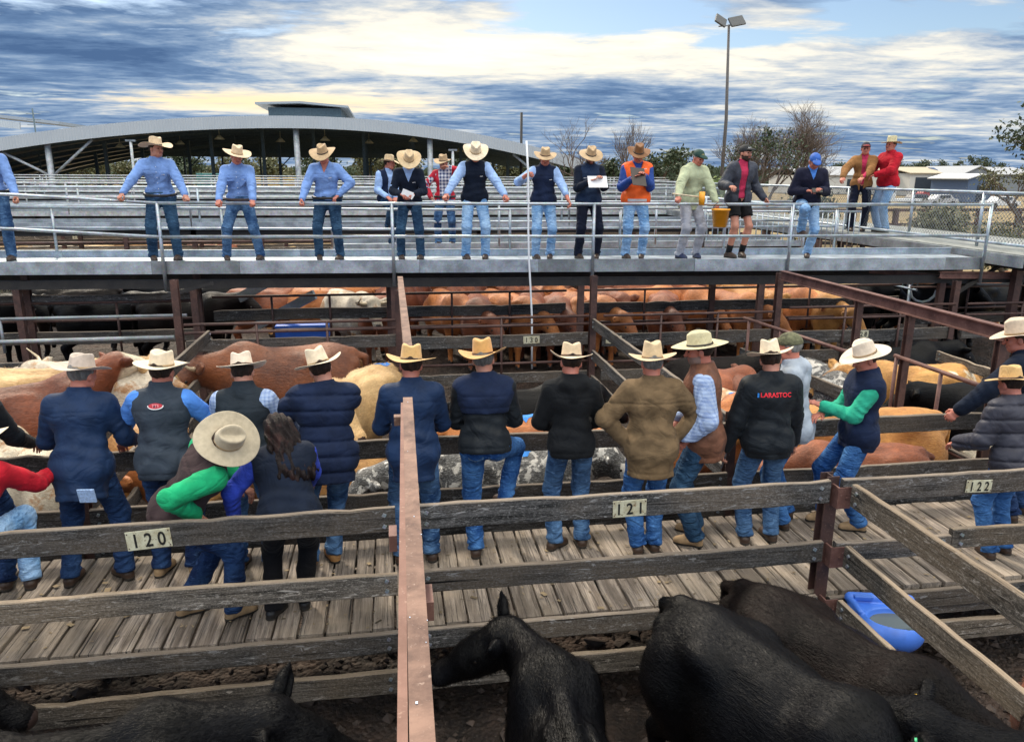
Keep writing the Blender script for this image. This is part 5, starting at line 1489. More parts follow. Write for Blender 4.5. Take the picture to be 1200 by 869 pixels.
def catwalk_far(Y, x0, x1, z, lab, rail=.9, kick=.2, group='rows of catwalks beyond', step=3.2, m=GALV, posts=True, slope=0.0, w=.9, far=True):
    O = (x0, Y, 0); f = thing('catwalk', lab, 'catwalk', O, math.atan(slope), group=group); l = (x1 - x0)
    mb = MB(); mb.bb((0, 0, z - .02), (l, w, z)); mb.build('deck', m, f)
    mb = MB(); mb.bb((0, -.02, z - .06), (l, 0, z + kick * .4)); mb.build('kick_plate', m, f)
    mb = MB(); mb.bb((0, w, z - .02), (l, w + .02, z + kick * .55)); mb.build('kick_plate', GALV_D, f)
    mb = MB(); mb.bb((0, .1, z - .20), (l, .2, z - .03)); mb.build('bearer', BLACKS, f)
    for dy in ((0, w) if far else (0,)):
        for q in (1, .55):
            mb = MB(); mb.tube([(0, dy, z + rail * q), (l, dy, z + rail * q)], .024 + Y * .0002, 6); mb.build('handrail', m, f)
        if posts:
            n = max(2, int(l / step))
            for k in range(n + 1): mb = MB(); mb.tube([(l * k / n, dy, z), (l * k / n, dy, z + rail)], .024 + Y * .0002, 6); mb.build('rail_post', m, f)
    n = max(2, int(l / 6))
    for k in range(n + 1): mb = MB(); mb.bb((l * k / n - .06, .1, GZ), (l * k / n + .06, .22, z - .03)); mb.build('post', RUST, f)
catwalk_far(15.2, -1.1, 8.6, 1.60, 'second galvanised catwalk just behind, where the plaid shirt man stands', .86, .16, step=3.0, far=False)
catwalk_far(20.0, -19, 9.4, 1.68, 'third catwalk back, a broad pale kick plate across the yards', .95, .30, step=4.2)
catwalk_far(26.5, -25, 10, 1.68, 'fourth catwalk back across the yards', .95, .22, step=5, m=GALV_F)
catwalk_far(33.5, -31, 10.2, 1.68, 'fifth catwalk back across the yards', .95, .25, step=4, m=GALV_F)
catwalk_far(42.0, -38, 16, 1.72, 'sixth catwalk back across the yards', .95, .3, step=4, m=GALV_F)
catwalk_far(51.0, -46, 20, 1.8, 'last catwalk back, nearest the big shed', .95, .4, step=5, m=GALV_F)
for Yr, lab, x0, x1 in ((18.9, 'rusty pen fence just before the third catwalk', -15, 10), (21.7, 'rusty pen fence just behind the third catwalk', -17, 10), (23.2, 'rusty pen fence behind the third catwalk, with plate 213', -18, 10), (24.9, 'second rusty pen fence behind the third catwalk', -19, 10), (28.0, 'rusty pen fence behind the fourth catwalk', -22, 10.5), (29.5, 'second rusty pen fence behind the fourth catwalk', -22, 10.5), (31.2, 'third rusty pen fence behind the fourth catwalk', -22, 10.5), (37.5, 'brown pen fence behind the fifth catwalk', -30, 12), (39.5, 'second brown pen fence behind the fifth catwalk', -30, 12), (46.5, 'brown pen fence near the big shed', -38, 14)):
    cross_row(Yr, (x0, x1), lab, (1.42,), [(1.12, 1.28), (.62, .82), (.15, .38)], [x0 + 3 * i for i in range(int((x1 - x0) / 3) + 1)], 1.55, [('213', -8.62, 1.22)] if 23 < Yr < 24 else (), group='far pen fences', uprights=0, bm=W_BROWN, r=.03)

# side catwalk running away from us on the right, with its chain link rail
def side_walk():
    x0, x1, y0, y1, z = 9.78, 12.3, 10.6, 30.0, 1.80; O = (x0, y0, 0)
    f = thing('catwalk', 'side catwalk with chain link rail, where the man in the red jumper stands', 'catwalk', O)
    dk = plain('lichened_deck_boards', (0.24, 0.25, 0.24), 0.7, var=.35, sc=5)
    m = MB(); y = 0
    while y < y1 - y0: m.bb((0, y, z - .04), (x1 - x0, y + .235, z)); y += .25
    m.build('deck', dk, f)
    m = MB(); m.bb((-.06, 0, z - .20), (-.005, y1 - y0, z - .02)); m.build('edge_beam', GALV_D, f)
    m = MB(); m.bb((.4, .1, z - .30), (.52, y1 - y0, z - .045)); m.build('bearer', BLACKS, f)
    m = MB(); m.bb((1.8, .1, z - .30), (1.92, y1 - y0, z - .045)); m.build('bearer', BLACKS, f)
    for y in (.6, 4.2, 8, 12, 16):
        for x in (.46, 1.86): m = MB(); m.bb((x - .06, y - .06, GZ), (x + .06, y + .06, z - .30)); m.build('post', RUST, f)
    fx = .42
    for zz in (z + .92, z + .09):
        m = MB(); m.tube([(fx, -2.2, zz), (fx, y1 - y0, zz)], .028, 8); m.build('handrail', GALV, f)
    for y in [-2.2, -.15, 1.55, 3.4, 5.6, 8.0, 10.5, 13, 16, 19]:
        m = MB(); m.tube([(fx, y, z - .05), (fx, y, z + .93)], .027, 8); m.build('rail_post', GALV, f)
    V = []; F = []; r = .0042; sp = .075; zl, zh = z + .10, z + .91; hgt = zh - zl; ya, yb = -2.2, 19.3
    k = int((yb - ya + hgt) / sp)
    for i in range(k):
        for sgn in (1, -1):
            s_ = ya - hgt + i * sp; a0, a1 = s_, s_ + hgt; t0 = max(0, (ya - a0) / hgt); t1 = min(1, (yb - a0) / hgt)
            if t1 <= t0: continue
            for t in (t0, t1):
                yy_ = a0 + hgt * t; zz = zl + hgt * t if sgn > 0 else zh - hgt * t
                for q in range(3): V.append((fx + r * math.cos(q * 2.09) + sgn * .002, yy_ + r * math.sin(q * 2.09) * .7, zz - sgn * r * math.sin(q * 2.09) * .7))
            n = len(V); F += [(n - 6 + q, n - 6 + (q + 1) % 3, n - 3 + (q + 1) % 3, n - 3 + q) for q in range(3)]
    me = D.meshes.new('chain_link_mesh'); me.from_pydata(V, [], F); me.update(); link('chain_link_mesh', me, f, GALV_D)
side_walk()
# ramp rails and barred panels where the side catwalk meets the yards
def barred(p, q, z0, z1, lab, n):
    O = (p[0], p[1], 0); f = thing('barred_panel', lab, 'panel', O); d = Vector((q[0] - p[0], q[1] - p[1], 0))
    for z in (z0, z1): m = MB(); m.tube([(0, 0, z), (d.x, d.y, z)], .022, 8); m.build('rail', GALV, f)
    m = MB()
    for i in range(n + 1): c = d * (i / n); m.tube([(c.x, c.y, z0), (c.x, c.y, z1)], .012, 6)
    tag(m.build('bars', GALV, f), kind=None)
barred((6.4, 15.6), (9.9, 15.2), 1.45, 2.25, 'galvanised barred panel beside the man with the phone', 30)
barred((8.2, 14.2), (10.1, 14.0), .95, 1.45, 'low galvanised barred panel under the side catwalk', 16)
barred((9.8, 13.0), (9.8, 15.0), .9, 1.5, 'short galvanised barred panel below the red jumper man', 14)
f_ = thing('ramp_rail', 'pale hand rail sloping down behind the man with the blue cap', 'rail', (6.0, 13.0, 0))
_m = MB(); _m.tube([(-.75, -.2, 2.62), (1.55, .2, 2.42), (3.2, 1.0, 2.42)], .026, 8); _m.build('handrail', GALV, f_)
_m = MB(); _m.tube([(-.6, -.2, 2.62), (-.6, -.2, 1.7)], .024, 8); _m.build('rail_post', GALV, f_)
_m = MB(); _m.tube([(1.5, .2, 2.42), (1.5, .2, 1.2)], .024, 8); _m.build('rail_post', GALV, f_)
# braces under the catwalk
for i, (lab, p, q, w, h, m_) in enumerate((
    ('pale diagonal brace under the catwalk near the red cattle', (2.65, 12.55, 1.42), (3.25, 12.9, 1.10), .05, .15, W_BROWN),
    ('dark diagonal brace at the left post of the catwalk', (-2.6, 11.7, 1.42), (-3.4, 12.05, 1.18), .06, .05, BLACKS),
    ('upper galvanised stair stringer under the catwalk', (-1.55, 13.0, 1.5), (-2.6, 13.6, .9), .05, .16, GALV_D),
    ('lower galvanised stair stringer under the catwalk', (-1.3, 13.2, 1.0), (-2.4, 13.9, .35), .05, .16, GALV_D),
    ('rusty channel lying under the right end of the catwalk', (7.6, 12.3, 1.45), (9.6, 11.5, 1.30), .06, .09, RUST_M),
    ('black diagonal brace between the two catwalks', (9.2, 11.2, 1.15), (10.3, 11.5, 1.62), .05, .05, BLACKS))):
    mb = MB(); mb.bar((0, 0, 0), Vector(q) - Vector(p), w, h); o = mb.build('brace', m_); o.location = p; tag(o, lab, 'brace')
# blue plastic trough under the catwalk
mb = MB(); mb.bb((-.45, -.2, 0), (.45, .2, .28)); o = mb.build('trough', plain('blue_poly', (.03, .14, .62), .45, var=.15), bevel=.04); o.location = (-1.55, 13.4, .20); tag(o, 'long blue plastic trough under the catwalk beyond the white hat', 'trough')
o = thing('trough_stand', 'dark timber stand under the far blue trough', 'stand', (-1.55, 13.4, GZ))
for s in (-.35, .35): mb = MB(); mb.bb((s - .04, -.18, 0), (s + .04, .18, .995)); mb.build('leg', W_DARK, o)
# ================================================================== BACKGROUND
def build_shed():
    Yf, Yb = 60.0, 96.0; xc = -6.3; a = .0043; ztop = 6.95; x0, x1 = -48.0, 15.0
    zr = lambda x: ztop - (.0064 if x > xc else .0043) * (x - xc) ** 2
    O = (xc, Yf, GZ - .1); f = thing('sale_shed', 'huge open sided sale shed with a curved pale roof edge', 'shed', O)
    n = 60; xs = [x0 + (x1 - x0) * i / n for i in range(n + 1)]
    roofm = mat('pale_corrugated_roof', lambda t, b: (setc(t, b, (0.34, 0.37, 0.40)), b.inputs['Metallic'].__setattr__('default_value', .3), b.inputs['Roughness'].__setattr__('default_value', .5)))
    dark = plain('shed_steelwork', (0.075, 0.115, 0.14), 0.7)
    lo = lambda p: (p[0] - O[0], p[1] - O[1], p[2] - O[2])
    def fas(t, b):
        co = objco(t); w = t.nodes.new('ShaderNodeTexWave'); w.inputs['Scale'].default_value = 1.6; w.wave_profile = 'SIN'; t.links.new(co, w.inputs['Vector'])
        n_ = noise(t, co, .6, 4, .6)
        setc(t, b, mixc(t, n_, (0.40, 0.43, 0.46), (0.52, 0.55, 0.57))); b.inputs['Roughness'].default_value = .5; bump(t, b, w.outputs['Fac'], .6, .05)
    FAS = mat('pale_ribbed_fascia', fas)
    m = MB()
    for i in range(n):
        p, q = xs[i], xs[i + 1]
        m.add([lo(v) for v in ((p, Yf, zr(p)), (q, Yf, zr(q)), (q, Yf, zr(q) - .86), (p, Yf, zr(p) - .86), (p, Yf + .15, zr(p)), (q, Yf + .15, zr(q)), (q, Yf + .15, zr(q) - .86), (p, Yf + .15, zr(p) - .86))], [(0, 3, 2, 1), (4, 5, 6, 7), (0, 1, 5, 4), (3, 7, 6, 2)])
    m.build('fascia', FAS, f)
    m = MB()
    for i in range(n):
        p, q = xs[i], xs[i + 1]
        V = [(p, Yf + .16, zr(p) - .02), (q, Yf + .16, zr(q) - .02), (q, Yb, zr(q) - .02), (p, Yb, zr(p) - .02)]
        V += [(v[0], v[1], v[2] - .12) for v in V]
        m.add([lo(v) for v in V], [(0, 1, 2, 3), (4, 7, 6, 5), (0, 4, 5, 1), (2, 6, 7, 3)])
    m.build('roof', roofm, f)
    # rafters and purlins under the roof
    for y in [Yf + 1.5 + 4.8 * k for k in range(8)]:
        m = MB(); z_ = 5.05
        pts = [(x, y, zr(x) - .35) for x in xs[::3]]
        for i in range(len(pts) - 1): m.bar(lo(pts[i]), lo(pts[i + 1]), .18, .30)
        m.build('rafter', dark, f)
    m = MB()
    m.bar(lo((x0, Yb - .5, 4.9)), lo((x1 - 4, Yb - .5, 4.9)), .2, .5)
    m.build('rear_girder', dark, f)
    m = MB()
    for i in range(n):
        p, q = xs[i], xs[i + 1]
        if min(zr(p), zr(q)) - .2 > 5.15: m.add([lo(v) for v in ((p, Yb - .3, 5.15), (q, Yb - .3, 5.15), (q, Yb - .3, zr(q) - .2), (p, Yb - .3, zr(p) - .2))], [(0, 1, 2, 3)])
    m.build('rear_sheeting', dark, f)
    for k, y in enumerate((Yf + 10, Yf + 20, Yb - .6)):
        for x in [-44 + 4.2 * i for i in range(15)]:
            if x > 14: continue
            m = MB(); zt = min(zr(x) - .4, 12); s = .13 if k < 2 else .10; m.bb(lo((x - s, y - s, GZ)), lo((x + s, y + s, zt)))
            if k == 1 and int(x) % 2 == 0: m.bar(lo((x, y, 3.4)), lo((x + 1.6, y, min(zr(x + 1.6) - .5, 5.0))), .1, .1)
            m.build('column', dark, f)
    for x in (-36, -23.7, -6.6, 3.2, 12.6):
        m = MB(); m.tube([lo((x, Yf + .6, GZ)), lo((x, Yf + .6, zr(x) - .7))], .21, 12); m.build('front_column', GALV_F, f)
    for x, s in ((-23.7, 1), (-23.7, -1), (12.6, -1)):
        m = MB(); m.tube([lo((x + .2 * s, Yf + .6, 1.9 + (zr(x) - 4) * .5)), lo((x + 3.0 * s, Yf + .6, zr(x + 3 * s) - .9))], .10, 8); m.build('brace', GALV_F, f)
    m = MB()
    for y in (Yf + 3, Yb - 1): m.tube([lo((x0, y, 1.05)), lo((x1 - 1, y, 1.05))], .08, 6); m.tube([lo((x0, y, .5)), lo((x1 - 1, y, .5))], .06, 6)
    m.build('yard_rails', dark, f)
    # roof lantern
    m = MB(); lx0, lx1, ly0, ly1 = -10.2, -3.2, 66, 82
    m.bb(lo((lx0 + .9, ly0 + .6, 6.9)), lo((lx1 - .4, ly1, 8.0))); m.build('lantern_wall', dark, f)
    m = MB(); m.bar(lo((lx0, (ly0 + ly1) / 2, 8.25)), lo(((lx0 + lx1) / 2, (ly0 + ly1) / 2, 8.38)), ly1 - ly0, .16); m.bar(lo(((lx0 + lx1) / 2, (ly0 + ly1) / 2, 8.378)), lo((lx1 + .2, (ly0 + ly1) / 2, 8.1)), ly1 - ly0, .16); m.build('lantern_roof', roofm, f)
    bell = plain('pale_lamp_shade', (0.55, 0.52, 0.35), .5)
    for x, y in ((-13.5, 68), (-9.2, 72), (-5.1, 68), (-1.6, 73), (2.2, 68), (-17.8, 73), (6.4, 71), (-21.5, 69)):
        m = MB(); z_ = 5.55 if abs(x - xc) < 10 else zr(x) - 1.1
        m.tube([(x, y, z_), (x, y, z_ + .22), (x, y, z_ + .34)], [.42, .20, .10], 12); m.tube([(x, y, z_ + .34), (x, y, zr(x) - .3)], .02, 4)
        L_ = m.build('hanging_lamp', bell); tag(L_, 'unlit bell lamp hanging under the curved shed roof', 'lamp', 'lamps hanging in the big shed')
    return f
build_shed()
f = thing('shed_annex', 'low second shed roof behind the left end of the curved roof', 'shed', (-40, 84, GZ))
m = MB(); m.bar((-14, 0, 10.6), (10.7, 0, 8.0), 12, .25); m.build('roof', MATS['pale_corrugated_roof'], f)
m = MB(); m.bar((-14, -6.1, 9.9), (7.5, -6.1, 7.7), .2, .6); m.build('fascia', MATS['pale_ribbed_fascia'], f)
for x in (-10, -4, 2): m = MB(); m.bb((x, -5.6, 0), (x + .3, -5.3, 7.5 - .11 * (x + 4))); m.build('column', MATS['shed_steelwork'], f)
mb = MB(); mb.tube([(0, 0, 0), (0, 0, 12.2)], .06, 6)
for z in (10.4, 11.0, 11.6): mb.tube([(-.55, 0, z), (.55, 0, z)], .03, 4)
o = mb.build('antenna', MATS['shed_steelwork']); p = un(41, 150, Y=72); o.location = (p.x, 72, GZ); o.scale = (1, 1, .72); tag(o, 'thin television antenna mast behind the left end of the shed', 'antenna')
mb = MB(); mb.tube([(0, 0, 0), (0, 0, 10.0)], .11, 8); p = un(611, 150, Y=66); o = mb.build('mast', BLACKS); o.location = (p.x, 66, GZ - .5); o.scale = (1, 1, .92); tag(o, 'black mast rising behind the shed roof beside the white pole', 'mast')

def light_pole():
    p = un(846, 200, Y=60); O = (p.x, 60, GZ); f = thing('light_pole', 'tall slightly leaning floodlight pole with two floodlights', 'light pole', O)
    m = MB(); m.tube([(0, 0, 0), (.05, 0, 8), (-.28, 0, 14.9)], [.16, .13, .09], 12); m.build('pole', plain('grey_timber_pole', (.11, .10, .095), .8), f)
    for x, r_, w in ((-.75, 28, .95), (.55, -12, 1.15)):
        m = MB(); M = Matrix.Rotation(R(r_), 3, 'Y') @ Matrix.Rotation(R(-38), 3, 'X'); m.box((x - .25, -.1, 15.15), (w, .16, .85), M)
        h = m.build('floodlight', plain('floodlight_housing', (.06, .065, .07), .5), f, bevel=.02)
        g = MB(); g.box((x - .25, -.1 - .1, 15.15 - .03), (w * .85, .02, .7), M); g.build('lens', plain('floodlight_glass', (.22, .24, .26), .2), h)
    m = MB(); m.tube([(-1.1, 0, 14.75), (.6, 0, 14.95)], .05, 6); m.build('crossarm', GALV_D, f)
light_pole()
for i, (u, zt, lab) in enumerate(((158, 4.9, 'short pale lamp standard beside the hat of the second auctioneer'), (531, 4.5, 'short pale lamp standard in front of the shed near the plaid shirt'))):
    p = un(u, 210, Y=56); f = thing('lamp_standard', lab, 'lamp post', (p.x, 56, GZ))
    m = MB(); m.tube([(0, 0, 0), (0, 0, zt - GZ)], .09, 8); m.build('pole', GALV_F, f); m = MB(); m.bb((-.3, -.1, zt - GZ), (.3, .1, zt - GZ + .12)); m.build('lamp_head', GALV_D, f)

# ---- trees
BARK = plain('grey_bark', (0.11, 0.09, 0.075), 0.9, var=.4, sc=6, bs=.4)
BARK_D = plain('dark_twig_bark', (0.15, 0.115, 0.095), 0.9, var=.3)
def leafm(name, c, c2):
    def fn(t, b):
        g = t.nodes.new('ShaderNodeNewGeometry'); co = objco(t); n = noise(t, co, 1.2, 3, .6)
        r = g.outputs['Random Per Island']
        setc(t, b, mixc(t, mth(t, 'MULTIPLY_ADD', n, .8, mth(t, 'MULTIPLY', r, .4)), c, c2)); b.inputs['Roughness'].default_value = .6
        b.inputs['Subsurface Weight'].default_value = 0.0
    return mat(name, fn)
LEAF_D = leafm('dark_gum_leaves', (0.012, 0.022, 0.010), (0.06, 0.085, 0.035))
LEAF_L = leafm('light_green_leaves', (0.05, 0.085, 0.012), (0.17, 0.22, 0.05))
LEAF_O = leafm('olive_leaves', (0.045, 0.05, 0.018), (0.14, 0.14, 0.06))
def branches(mb, p, d, l, r, depth, rr, tips, spread=.6, up=.15, kids=3, nside=5):
    q = p; pts = [p]; rs = [r]; k = 3
    for i in range(k):
        d = (d + Vector((rr.gauss(0, .10), rr.gauss(0, .10), up * .3))).normalized(); q = q + d * (l / k); pts.append(q); rs.append(r * (1 - .38 * (i + 1) / k))
    mb.tube(pts, rs, nside if depth > 2 else 3, caps=False)
    if depth <= 0: tips.append((q, d)); return
    if depth <= 2: tips.append((q, d))
    for i in range(kids if depth > 1 else 2):
        a = Vector((rr.gauss(0, 1), rr.gauss(0, 1), rr.gauss(0, .6))).normalized()
        nd2 = (d + a * spread + Vector((0, 0, up))).normalized(); t = rr.uniform(.45, 1) if i else 1.0
        s = pts[-1] if t > .95 else pts[1].lerp(pts[-1], (t - .33) / .67)
        branches(mb, s, nd2, l * rr.uniform(.62, .82), r * .58, depth - 1, rr, tips, spread, up, kids, nside)
def leaves(tips, n, size, rad, rr_seed, squash=.7, clump=True):
    rs = np.random.RandomState(rr_seed); T_ = np.array([tuple(t[0]) for t in tips])
    c = T_[rs.randint(0, len(T_), n)] + rs.randn(n, 3) * rad * np.array([1, 1, squash])
    a = rs.randn(n, 3); a /= np.linalg.norm(a, axis=1)[:, None]; b = np.cross(a, rs.randn(n, 3)); b /= np.linalg.norm(b, axis=1)[:, None]
    s = size * rs.uniform(.6, 1.4, (n, 1)); V = np.stack([c - a * s, c + b * s * .5, c + a * s, c - b * s * .5], 1).reshape(-1, 3)
    return V, np.arange(n * 4).reshape(-1, 4)
def tree(label, x, y, h, leaf=None, n=4000, size=.16, rad=.5, depth=4, seed=1, kids=3, spread=.6, up=.15, trunk=.3, r=.16, name='tree', bark=None, z=GZ, group=None, lean=(0, 0)):
    rr = random.Random(seed); f = thing(name, label, 'tree', (x, y, z), group=group); mb = MB(); tips = []
    branches(mb, Vector((0, 0, 0)), Vector((lean[0], lean[1], 1)).normalized(), h * trunk, r, depth, rr, tips, spread, up, kids)
    top = max(t[0].z for t in tips); s = h / top
    mb.V = [(v[0] * s, v[1] * s, v[2] * s) for v in mb.V]; tips = [(t[0] * s, t[1]) for t in tips]
    mb.build('trunk' if leaf else 'trunk_and_branches', bark or BARK, f)
    if leaf:
        V, Q = leaves(tips, n, size, rad, seed + 1); link('crown', mesh_np('crown', V, Q, smooth=False), f, leaf)
    return f
def at(u, v, Y): p = un(u, v, Y=Y); return p.x, p.z
x, z = at(700, 200, 55); tree('bare winter tree with fine branches behind the notepad man', x, 55, 7.8, depth=6, seed=11, kids=3, spread=.85, r=.14, bark=BARK_D, trunk=.26)
x, z = at(735, 200, 58); tree('second bare winter tree with upright branches beside the orange vest', x, 58, 8.0, depth=6, seed=23, kids=3, spread=.55, r=.14, bark=BARK_D, trunk=.25)
x, z = at(930, 200, 46); tree('wide bare tree reaching right behind the blue capped man', x, 46, 8.4, depth=6, seed=31, kids=4, spread=.9, r=.14, bark=BARK_D, lean=(.25, 0), trunk=.25)
x, z = at(868, 200, 48); tree('bare twiggy tree beside the floodlight pole', x, 48, 7.6, depth=6, seed=37, kids=4, spread=.7, r=.14, bark=BARK_D, trunk=.28)
x, z = at(905, 200, 44); tree('dense brown twiggy tree with dark leaves on top', x, 44, 6.6, leaf=LEAF_D, n=1700, size=.09, rad=.22, depth=5, seed=41, spread=.55, r=.16, bark=BARK_D)
x, z = at(812, 200, 40); tree('small gum tree with separate dark leaf clumps behind the green cap', x, 40, 4.9, leaf=LEAF_D, n=1500, size=.10, rad=.16, depth=3, seed=43, spread=.9, r=.08)
x, z = at(845, 205, 36); tree('pale green bushy tree at the foot of the floodlight pole', x, 36, 3.4, leaf=LEAF_L, n=4200, size=.09, rad=.28, depth=4, seed=47, spread=.8, r=.07, trunk=.2)
x, z = at(1232, 170, 34); tree('tall dark gum tree at the right edge of the picture', x, 34, 8.2, leaf=LEAF_D, n=9000, size=.11, rad=.30, depth=5, seed=53, spread=.85, r=.2, trunk=.30)
x, z = at(1204, 200, 38); tree('grey twiggy shrub tree below the gum at the right edge', x, 38, 4.3, leaf=LEAF_O, n=2500, size=.08, rad=.25, depth=5, seed=54, spread=.9, r=.1, trunk=.15, bark=BARK_D)
x, z = at(1135, 230, 24); tree('olive bush beyond the chain link rail', x, 25, 2.5, leaf=LEAF_O, n=5000, size=.07, rad=.33, depth=4, seed=59, spread=1.1, r=.06, trunk=.12)
x, z = at(1180, 230, 22); tree('second olive bush near the right edge beyond the chain link rail', x + .4, 22, 2.2, leaf=LEAF_O, n=4500, size=.06, rad=.33, depth=4, seed=61, spread=1.1, r=.06, trunk=.12)
x, z = at(935, 215, 38); tree('low green bush behind the blue capped man', x + .5, 38, 2.6, leaf=LEAF_D, n=3500, size=.09, rad=.3, depth=3, seed=67, spread=1.1, r=.06, trunk=.15)
# far tree belts
for i, (u, Y, h, lab) in enumerate(((665, 110, 5.4, 'dark round tree just right of the shed end'), (640, 118, 5.2, 'dark tree showing under the right end of the shed roof'), (775, 105, 6.2, 'dark evergreen tree left of the green capped man'), (790, 112, 6.0, 'dark evergreen tree directly behind the green capped man'), (757, 120, 5.4, 'dark tree between the orange vest and the evergreens'), (725, 115, 5.2, 'low dark tree behind the bare trees'),
    (962, 170, 6.2, 'far tree left of the brown jacket man'), (1052, 210, 7.6, 'far round tree right of the red jumper'), (1062, 215, 6.6, 'far low tree above the green sign'), (1082, 205, 7.4, 'far round tree above the first warehouse'), (1108, 210, 7.3, 'far flat topped tree above the warehouse doors'), (1147, 200, 8.3, 'tallest far tree above the grey gabled shed'), (1170, 220, 6.6, 'far tree near the right edge above the blue shed'), (1124, 220, 6.0, 'small far tree above the solar panels'), (985, 190, 6.0, 'far tree behind the brown jacket'))):
    x, z = at(u, 200, Y); tree(lab, x, Y, h + .3, leaf=LEAF_D, n=1500, size=.28, rad=.55, depth=3, seed=70 + i, spread=1.1 if Y > 150 else .8, r=.25, trunk=.45 if Y > 150 else .25, group='far trees on the horizon')
for i, (u, Y, h) in enumerate(((30, 118, 6.5), (110, 122, 6), (165, 116, 5.5), (215, 120, 6), (262, 125, 5.5), (318, 116, 5.8), (372, 120, 6.2), (430, 114, 6.4), (480, 118, 6.2), (545, 116, 5.6), (600, 112, 5.8))):
    x, z = at(u, 200, Y); tree('green tree seen through the back of the shed, %s' % ['far left', 'behind the pale truck', 'left of the second auctioneer', 'right of the second auctioneer', 'left of the third auctioneer', 'behind the yellow hay stack', 'left of the fourth auctioneer', 'right of the fourth auctioneer', 'behind the plaid shirt man', 'left of the navy vest', 'under the right end of the roof'][i], x, Y, h, leaf=LEAF_O if i % 3 else LEAF_D, n=2200, size=.25, rad=.7, depth=3, seed=120 + i, spread=.9, r=.2, trunk=.25, group='trees behind the shed')
m = MB(); rr = random.Random(9); V = []; F = []
for i in range(26000):
    x = rr.uniform(-190, 260); y = 235 + rr.uniform(0, 30); zt = 1.9 + 1.5 * vnoise(np.array([x * .05]), np.array([1.]), 5)[0] + .9 * vnoise(np.array([x * .3]), np.array([2.]), 6)[0]
    z = GZ + rr.random() * (zt - GZ + 1.2); s = rr.uniform(.3, .8); a = rr.uniform(0, 6.28); c, s2 = math.cos(a) * s, math.sin(a) * s; k = len(V)
    V += [(x - c, y, z - s2), (x + s2, y + .3, z - c), (x + c, y, z + s2), (x - s2, y + .3, z + c)]; F.append((k, k + 1, k + 2, k + 3))
tag(link('treeline', mesh_np('treeline', V, np.array(F), smooth=False), None, LEAF_D), 'low dark band of distant bushland on the horizon', 'treeline', kind='stuff')
# power line
mb = MB(); mb.tube([(20, 150, 13.5), (60, 150, 12.6), (100, 150, 13.2)], .03, 4)
# ---- far buildings on the right
WALLW = plain('cream_shed_wall', (0.55, 0.54, 0.50), .7, var=.08); ROOFT = plain('tan_roof_sheet', (0.42, 0.36, 0.26), .6, var=.1); ROOFG = plain('grey_roof_sheet', (0.33, 0.34, 0.36), .6, var=.1)
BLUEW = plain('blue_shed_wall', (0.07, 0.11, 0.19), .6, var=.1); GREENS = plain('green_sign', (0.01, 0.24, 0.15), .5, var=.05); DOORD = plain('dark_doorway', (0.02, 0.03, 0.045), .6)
def building(lab, u0, u1, v_eave, v_ridge, Y, wall, roof, doors=(), depth=14, gable=False, extra=None):
    x0, _ = at(u0, 205, Y); x1, ze = at(u1, v_eave, Y); _, zr_ = at(u1, v_ridge, Y + depth / 2); O = (x0, Y, GZ); w = x1 - x0; he = ze - GZ; hr = zr_ - GZ
    f = thing('warehouse', lab, 'building', O); m = MB()
    if gable:
        m.add([(0, 0, 0), (w, 0, 0), (w, 0, he), (w / 2, 0, hr), (0, 0, he), (0, depth, 0), (w, depth, 0), (w, depth, he), (w / 2, depth, hr), (0, depth, he)], [(0, 1, 2, 3, 4), (5, 9, 8, 7, 6), (0, 4, 9, 5), (1, 6, 7, 2)]); m.build('wall', wall, f)
        m = MB(); m.bar((-.5, depth / 2, he - .1), (w / 2, depth / 2, hr + .12), depth + .8, .15); m.bar((w / 2, depth / 2, hr + .118), (w + .5, depth / 2, he - .1), depth + .8, .15); m.build('roof', roof, f)
    else:
        m.bb((0, 0, 0), (w, depth, he)); m.build('wall', wall, f)
        m = MB(); m.bar((w / 2, -.5, he + .02), (w / 2, depth / 2, hr), w + .8, .15); m.bar((w / 2, depth / 2, hr), (w / 2, depth + .5, he + .02), w + .8, .15); m.build('roof', roof, f)
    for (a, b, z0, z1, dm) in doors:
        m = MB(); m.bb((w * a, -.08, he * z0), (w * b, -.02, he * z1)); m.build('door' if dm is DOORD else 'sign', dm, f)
    return f, w, he, hr
building('pale low warehouse behind the two men on the side catwalk', 940, 1046, 206, 196, 150, WALLW, ROOFG, [(.1, .25, .1, .8, DOORD), (.5, .6, .1, .8, DOORD)])
building('warehouse with tan roof and green sign', 1043, 1066, 203.5, 196, 142, WALLW, ROOFT, [(.08, .55, .35, .85, GREENS)])
f, w, he, hr = building('white fronted warehouse with tan roof, two dark doorways and solar panels', 1067, 1131, 203.5, 196.5, 138, WALLW, ROOFT, [(.10, .42, .06, .82, DOORD), (.50, .76, .06, .82, DOORD)])
m = MB(); m.bar((w * .82, 1.5, he + (hr - he) * .25 + .1), (w * .82, 5.5, he + (hr - he) * .85 + .1), w * .34, .08); m.build('solar_panel', plain('solar_panel_blue', (.02, .05, .14), .3, var=.2), f)
building('grey gabled warehouse at the far right', 1127, 1166, 205, 196, 132, plain('grey_shed_wall', (.20, .22, .24), .7), ROOFG, [(.3, .7, .05, .6, DOORD)], gable=True)
building('long grey roofed warehouse at the right edge', 1160, 1215, 205, 196.5, 140, plain('grey_shed_wall', (.20, .22, .24), .7), ROOFG)
building('small blue shed with a pale gable roof', 1136, 1164, 209, 205, 104, BLUEW, plain('white_roof_sheet', (.6, .61, .62), .5, var=.05), [(.4, .75, .05, .7, DOORD)], gable=True, depth=8)
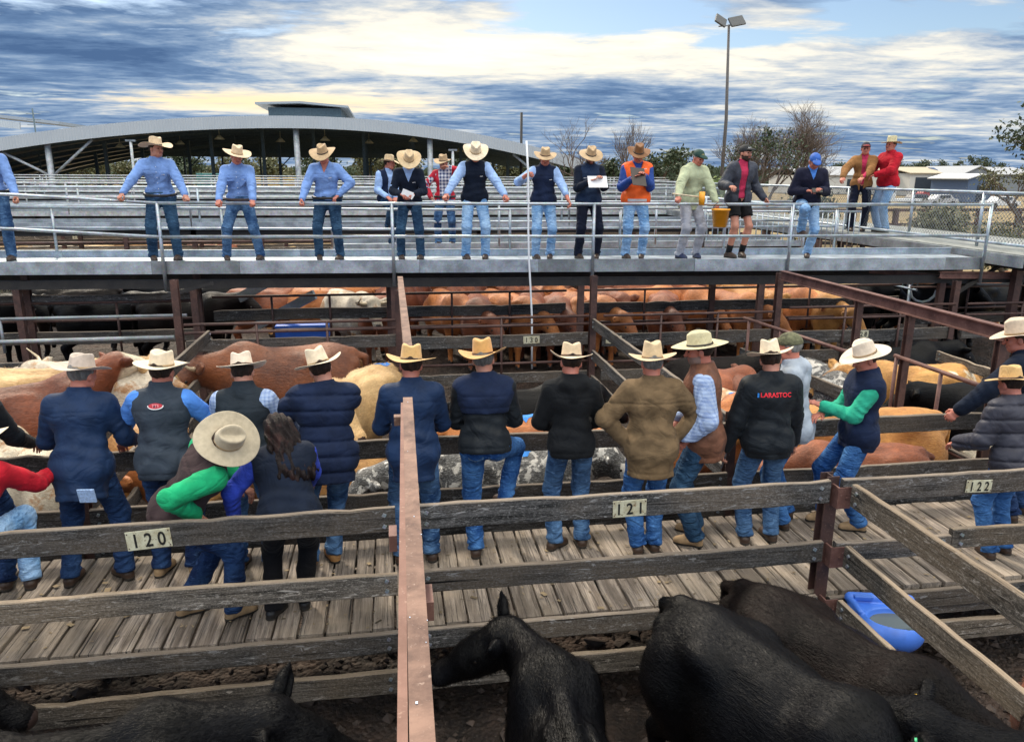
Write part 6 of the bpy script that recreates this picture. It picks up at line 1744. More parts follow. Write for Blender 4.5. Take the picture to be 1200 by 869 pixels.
def car(lab, u, v, Y, col, L_=4.4, hh=1.45, kind='car', rz=0.0):
    p = un(u, v, Y=Y); f = thing('parked_' + kind, lab, kind, (p.x, Y, GZ - .1), rz); b = plain('paint_' + '%02d%02d%02d' % tuple(int(c * 99) for c in col), col, .35, var=.05)
    m = MB(); prof = [(-L_ / 2, .35), (-L_ / 2, .85), (-L_ * .28, .95), (-L_ * .16, hh), (L_ * .22, hh), (L_ * .34, .95), (L_ / 2, .85), (L_ / 2, .35)] if kind != 'truck' else [(-L_ / 2, .5), (-L_ / 2, 1.4), (-L_ * .36, 1.5), (-L_ * .32, 2.5), (-L_ * .14, 2.5), (-L_ * .14, .9), (L_ / 2, .9), (L_ / 2, .5)]
    M = Matrix(((1, 0, 0), (0, 0, 1), (0, 1, 0)))
    m.prism(prof, -.85, .85, M); m.build('body', b, f, bevel=.06)
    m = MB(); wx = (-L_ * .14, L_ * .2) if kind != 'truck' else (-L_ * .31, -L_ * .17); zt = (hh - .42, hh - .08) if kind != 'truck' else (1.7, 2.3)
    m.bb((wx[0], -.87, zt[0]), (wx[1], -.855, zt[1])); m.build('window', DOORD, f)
    for s in (-.31, .31): m = MB(); m.tube([(L_ * s, -.9, .33), (L_ * s, -.65, .33)], .33, 14); m.build('wheel', SOLE, f)
car('white truck parked beside the tan roofed warehouse', 1054, 214, 95, (.7, .72, .72), 6, kind='truck')
car('red car parked in front of the warehouse doors', 1087, 213, 125, (.35, .04, .04))
car('dark car parked left of the red one', 1076, 214, 96, (.05, .05, .06))
car('silver car parked in front of the white doorway', 1104, 214, 94, (.45, .46, .48))
car('white car parked beside the blue shed', 1176, 213, 86, (.68, .68, .68))
car('dull brown car at the right near the blue shed', 1160, 213, 110, (.25, .14, .08))
car('pale truck seen through the back of the shed at left', 62, 205, 104, (.62, .60, .70), 8, kind='truck')
# hay and boxes seen through the shed
hay = plain('yellow_hay', (.55, .36, .08), .9, var=.2, sc=3)
x, z = at(322, 205, 102); m = MB(); m.bb((-3.0, 0, 0), (3.0, 2, 3.1)); o = m.build('hay_stack', hay, bevel=.15); o.location = (x, 102, GZ); tag(o, 'yellow hay stack seen through the shed behind the third auctioneer', 'hay stack')
x, z = at(245, 205, 100); m = MB(); m.bb((-1.5, 0, 0), (1.5, 2, 3.6)); o = m.build('container', plain('teal_container', (.03, .22, .24), .6), bevel=.05); o.location = (x, 100, GZ); tag(o, 'teal container seen through the shed left of the third auctioneer', 'container')
# ---- yard bits on the right
WPOST = W_DARK
f = thing('paddock_fence', 'dark timber post and rail fence beyond the chain link rail', 'fence', (13.2, 27, GZ))
for i in range(9): m = MB(); m.bb((i * 2.2 - .12, -.12 - i * .9, -.1), (i * 2.2 + .12, .12 - i * .9, 1.55)); m.build('post', RUST, f)
for z in (1.4, .8): m = MB(); m.bar((0, 0, z), (17.6, -7.2, z), .07, .12); m.build('rail', BLACKS, f)
f = thing('paddock_fence', 'second dark rail fence further out on the dry grass', 'fence', (12.6, 40, GZ))
for i in range(12): m = MB(); m.bb((i * 2.6 - .12, -.12, -.1), (i * 2.6 + .12, .12, 2.0)); m.build('post', RUST, f)
for z in (1.9, 1.1): m = MB(); m.bar((-4, 0, z), (30, 0, z), .07, .16); m.build('rail', RUST, f)
p = un(1093, 250, Y=24); m = MB(); m.bb((-.75, -.4, 0), (.75, .4, 1.45)); m.bb((-.85, -.48, 1.45), (.85, .48, 1.56)); o = m.build('concrete_tank', plain('pale_concrete', (.36, .35, .32), .85, var=.15), bevel=.02); o.location = (p.x, 24, GZ); tag(o, 'pale concrete tank beyond the chain link rail', 'tank')
p = un(1180, 345, z=-.6); 
f = thing('bar_gate', 'pale galvanised hoop standing in the pen under the side catwalk', 'gate', (9.95, 13.4, GZ))
m = MB(); m.tube([(0, 0, .2), (0, 0, 1.75)], .03, 8); m.build('post', GALV, f)
m = MB(); m.tube([(.02 + .28 - .28 * math.cos(t * .5236), 0, 1.62 - .22 * math.sin(t * .5236)) for t in range(7)], .025, 8); m.build('hoop', GALV_F, f)
# ================================================================== CATTLE
cow_data('stand', vox=.022, fur=16000, neck=(12, 0), headp=(35, 0), seed=2)
cow_data('headdown', vox=.022, fur=16000, neck=(-22, 14), headp=(55, 10), seed=3)
cow_data('headup', vox=.022, fur=16000, neck=(34, -8), headp=(18, -10), seed=4)
cow_data('turned', vox=.022, fur=16000, neck=(10, 55), headp=(30, 30), seed=5, ears=5)
cow_data('turnleft', vox=.022, fur=16000, neck=(14, -45), headp=(35, -25), seed=6)
cow_data('far', vox=.034, neck=(8, 12), headp=(40, 5), seed=7)
cow_data('far2', vox=.034, neck=(-15, -25), headp=(45, -10), seed=8, ears=0)
cow_data('bull', vox=.022, fur=20000, neck=(-2, -12), headp=(40, -14), seed=9, hump=.06, fat=1.1)
K = dict(black=coat('black_coat', (.0035, .0035, .004), rough=.38, spec=.11, c1b=(.004, .004, .0055), fuzz=.8),
    blackb=coat('brown_black_coat', (.0045, .0032, .003), rough=.42, spec=.11, c1b=(.009, .005, .0045)),
    brownb=coat('dark_brown_coat', (.030, .013, .010), rough=.5, spec=.2, c1b=(.07, .032, .026)),
    grey=coat('slate_coat', (.06, .06, .065), c1b=(.13, .13, .14)),
    red=coat('deep_red_coat', (.17, .038, .010), c1b=(.32, .085, .024)),
    redl=coat('orange_red_coat', (.38, .105, .022), c1b=(.58, .20, .048)),
    orange=coat('orange_coat', (.50, .185, .035), c1b=(.68, .32, .08)),
    tan=coat('tan_coat', (.45, .19, .05), c1b=(.60, .32, .11)),
    yellow=coat('yellow_tan_coat', (.52, .29, .10), c1b=(.68, .44, .20)),
    cream=coat('cream_coat', (.56, .43, .29), (.40, .19, .07), thr=.56, sc=3.0, c1b=(.70, .60, .45)),
    creamw=coat('dirty_cream_coat', (.58, .47, .34), (.42, .21, .08), thr=.56, sc=2.4, c1b=(.72, .63, .50)),
    hereford=coat('red_white_face_coat', (.11, .024, .008), c1b=(.22, .055, .017), face=(.75, .66, .5)),
    patched=coat('red_and_white_coat', (.30, .075, .02), (.78, .70, .58), thr=.54, sc=1.6, face=(.75, .66, .5)),
    brahman=coat('brown_bull_coat', (.13, .034, .010), c1b=(.25, .075, .022)),
    speck=coat('black_white_speckled_coat', (.68, .64, .58), (.018, .017, .018), thr=.47, sc=5.5, edge=.02),
    speck2=coat('heavily_speckled_coat', (.70, .67, .62), (.02, .018, .018), thr=.43, sc=8, edge=.02),
    orwhite=coat('orange_coat_white_topline', (.55, .23, .05), (.85, .74, .55), thr=.56, sc=1.8, c1b=(.72, .36, .09), edge=.02))
def C(label, key, x, y, hd, k, s=1.0, **kw):
    q = min(1, max(0, (y - 11.4) / 1.6)); z = GZ + .01 + .36 * q * q * (3 - 2 * q)
    return cow(label, key, (x, y, z if y < 18.5 else -.44), hd, K[k], s, **kw)
# --- row A, left pen
_x, _y = place_poll('stand', 36, 418, .72, -72, 1.08); C('cream horned bull with its head turned away at the left edge', 'stand', _x, _y, -72, 'creamw', 1.08, horns=.30, muz=MUZ_P)
C('dirty cream cow with its back to the navy jacket man at left', 'headdown', -3.55, 7.6, -55, 'cream', 1.02)
C('orange cow at the left edge of the left pen', 'far', -5.0, 7.6, 200, 'orange', 1.02)
C('yellow tan cow standing crosswise at the back of the left pen', 'stand', -4.2, 9.9, 85, 'yellow', 1.12)
_x, _y = place_poll('headup', 134, 405, .95, 62, 1.10); C('dark brown cow with raised white face looking over the left divider', 'headup', _x, _y, 62, 'hereford', 1.10)
C('tan cow tucked between the cream and orange ones in the left pen', 'far', -3.15, 8.45, 118, 'tan', .90)
C('orange red cow standing behind the logo vest man', 'far2', -1.95, 7.75, 262, 'redl', .88)
C('small tan cow below the hats of the second pen', 'far2', -.85, 7.55, 275, 'tan', .86)
# --- row A, second pen
_x, _y = place_poll('bull', 228, 428, .55, -96, 1.16); C('big brown bull with pale horn behind the charcoal vest', 'bull', _x, _y, -96, 'brahman', 1.16, horns=.20)
_x, _y = place_poll('headdown', 272, 432, .30, -82, 1.0); C('orange tan cow with its head low behind the white hat', 'headdown', _x, _y, -82, 'tan', 1.04)
C('yellow tan cow with blue paint on its rump', 'turnleft', -.50, 9.1, -150, 'yellow', 1.10, mark=(0, -.62, .08, .13))
# --- row A, speckled pen
C('black and white speckled cow nearest the walkway fence', 'far', 1.15, 6.95, 92, 'speck', .92, mark=(0, .05, .09, .14))
C('red cow with blue paint behind the speckled one', 'far2', 1.3, 7.9, 88, 'redl', .93, mark=(0, .1, .09, .12))
C('black cow at the back of the speckled pen', 'far', 1.5, 8.8, 86, 'black', .97)
C('heavily speckled cow low in the speckled pen', 'far2', .5, 7.1, -80, 'speck2', .86)
# --- row A, third pen
C('deep red cow behind the brown leather vest', 'far', 3.65, 8.7, 60, 'red', 1.02)
C('orange red cow behind the lettered jacket', 'headdown', 3.55, 7.8, 70, 'redl', 1.0)
C('brown white faced cow between the hoodie and the green shirt', 'turned', 4.5, 8.6, 160, 'hereford', 1.0)
C('cream patched cow with blue paint beside the hoodie', 'far2', 4.15, 8.0, 150, 'cream', .98, mark=(0, -.2, .09, .14))
C('large orange cow filling the gap above the walkway rails', 'far', 4.95, 7.15, -84, 'orange', 1.06)
C('dark red cow low behind the walkway fence at right', 'headdown', 4.55, 6.62, -86, 'red', .90)
C('orange cow with white topline in the right pen', 'stand', 6.85, 8.9, -88, 'orwhite', 1.04)
C('black cow with white rump in the right pen', 'far', 7.25, 7.9, -80, 'black', 1.0)
C('black and cream curly faced cow by the right post', 'headdown', 5.75, 9.2, 190, 'speck', .98)
C('slate black cow at the back of the right pen', 'far', 7.6, 10.2, 80, 'black', 1.0)
C('pale roan calf between the two men at the right edge', 'far2', 6.75, 7.0, 95, 'cream', .80)
C('small dark cow behind the rust pipe gate', 'far2', 4.6, 9.9, 90, 'blackb', 1.0)
# --- row B, under and behind the catwalk
rowB = [(-7.2, 14.6, 95, 'black', 'black cow at the left end under the catwalk'), (-6.1, 15.6, 250, 'blackb', 'dark brown cow second from the left under the catwalk'), (-5.0, 14.4, 80, 'black', 'dark cow under the catwalk near plate 160'), (-4.0, 15.8, 260, 'black', 'black cow with a pale ear left of the first auctioneer\'s feet'), (-3.6, 14.2, 85, 'blackb', 'brown black cow against the rail below the first auctioneer'),
    (-1.2, 15.2, 100, 'redl', 'orange cow above the horned cream one under the catwalk'), (-.75, 14.3, 150, 'creamw', 'cream horned cow facing forward under the catwalk'), (-.15, 14.2, 10, 'red', 'deep red cow right of the cream horned one'), (.35, 15.4, 200, 'hereford', 'red white faced cow near the beam under the catwalk')]
redsB = [(1.05, 14.2, 165), (1.55, 15.6, 200), (1.95, 14.1, 175), (2.5, 15.8, 185), (2.6, 14.2, 190), (3.15, 15.4, 170), (3.3, 14.0, 180), (3.95, 14.4, 160), (4.35, 15.8, 100)]
labB = ['deep red cow just right of the long beam', 'red cow looking over its neighbour near the beam', 'red cow facing forward left of the white pole', 'red cow with pale ears at the back left of the pole', 'red cow facing forward at the white pole', 'red cow behind the white pole', 'red cow right of the white pole', 'red cow against the post right of the pole', 'red cow lying crosswise behind the post']
for (x, y, a), lab in zip(redsB, labB): C(lab + ' under the catwalk', 'far' if int(x * 10) % 2 else 'far2', x, y, a, 'redl' if int(x * 100) % 3 == 0 else 'red', .98)
for x, y, a, k, lab in rowB: C(lab, 'far2' if k in ('grey', 'red') else 'far', x, y, a, k, 1.0, horns=.28 if 'horned cow' in lab else None)
for x, y, a, k, lab in ((4.85, 14.2, 80, 'redl', 'long backed orange red cow below the notepad man'), (5.3, 15.0, 85, 'red', 'red cow behind the long backed one below the notepad man'), (5.9, 14.2, 190, 'redl', 'orange red cow below the orange safety vest'), (6.45, 15.4, 150, 'orange', 'orange cow behind the galvanised posts'), (6.9, 14.1, 170, 'orange', 'orange cow facing forward below the green capped man'), (7.5, 15.0, 200, 'redl', 'orange red cow below the bucket'), (7.75, 13.9, 175, 'redl', 'orange red cow with a dark eye patch below the black cap'), (8.35, 14.6, 120, 'yellow', 'yellow tan cow at the right end of the orange group'), (8.9, 13.9, 95, 'black', 'black cow right of the yellow tan one'), (9.9, 14.9, 85, 'orange', 'orange cow beyond the long rusty beam'), (10.7, 14.0, 100, 'black', 'black cow under the side catwalk'), (11.6, 14.8, 90, 'redl', 'orange red cow under the side catwalk'), (12.4, 14.0, 85, 'black', 'black cow at the far right under the side catwalk'), (13.2, 15.2, 95, 'redl', 'orange red cow at the right edge under the side catwalk')):
    C(lab, 'far2' if k == 'redl' else 'far', x, y, a, k, 1.0)
for x, y, a, k, lab in ((1.2, 16.6, 95, 'redl', 'orange red cow in the rear rank behind the beam'), (2.1, 16.9, 250, 'red', 'deep red cow in the rear rank left of the white pole'), (3.0, 16.5, 90, 'redl', 'orange red cow in the rear rank at the white pole'), (3.7, 16.9, 100, 'orange', 'orange cow in the rear rank right of the white pole'), (4.9, 16.6, 260, 'red', 'deep red cow in the rear rank below the notepad'), (5.9, 16.7, 85, 'redl', 'orange red cow in the rear rank below the clipboard'), (6.9, 16.5, 95, 'tan', 'tan cow in the rear rank below the sage hoodie'), (7.9, 16.6, 265, 'redl', 'orange red cow in the rear rank below the black shorts'), (8.9, 16.4, 90, 'orange', 'orange cow in the rear rank below the blue cap'),
    (1.5, 13.55, 182, 'red', 'red cow with its head low against the front rails near the beam'), (2.25, 13.6, 170, 'redl', 'orange red cow nosing the front rails left of the pole'), (3.0, 13.55, 190, 'red', 'red cow nosing the front rails at the pole'), (3.7, 13.5, 176, 'redl', 'orange red cow nosing the front rails right of the pole'), (5.0, 13.5, 200, 'red', 'red cow against the front rails below the notepad'), (6.4, 13.5, 168, 'redl', 'orange red cow against the front rails below the clipboard'), (8.1, 13.45, 186, 'orange', 'orange cow against the front rails below the black shorts'),
    (-2.3, 15.4, 85, 'red', 'deep red cow behind the stair stringers'), (-1.9, 16.6, 100, 'tan', 'tan cow in the rear rank behind the stair stringers')):
    C(lab, 'far2' if a > 150 else 'far', x, y, a, k, .98)
# far cattle between the catwalks
rr = random.Random(12)
place = ['left end', 'left of the first blue shirt', 'between the first and second blue shirts', 'behind the second blue shirt', 'right of the second blue shirt', 'left of the third blue shirt', 'behind the third blue shirt', 'right of the third blue shirt', 'left of the navy sweater', 'behind the plaid shirt', 'right of the plaid shirt', 'left of the white pole', 'right of the white pole', 'behind the notepad', 'right of the orange vest', 'left of the green cap']
for row, (Y, nm) in enumerate(((22.4, 'nearest far pen'), (25.5, 'middle far pen'), (30.3, 'back far pen'))):
    for i in range(16):
        x = -13.5 + i * 1.45 + rr.uniform(-.4, .4) - row * 1.0
        k = ['redl', 'orange', 'tan', 'red', 'yellow', 'creamw'][rr.randrange(6)]
        C('%s coloured cow in the %s, %s' % ({'redl': 'orange red', 'creamw': 'cream'}.get(k, k), nm, place[i]), 'far', x, Y + rr.uniform(-.3, .3), rr.uniform(60, 120) + 180 * (i % 2), k, .98, group='cattle in the far pens')

# --- near black cattle
cow_data('near_turn', vox=.0135, fur=60000, furlen=.028, neck=(4, -34), headp=(34, -44), seed=21, ears=42, legs=True, fat=.90, hs=1.22)
cow_data('near_big', vox=.0135, fur=45000, furlen=.020, neck=(-34, 6), headp=(50, 8), seed=22, legs=True, fat=1.04, ears=5)
cow_data('near_side', vox=.0135, fur=45000, furlen=.024, neck=(-8, -14), headp=(40, -16), seed=23, legs=True, fat=1.05, ears=24)
cow_data('near_shag', vox=.0135, fur=70000, furlen=.036, neck=(4, 6), headp=(30, 8), seed=24, legs=True, ears=46, hs=1.2)
def NC(label, key, x, y, hd, k, s=1.0, zo=0.0, **kw): return cow(label, key, (x, y, GZ + zo), hd, K[k], s, **kw)
_x, _y = place_poll('near_turn', 590, 738, None, 2, .94)
NC('black cow turning its head left beside the pink steel beam', 'near_turn', _x, _y, 2, 'black', .94, tag_=[(1, TAG_Y), (-1, TAG_G)])
NC('big glossy black cow with its rump to the walkway', 'near_big', 1.97, 3.26, 160, 'black', 1.02, tag_=[(-1, TAG_G)])
NC('brown black cow behind the big glossy one, facing the lower right corner', 'near_side', 2.50, 3.52, 158, 'blackb', .98, tag_=[(-1, TAG_G)])
_x, _y = place_poll('near_shag', 318, 836, None, 80, .95)
NC('shaggy black cow at the bottom left with one ear up', 'near_shag', _x, _y, 80, 'black', .95, tag_=[(1, TAG_Y)])
_x, _y = place_poll('near_shag', -72, 800, None, 74, .9)
NC('black cow whose nose shows at the left edge', 'near_shag', _x, _y, 74, 'black', .9)
cow_data('near_left', vox=.0135, fur=60000, furlen=.034, neck=(26, 8), headp=(14, 4), seed=25, ears=12, hs=1.2)
_x, _y = place_poll('near_left', 1078, 836, None, -66, .92)
NC('black cow with orange ear tag facing left between its neighbours', 'near_left', _x, _y, -66, 'black', .92, tag_=[(1, TAG_Y), (-1, TAG_G)])
NC('brown backed cow cut off by the bottom edge', 'near_big', 1.22, 1.98, 184, 'brownb', .96)
NC('reddish brown cow at the right edge beside the near fence', 'stand', 3.80, 2.62, 180, 'red', .96)

# ================================================================== water trough on the near fence
def near_trough():
    pl = plain('bright_blue_plastic', (.055, .175, .66), .42, var=.12, sc=7)
    f = Field((-.42, -.45, -.42), (.42, .30, .14), .011)
    f.cone((-.17, .08, -.10), (.17, .08, -.10), .155, .155, k=.05); f.ell((0, -.12, -.14), (.30, .26, .20), k=.06)
    f.cut((0, 0, 1), (0, 0, .0)); 
    g = f.F.copy()
    f.ell((.04, -.13, -.0), (.235, .175, .12), k=.012, sub=True)
    f.cone((-.26, .18, .02), (.26, .18, .02), .055, .055, k=.03); f.cone((-.27, .16, .02), (-.24, -.05, .0), .035, .03, k=.02); f.cone((.27, .16, .02), (.24, -.05, .0), .035, .03, k=.02)
    V, Q = f.mesh()
    t = thing('water_trough', 'bright blue plastic water trough hung on the fence corner below plate 122', 'water trough', (3.40, 4.37, .0), R(-14))
    link('basin', mesh_np('basin', V, Q), t, pl); t.scale = (.78, .72, .74)
    w = MB(); n = 24; w.add([(.04 + .215 * math.cos(i * 6.283 / n), -.13 + .158 * math.sin(i * 6.283 / n), -.045) for i in range(n)], [tuple(range(n))])
    wm = mat('trough_water', lambda t_, b: (setc(t_, b, (.10, .12, .12)), b.inputs['Roughness'].__setattr__('default_value', .03)))
    w.build('water', wm, t)
    m = MB(); m.bb((-.25, .10, .03), (-.08, .16, .075)); m.build('float_cover', pl, t, bevel=.01)
near_trough()
# ================================================================== PEOPLE
NAVY = cloth('navy_cloth', (.010, .018, .048)); NAVY2 = cloth('dark_navy_cloth', (.007, .012, .026)); NAVYB = cloth('bright_navy_softshell', (.010, .026, .072), rough=.6)
CHAR = cloth('charcoal_cloth', (.020, .027, .036)); CHAR2 = cloth('blue_grey_vest_cloth', (.035, .047, .066), rough=.7); BLK = cloth('black_cloth', (.008, .009, .011)); BLKC = cloth('black_canvas', (.010, .013, .017), rough=.55)
BROWNV = cloth('maroon_brown_vest_cloth', (.045, .028, .030)); LEATHV = cloth('brown_leather_vest', (.17, .075, .045), rough=.55, var=.35); CANV = cloth('brown_duck_canvas', (.15, .098, .052), rough=.8, var=.3, bs=.6); TANJ = cloth('tan_brown_jacket', (.26, .125, .045))
SHB = cloth('blue_work_shirt', (.17, .29, .60), rough=.8, bs=.7); SHL = cloth('light_blue_shirt', (.30, .44, .72), rough=.8, bs=.7); SHB2 = cloth('bright_blue_shirt', (.08, .24, .68), bs=.7); COB = cloth('cobalt_blue_shirt', (.03, .06, .42), bs=.7)
CHK = cloth('small_check_shirt', (.50, .56, .68), pattern=check_pattern((.10, .14, .28), 75, 75, .3), bs=.5); CHK2 = cloth('fine_blue_check_shirt', (.40, .50, .70), pattern=check_pattern((.22, .3, .52), 110, 110, .2), bs=.6)
PLAID = cloth('navy_white_plaid_shirt', (.70, .70, .74), pattern=check_pattern((.03, .05, .16), 48, 48, .1), bs=.4)
GRN = cloth('green_shirt', (.012, .34, .14), bs=.7); GRN2 = cloth('sea_green_shirt', (.03, .38, .24), bs=.7); RED = cloth('red_fleece', (.40, .010, .022)); REDJ = cloth('red_jacket', (.48, .02, .04), rough=.6); PINK = cloth('raspberry_shirt', (.42, .03, .08))
HIV = cloth('hi_vis_orange', (.95, .13, .025), rough=.6, bs=.35); ROY = cloth('royal_blue_jacket', (.02, .06, .26), rough=.6); SAGE = cloth('sage_green_fleece', (.40, .44, .29)); GREYH = cloth('grey_marle_fleece', (.36, .41, .48)); GTRK = cloth('grey_tracksuit', (.36, .37, .42)); DKJ = cloth('slate_worn_jacket', (.045, .050, .068), var=.4, rough=.6); DKS = cloth('charcoal_purple_puffer', (.045, .045, .060), rough=.5)
D_MID = denim('mid_blue_denim', (.018, .052, .135), (.11, .22, .40)); D_BR = denim('bright_blue_denim', (.012, .056, .200), (.08, .22, .50)); D_DK = denim('dark_blue_denim', (.009, .022, .072), (.03, .075, .19)); D_LT = denim('faded_light_denim', (.14, .30, .56), (.38, .56, .80)); D_TL = denim('teal_dark_denim', (.012, .036, .080), (.045, .105, .19))
NTR = cloth('dark_navy_trouser_cloth', (.007, .010, .024)); BTR = cloth('black_trouser_cloth', (.007, .007, .009))
H_CR = felt('cream_felt', (.70, .59, .44)); H_STR = felt('golden_straw', (.62, .40, .17), weave=.4); H_STR2 = felt('orange_straw', (.60, .34, .12), weave=.4); H_TAN = felt('tan_felt', (.58, .44, .27)); H_GW = felt('grey_white_felt', (.50, .42, .36)); H_WH = felt('pale_felt', (.68, .58, .47)); H_BR = felt('brown_felt', (.20, .09, .035)); H_OLD = felt('stained_pale_straw', (.58, .52, .33), weave=.3, amt=.6); H_SND = felt('sand_felt', (.62, .48, .32)); H_DT = felt('dark_tan_felt', (.44, .31, .18)); H_GRY = felt('fawn_felt', (.47, .40, .29), amt=.15)
B_BR = plain('brown_leather_band', (.10, .05, .03), .6); B_DK = plain('dark_band', (.03, .022, .02), .6); B_TAN = plain('tan_band', (.35, .24, .13), .7)
def F_(u, v, z=0.0): p = un(u, v, z=z); return (p.x, p.y, z)
RH = ((-.24, .42, .98), (.24, .42, .98))
def hat(m, b=None, **kw): return ('hat', m, b, kw)
PB = {}
# ------- buyers on the plank walkway, backs to the camera
person('man in black jacket cut off by the left edge behind the red jacket', (-3.02, 5.62, 0), 0, [('jacket', BLKC)], D_DK, hat(H_TAN, B_DK), hands=RH, lean=12, g=1.1)
i = person('man in red jacket and pale jeans crouched at the left edge', (-2.70, 5.12, 0), 6, [('jacket', RED, dict(hem=-.10))], D_LT, hat(H_CR, B_BR), feet=((-.14, 0), (.16, .12, .22)), lean=32, hip=(-.08, -.22, -.20), hands=((-.25, .6, .9), (.22, .55, .95)), boots=('boot', LEATHER_B), h=.96)
i = person('big man in long navy jacket and grey white hat', (-2.28, 5.62, 0), -2, [('jacket', NAVYB, dict(hem=-.24, wr=.005))], D_DK, hat(H_GW, B_TAN, curl=.055, br=.108, crease=.04), hair=('short', HAIR_G), hands=((-.24, .40, 1.0), (.28, .38, .98)), lean=17, g=1.22, h=1.0, feet=((-.17, 0), (.20, .02)), toes=(8, -48), head=(28, 12, 0), skin=SKIN_R)
o = MB(); o.box((0, 0, 0), (.115, .012, .105)); o = o.build('folded_catalogue', BLUEP); q = to_world(i, i['T'](.09, -.19, -.20)); o.location = q; o.rotation_euler = (R(12), 0, R(-6)); tag(o, 'folded blue printed catalogue in the back pocket of the long navy jacket man', 'catalogue')
i = person('man in blue grey vest with red logo and blue sleeves', (-1.70, 5.66, 0), 2, [('shirt', SHB2, dict(so=.020)), ('vest', CHAR2, dict(hem=-.12, ch=.075))], D_DK, hat(H_CR, B_TAN, curl=.048, br=.110, asym=.3), hands=((-.42, .34, .98), (.42, .34, .98)), elb=((-.9, -.3, -.6), (.9, -.3, -.6)), lean=9, g=1.12, head=(10, 6, 4), boots=('boot', SUEDE), skin=SKIN_R)
back_decal(i, ellipse_shape(.050, .020), plain('logo_red', (.42, .015, .03), .6, var=0), 0, -.005, .425)
back_decal(i, ellipse_shape(.050, .020, ring=.006, arc=(170, 370)), WHITE, 0, -.005, .425, name='emblem_rim', off=.005)
back_decal(i, 'TTS', plain('logo_pink', (.8, .25, .28), .6, var=0), .030, -.005, .425, name='lettering', off=.006)
i = person('man in green shirt and maroon brown vest bent over, hat crown towards the camera', (-1.36, 5.0, 0), 66, [('shirt', GRN, dict(so=.026)), ('vest', BROWNV, dict(hem=-.10))], D_DK, hat(H_GRY, B_TAN, br=.112, curl=.016, crease=.038), feet=((-.10, -.10), (.12, .18)), toes=(0, -8), lean=30, side=22, hip=(-.02, -.16, -.10), hands=((-.08, .34, .92), (.17, -.02, .86)), elb=((-1, .2, -.2), (.25, -1, .45)), head=(0, 14, 56), boots=('boot', SUEDE), h=.98, g=1.06)
i = person('woman with long brown hair in navy vest and cobalt sleeves leaning forward', (-.80, 4.98, 0), -4, [('shirt', COB, dict(so=.022)), ('vest', NAVY2, dict(hem=-.10, o=.042))], BTR, None, hair=('long', HAIR_W), feet=((-.10, -.04), (.12, .05)), toes=(30, -6), lean=36, side=-6, hip=(.06, -.15, -.08), hands=((-.34, .10, .74), (.20, .50, .84)), elb=((-1, -.5, -.6), (.6, -.3, -.8)), head=(-22, 24, -4), boots=('shoe', LEATHER_K), h=.92, g=1.16, skin=SKIN)
person('man in charcoal vest with fine check sleeves and white hat', (-1.13, 5.66, 0), 3, [('shirt', CHK2, dict(so=.020)), ('vest', CHAR, dict(hem=-.12, ch=.075))], D_MID, hat(H_WH, B_BR, curl=.040, br=.106), hands=((-.36, .38, .94), (.40, .36, .92)), lean=12, g=1.08, head=(-4, 18, -4), h=.985)
person('man in quilted navy jacket leaning to the left, hat tipped', (-.62, 5.60, 0), -10, [('puffer', NAVY, dict(hem=-.20, quilt=.115, o=.046))], D_MID, hat(H_CR, B_TAN, curl=.05, br=.106), hands=((-.42, .42, .95), (.05, .52, 1.0)), elb=((-1, -.4, -.1), (1, -.2, -.6)), lean=14, side=2, hip=(.08, -.03, -.02), g=1.20, head=(-8, 16, -12), boots=('boot', BOOT_TAN), feet=((-.08, .0), (.10, .08)))
person('man in smooth navy jacket and straw hat behind the pink steel beam', (.12, 5.60, 0), 0, [('jacket', NAVYB, dict(hem=-.22))], D_MID, hat(H_STR, B_TAN, curl=.038, br=.112), hands=((-.20, .36, 1.0), (.20, .38, 1.0)), lean=10, g=1.10, head=(0, 10, 3), toes=(10, -6), boots=('boot', LEATHER_B))
i = person('man in quilted yoke navy jacket with one knee raised', (.70, 5.60, 0), 3, [('jacket', BLKC, dict(hem=-.06, wr=.006)), ('vest', NAVY, dict(hem=.25, o=.040, collar=True, name='quilted_yoke'))], D_BR, hat(H_STR2, B_BR, curl=.055, br=.112, crease=.026, asym=-.2), feet=((-.10, 0), (.16, .26, .30)), hip=(-.05, -.06, 0), knees=((-.1, 1, 0), (.55, 1, 0)), toes=(6, -30), hands=((-.16, .42, 1.0), (.18, .42, 1.0)), lean=10, g=1.16, head=(8, 8, -5), hair=('short', HAIR_G))
person('young man in black hooded jacket and light jeans', (1.38, 5.62, 0), 2, [('jacket', BLK, dict(hem=-.10, hood=True))], D_MID, hat(H_SND, B_BR, curl=.055, br=.092, ch=.11), feet=((-.13, 0), (.11, .04)), toes=(52, 2), hands=((-.12, .28, .98), (.12, .28, .98)), elb=((-.6, -.2, -.9), (.6, -.2, -.9)), lean=6, g=.92, head=(0, 14, 3), boots=('boot', LEATHER_B), skin=SKIN_R, h=.985)
i = person('man in brown canvas jacket with both hands on his hips', (1.98, 5.46, 0), 4, [('jacket', CANV, dict(hem=-.24, wr=.006, o=.034, yoke=.36))], D_BR, hat(H_TAN, B_TAN, curl=.050, br=.108, ch=.13), feet=((-.07, 0), (.07, .03)), toes=(6, -10), hands=((-.20, .04, .96), (.20, .04, .98)), elb=((-1, -.05, -.05), (1, -.05, -.02)), lean=7, g=1.12, head=(0, 8, 0), h=.99, hair=('short', HAIR_G))
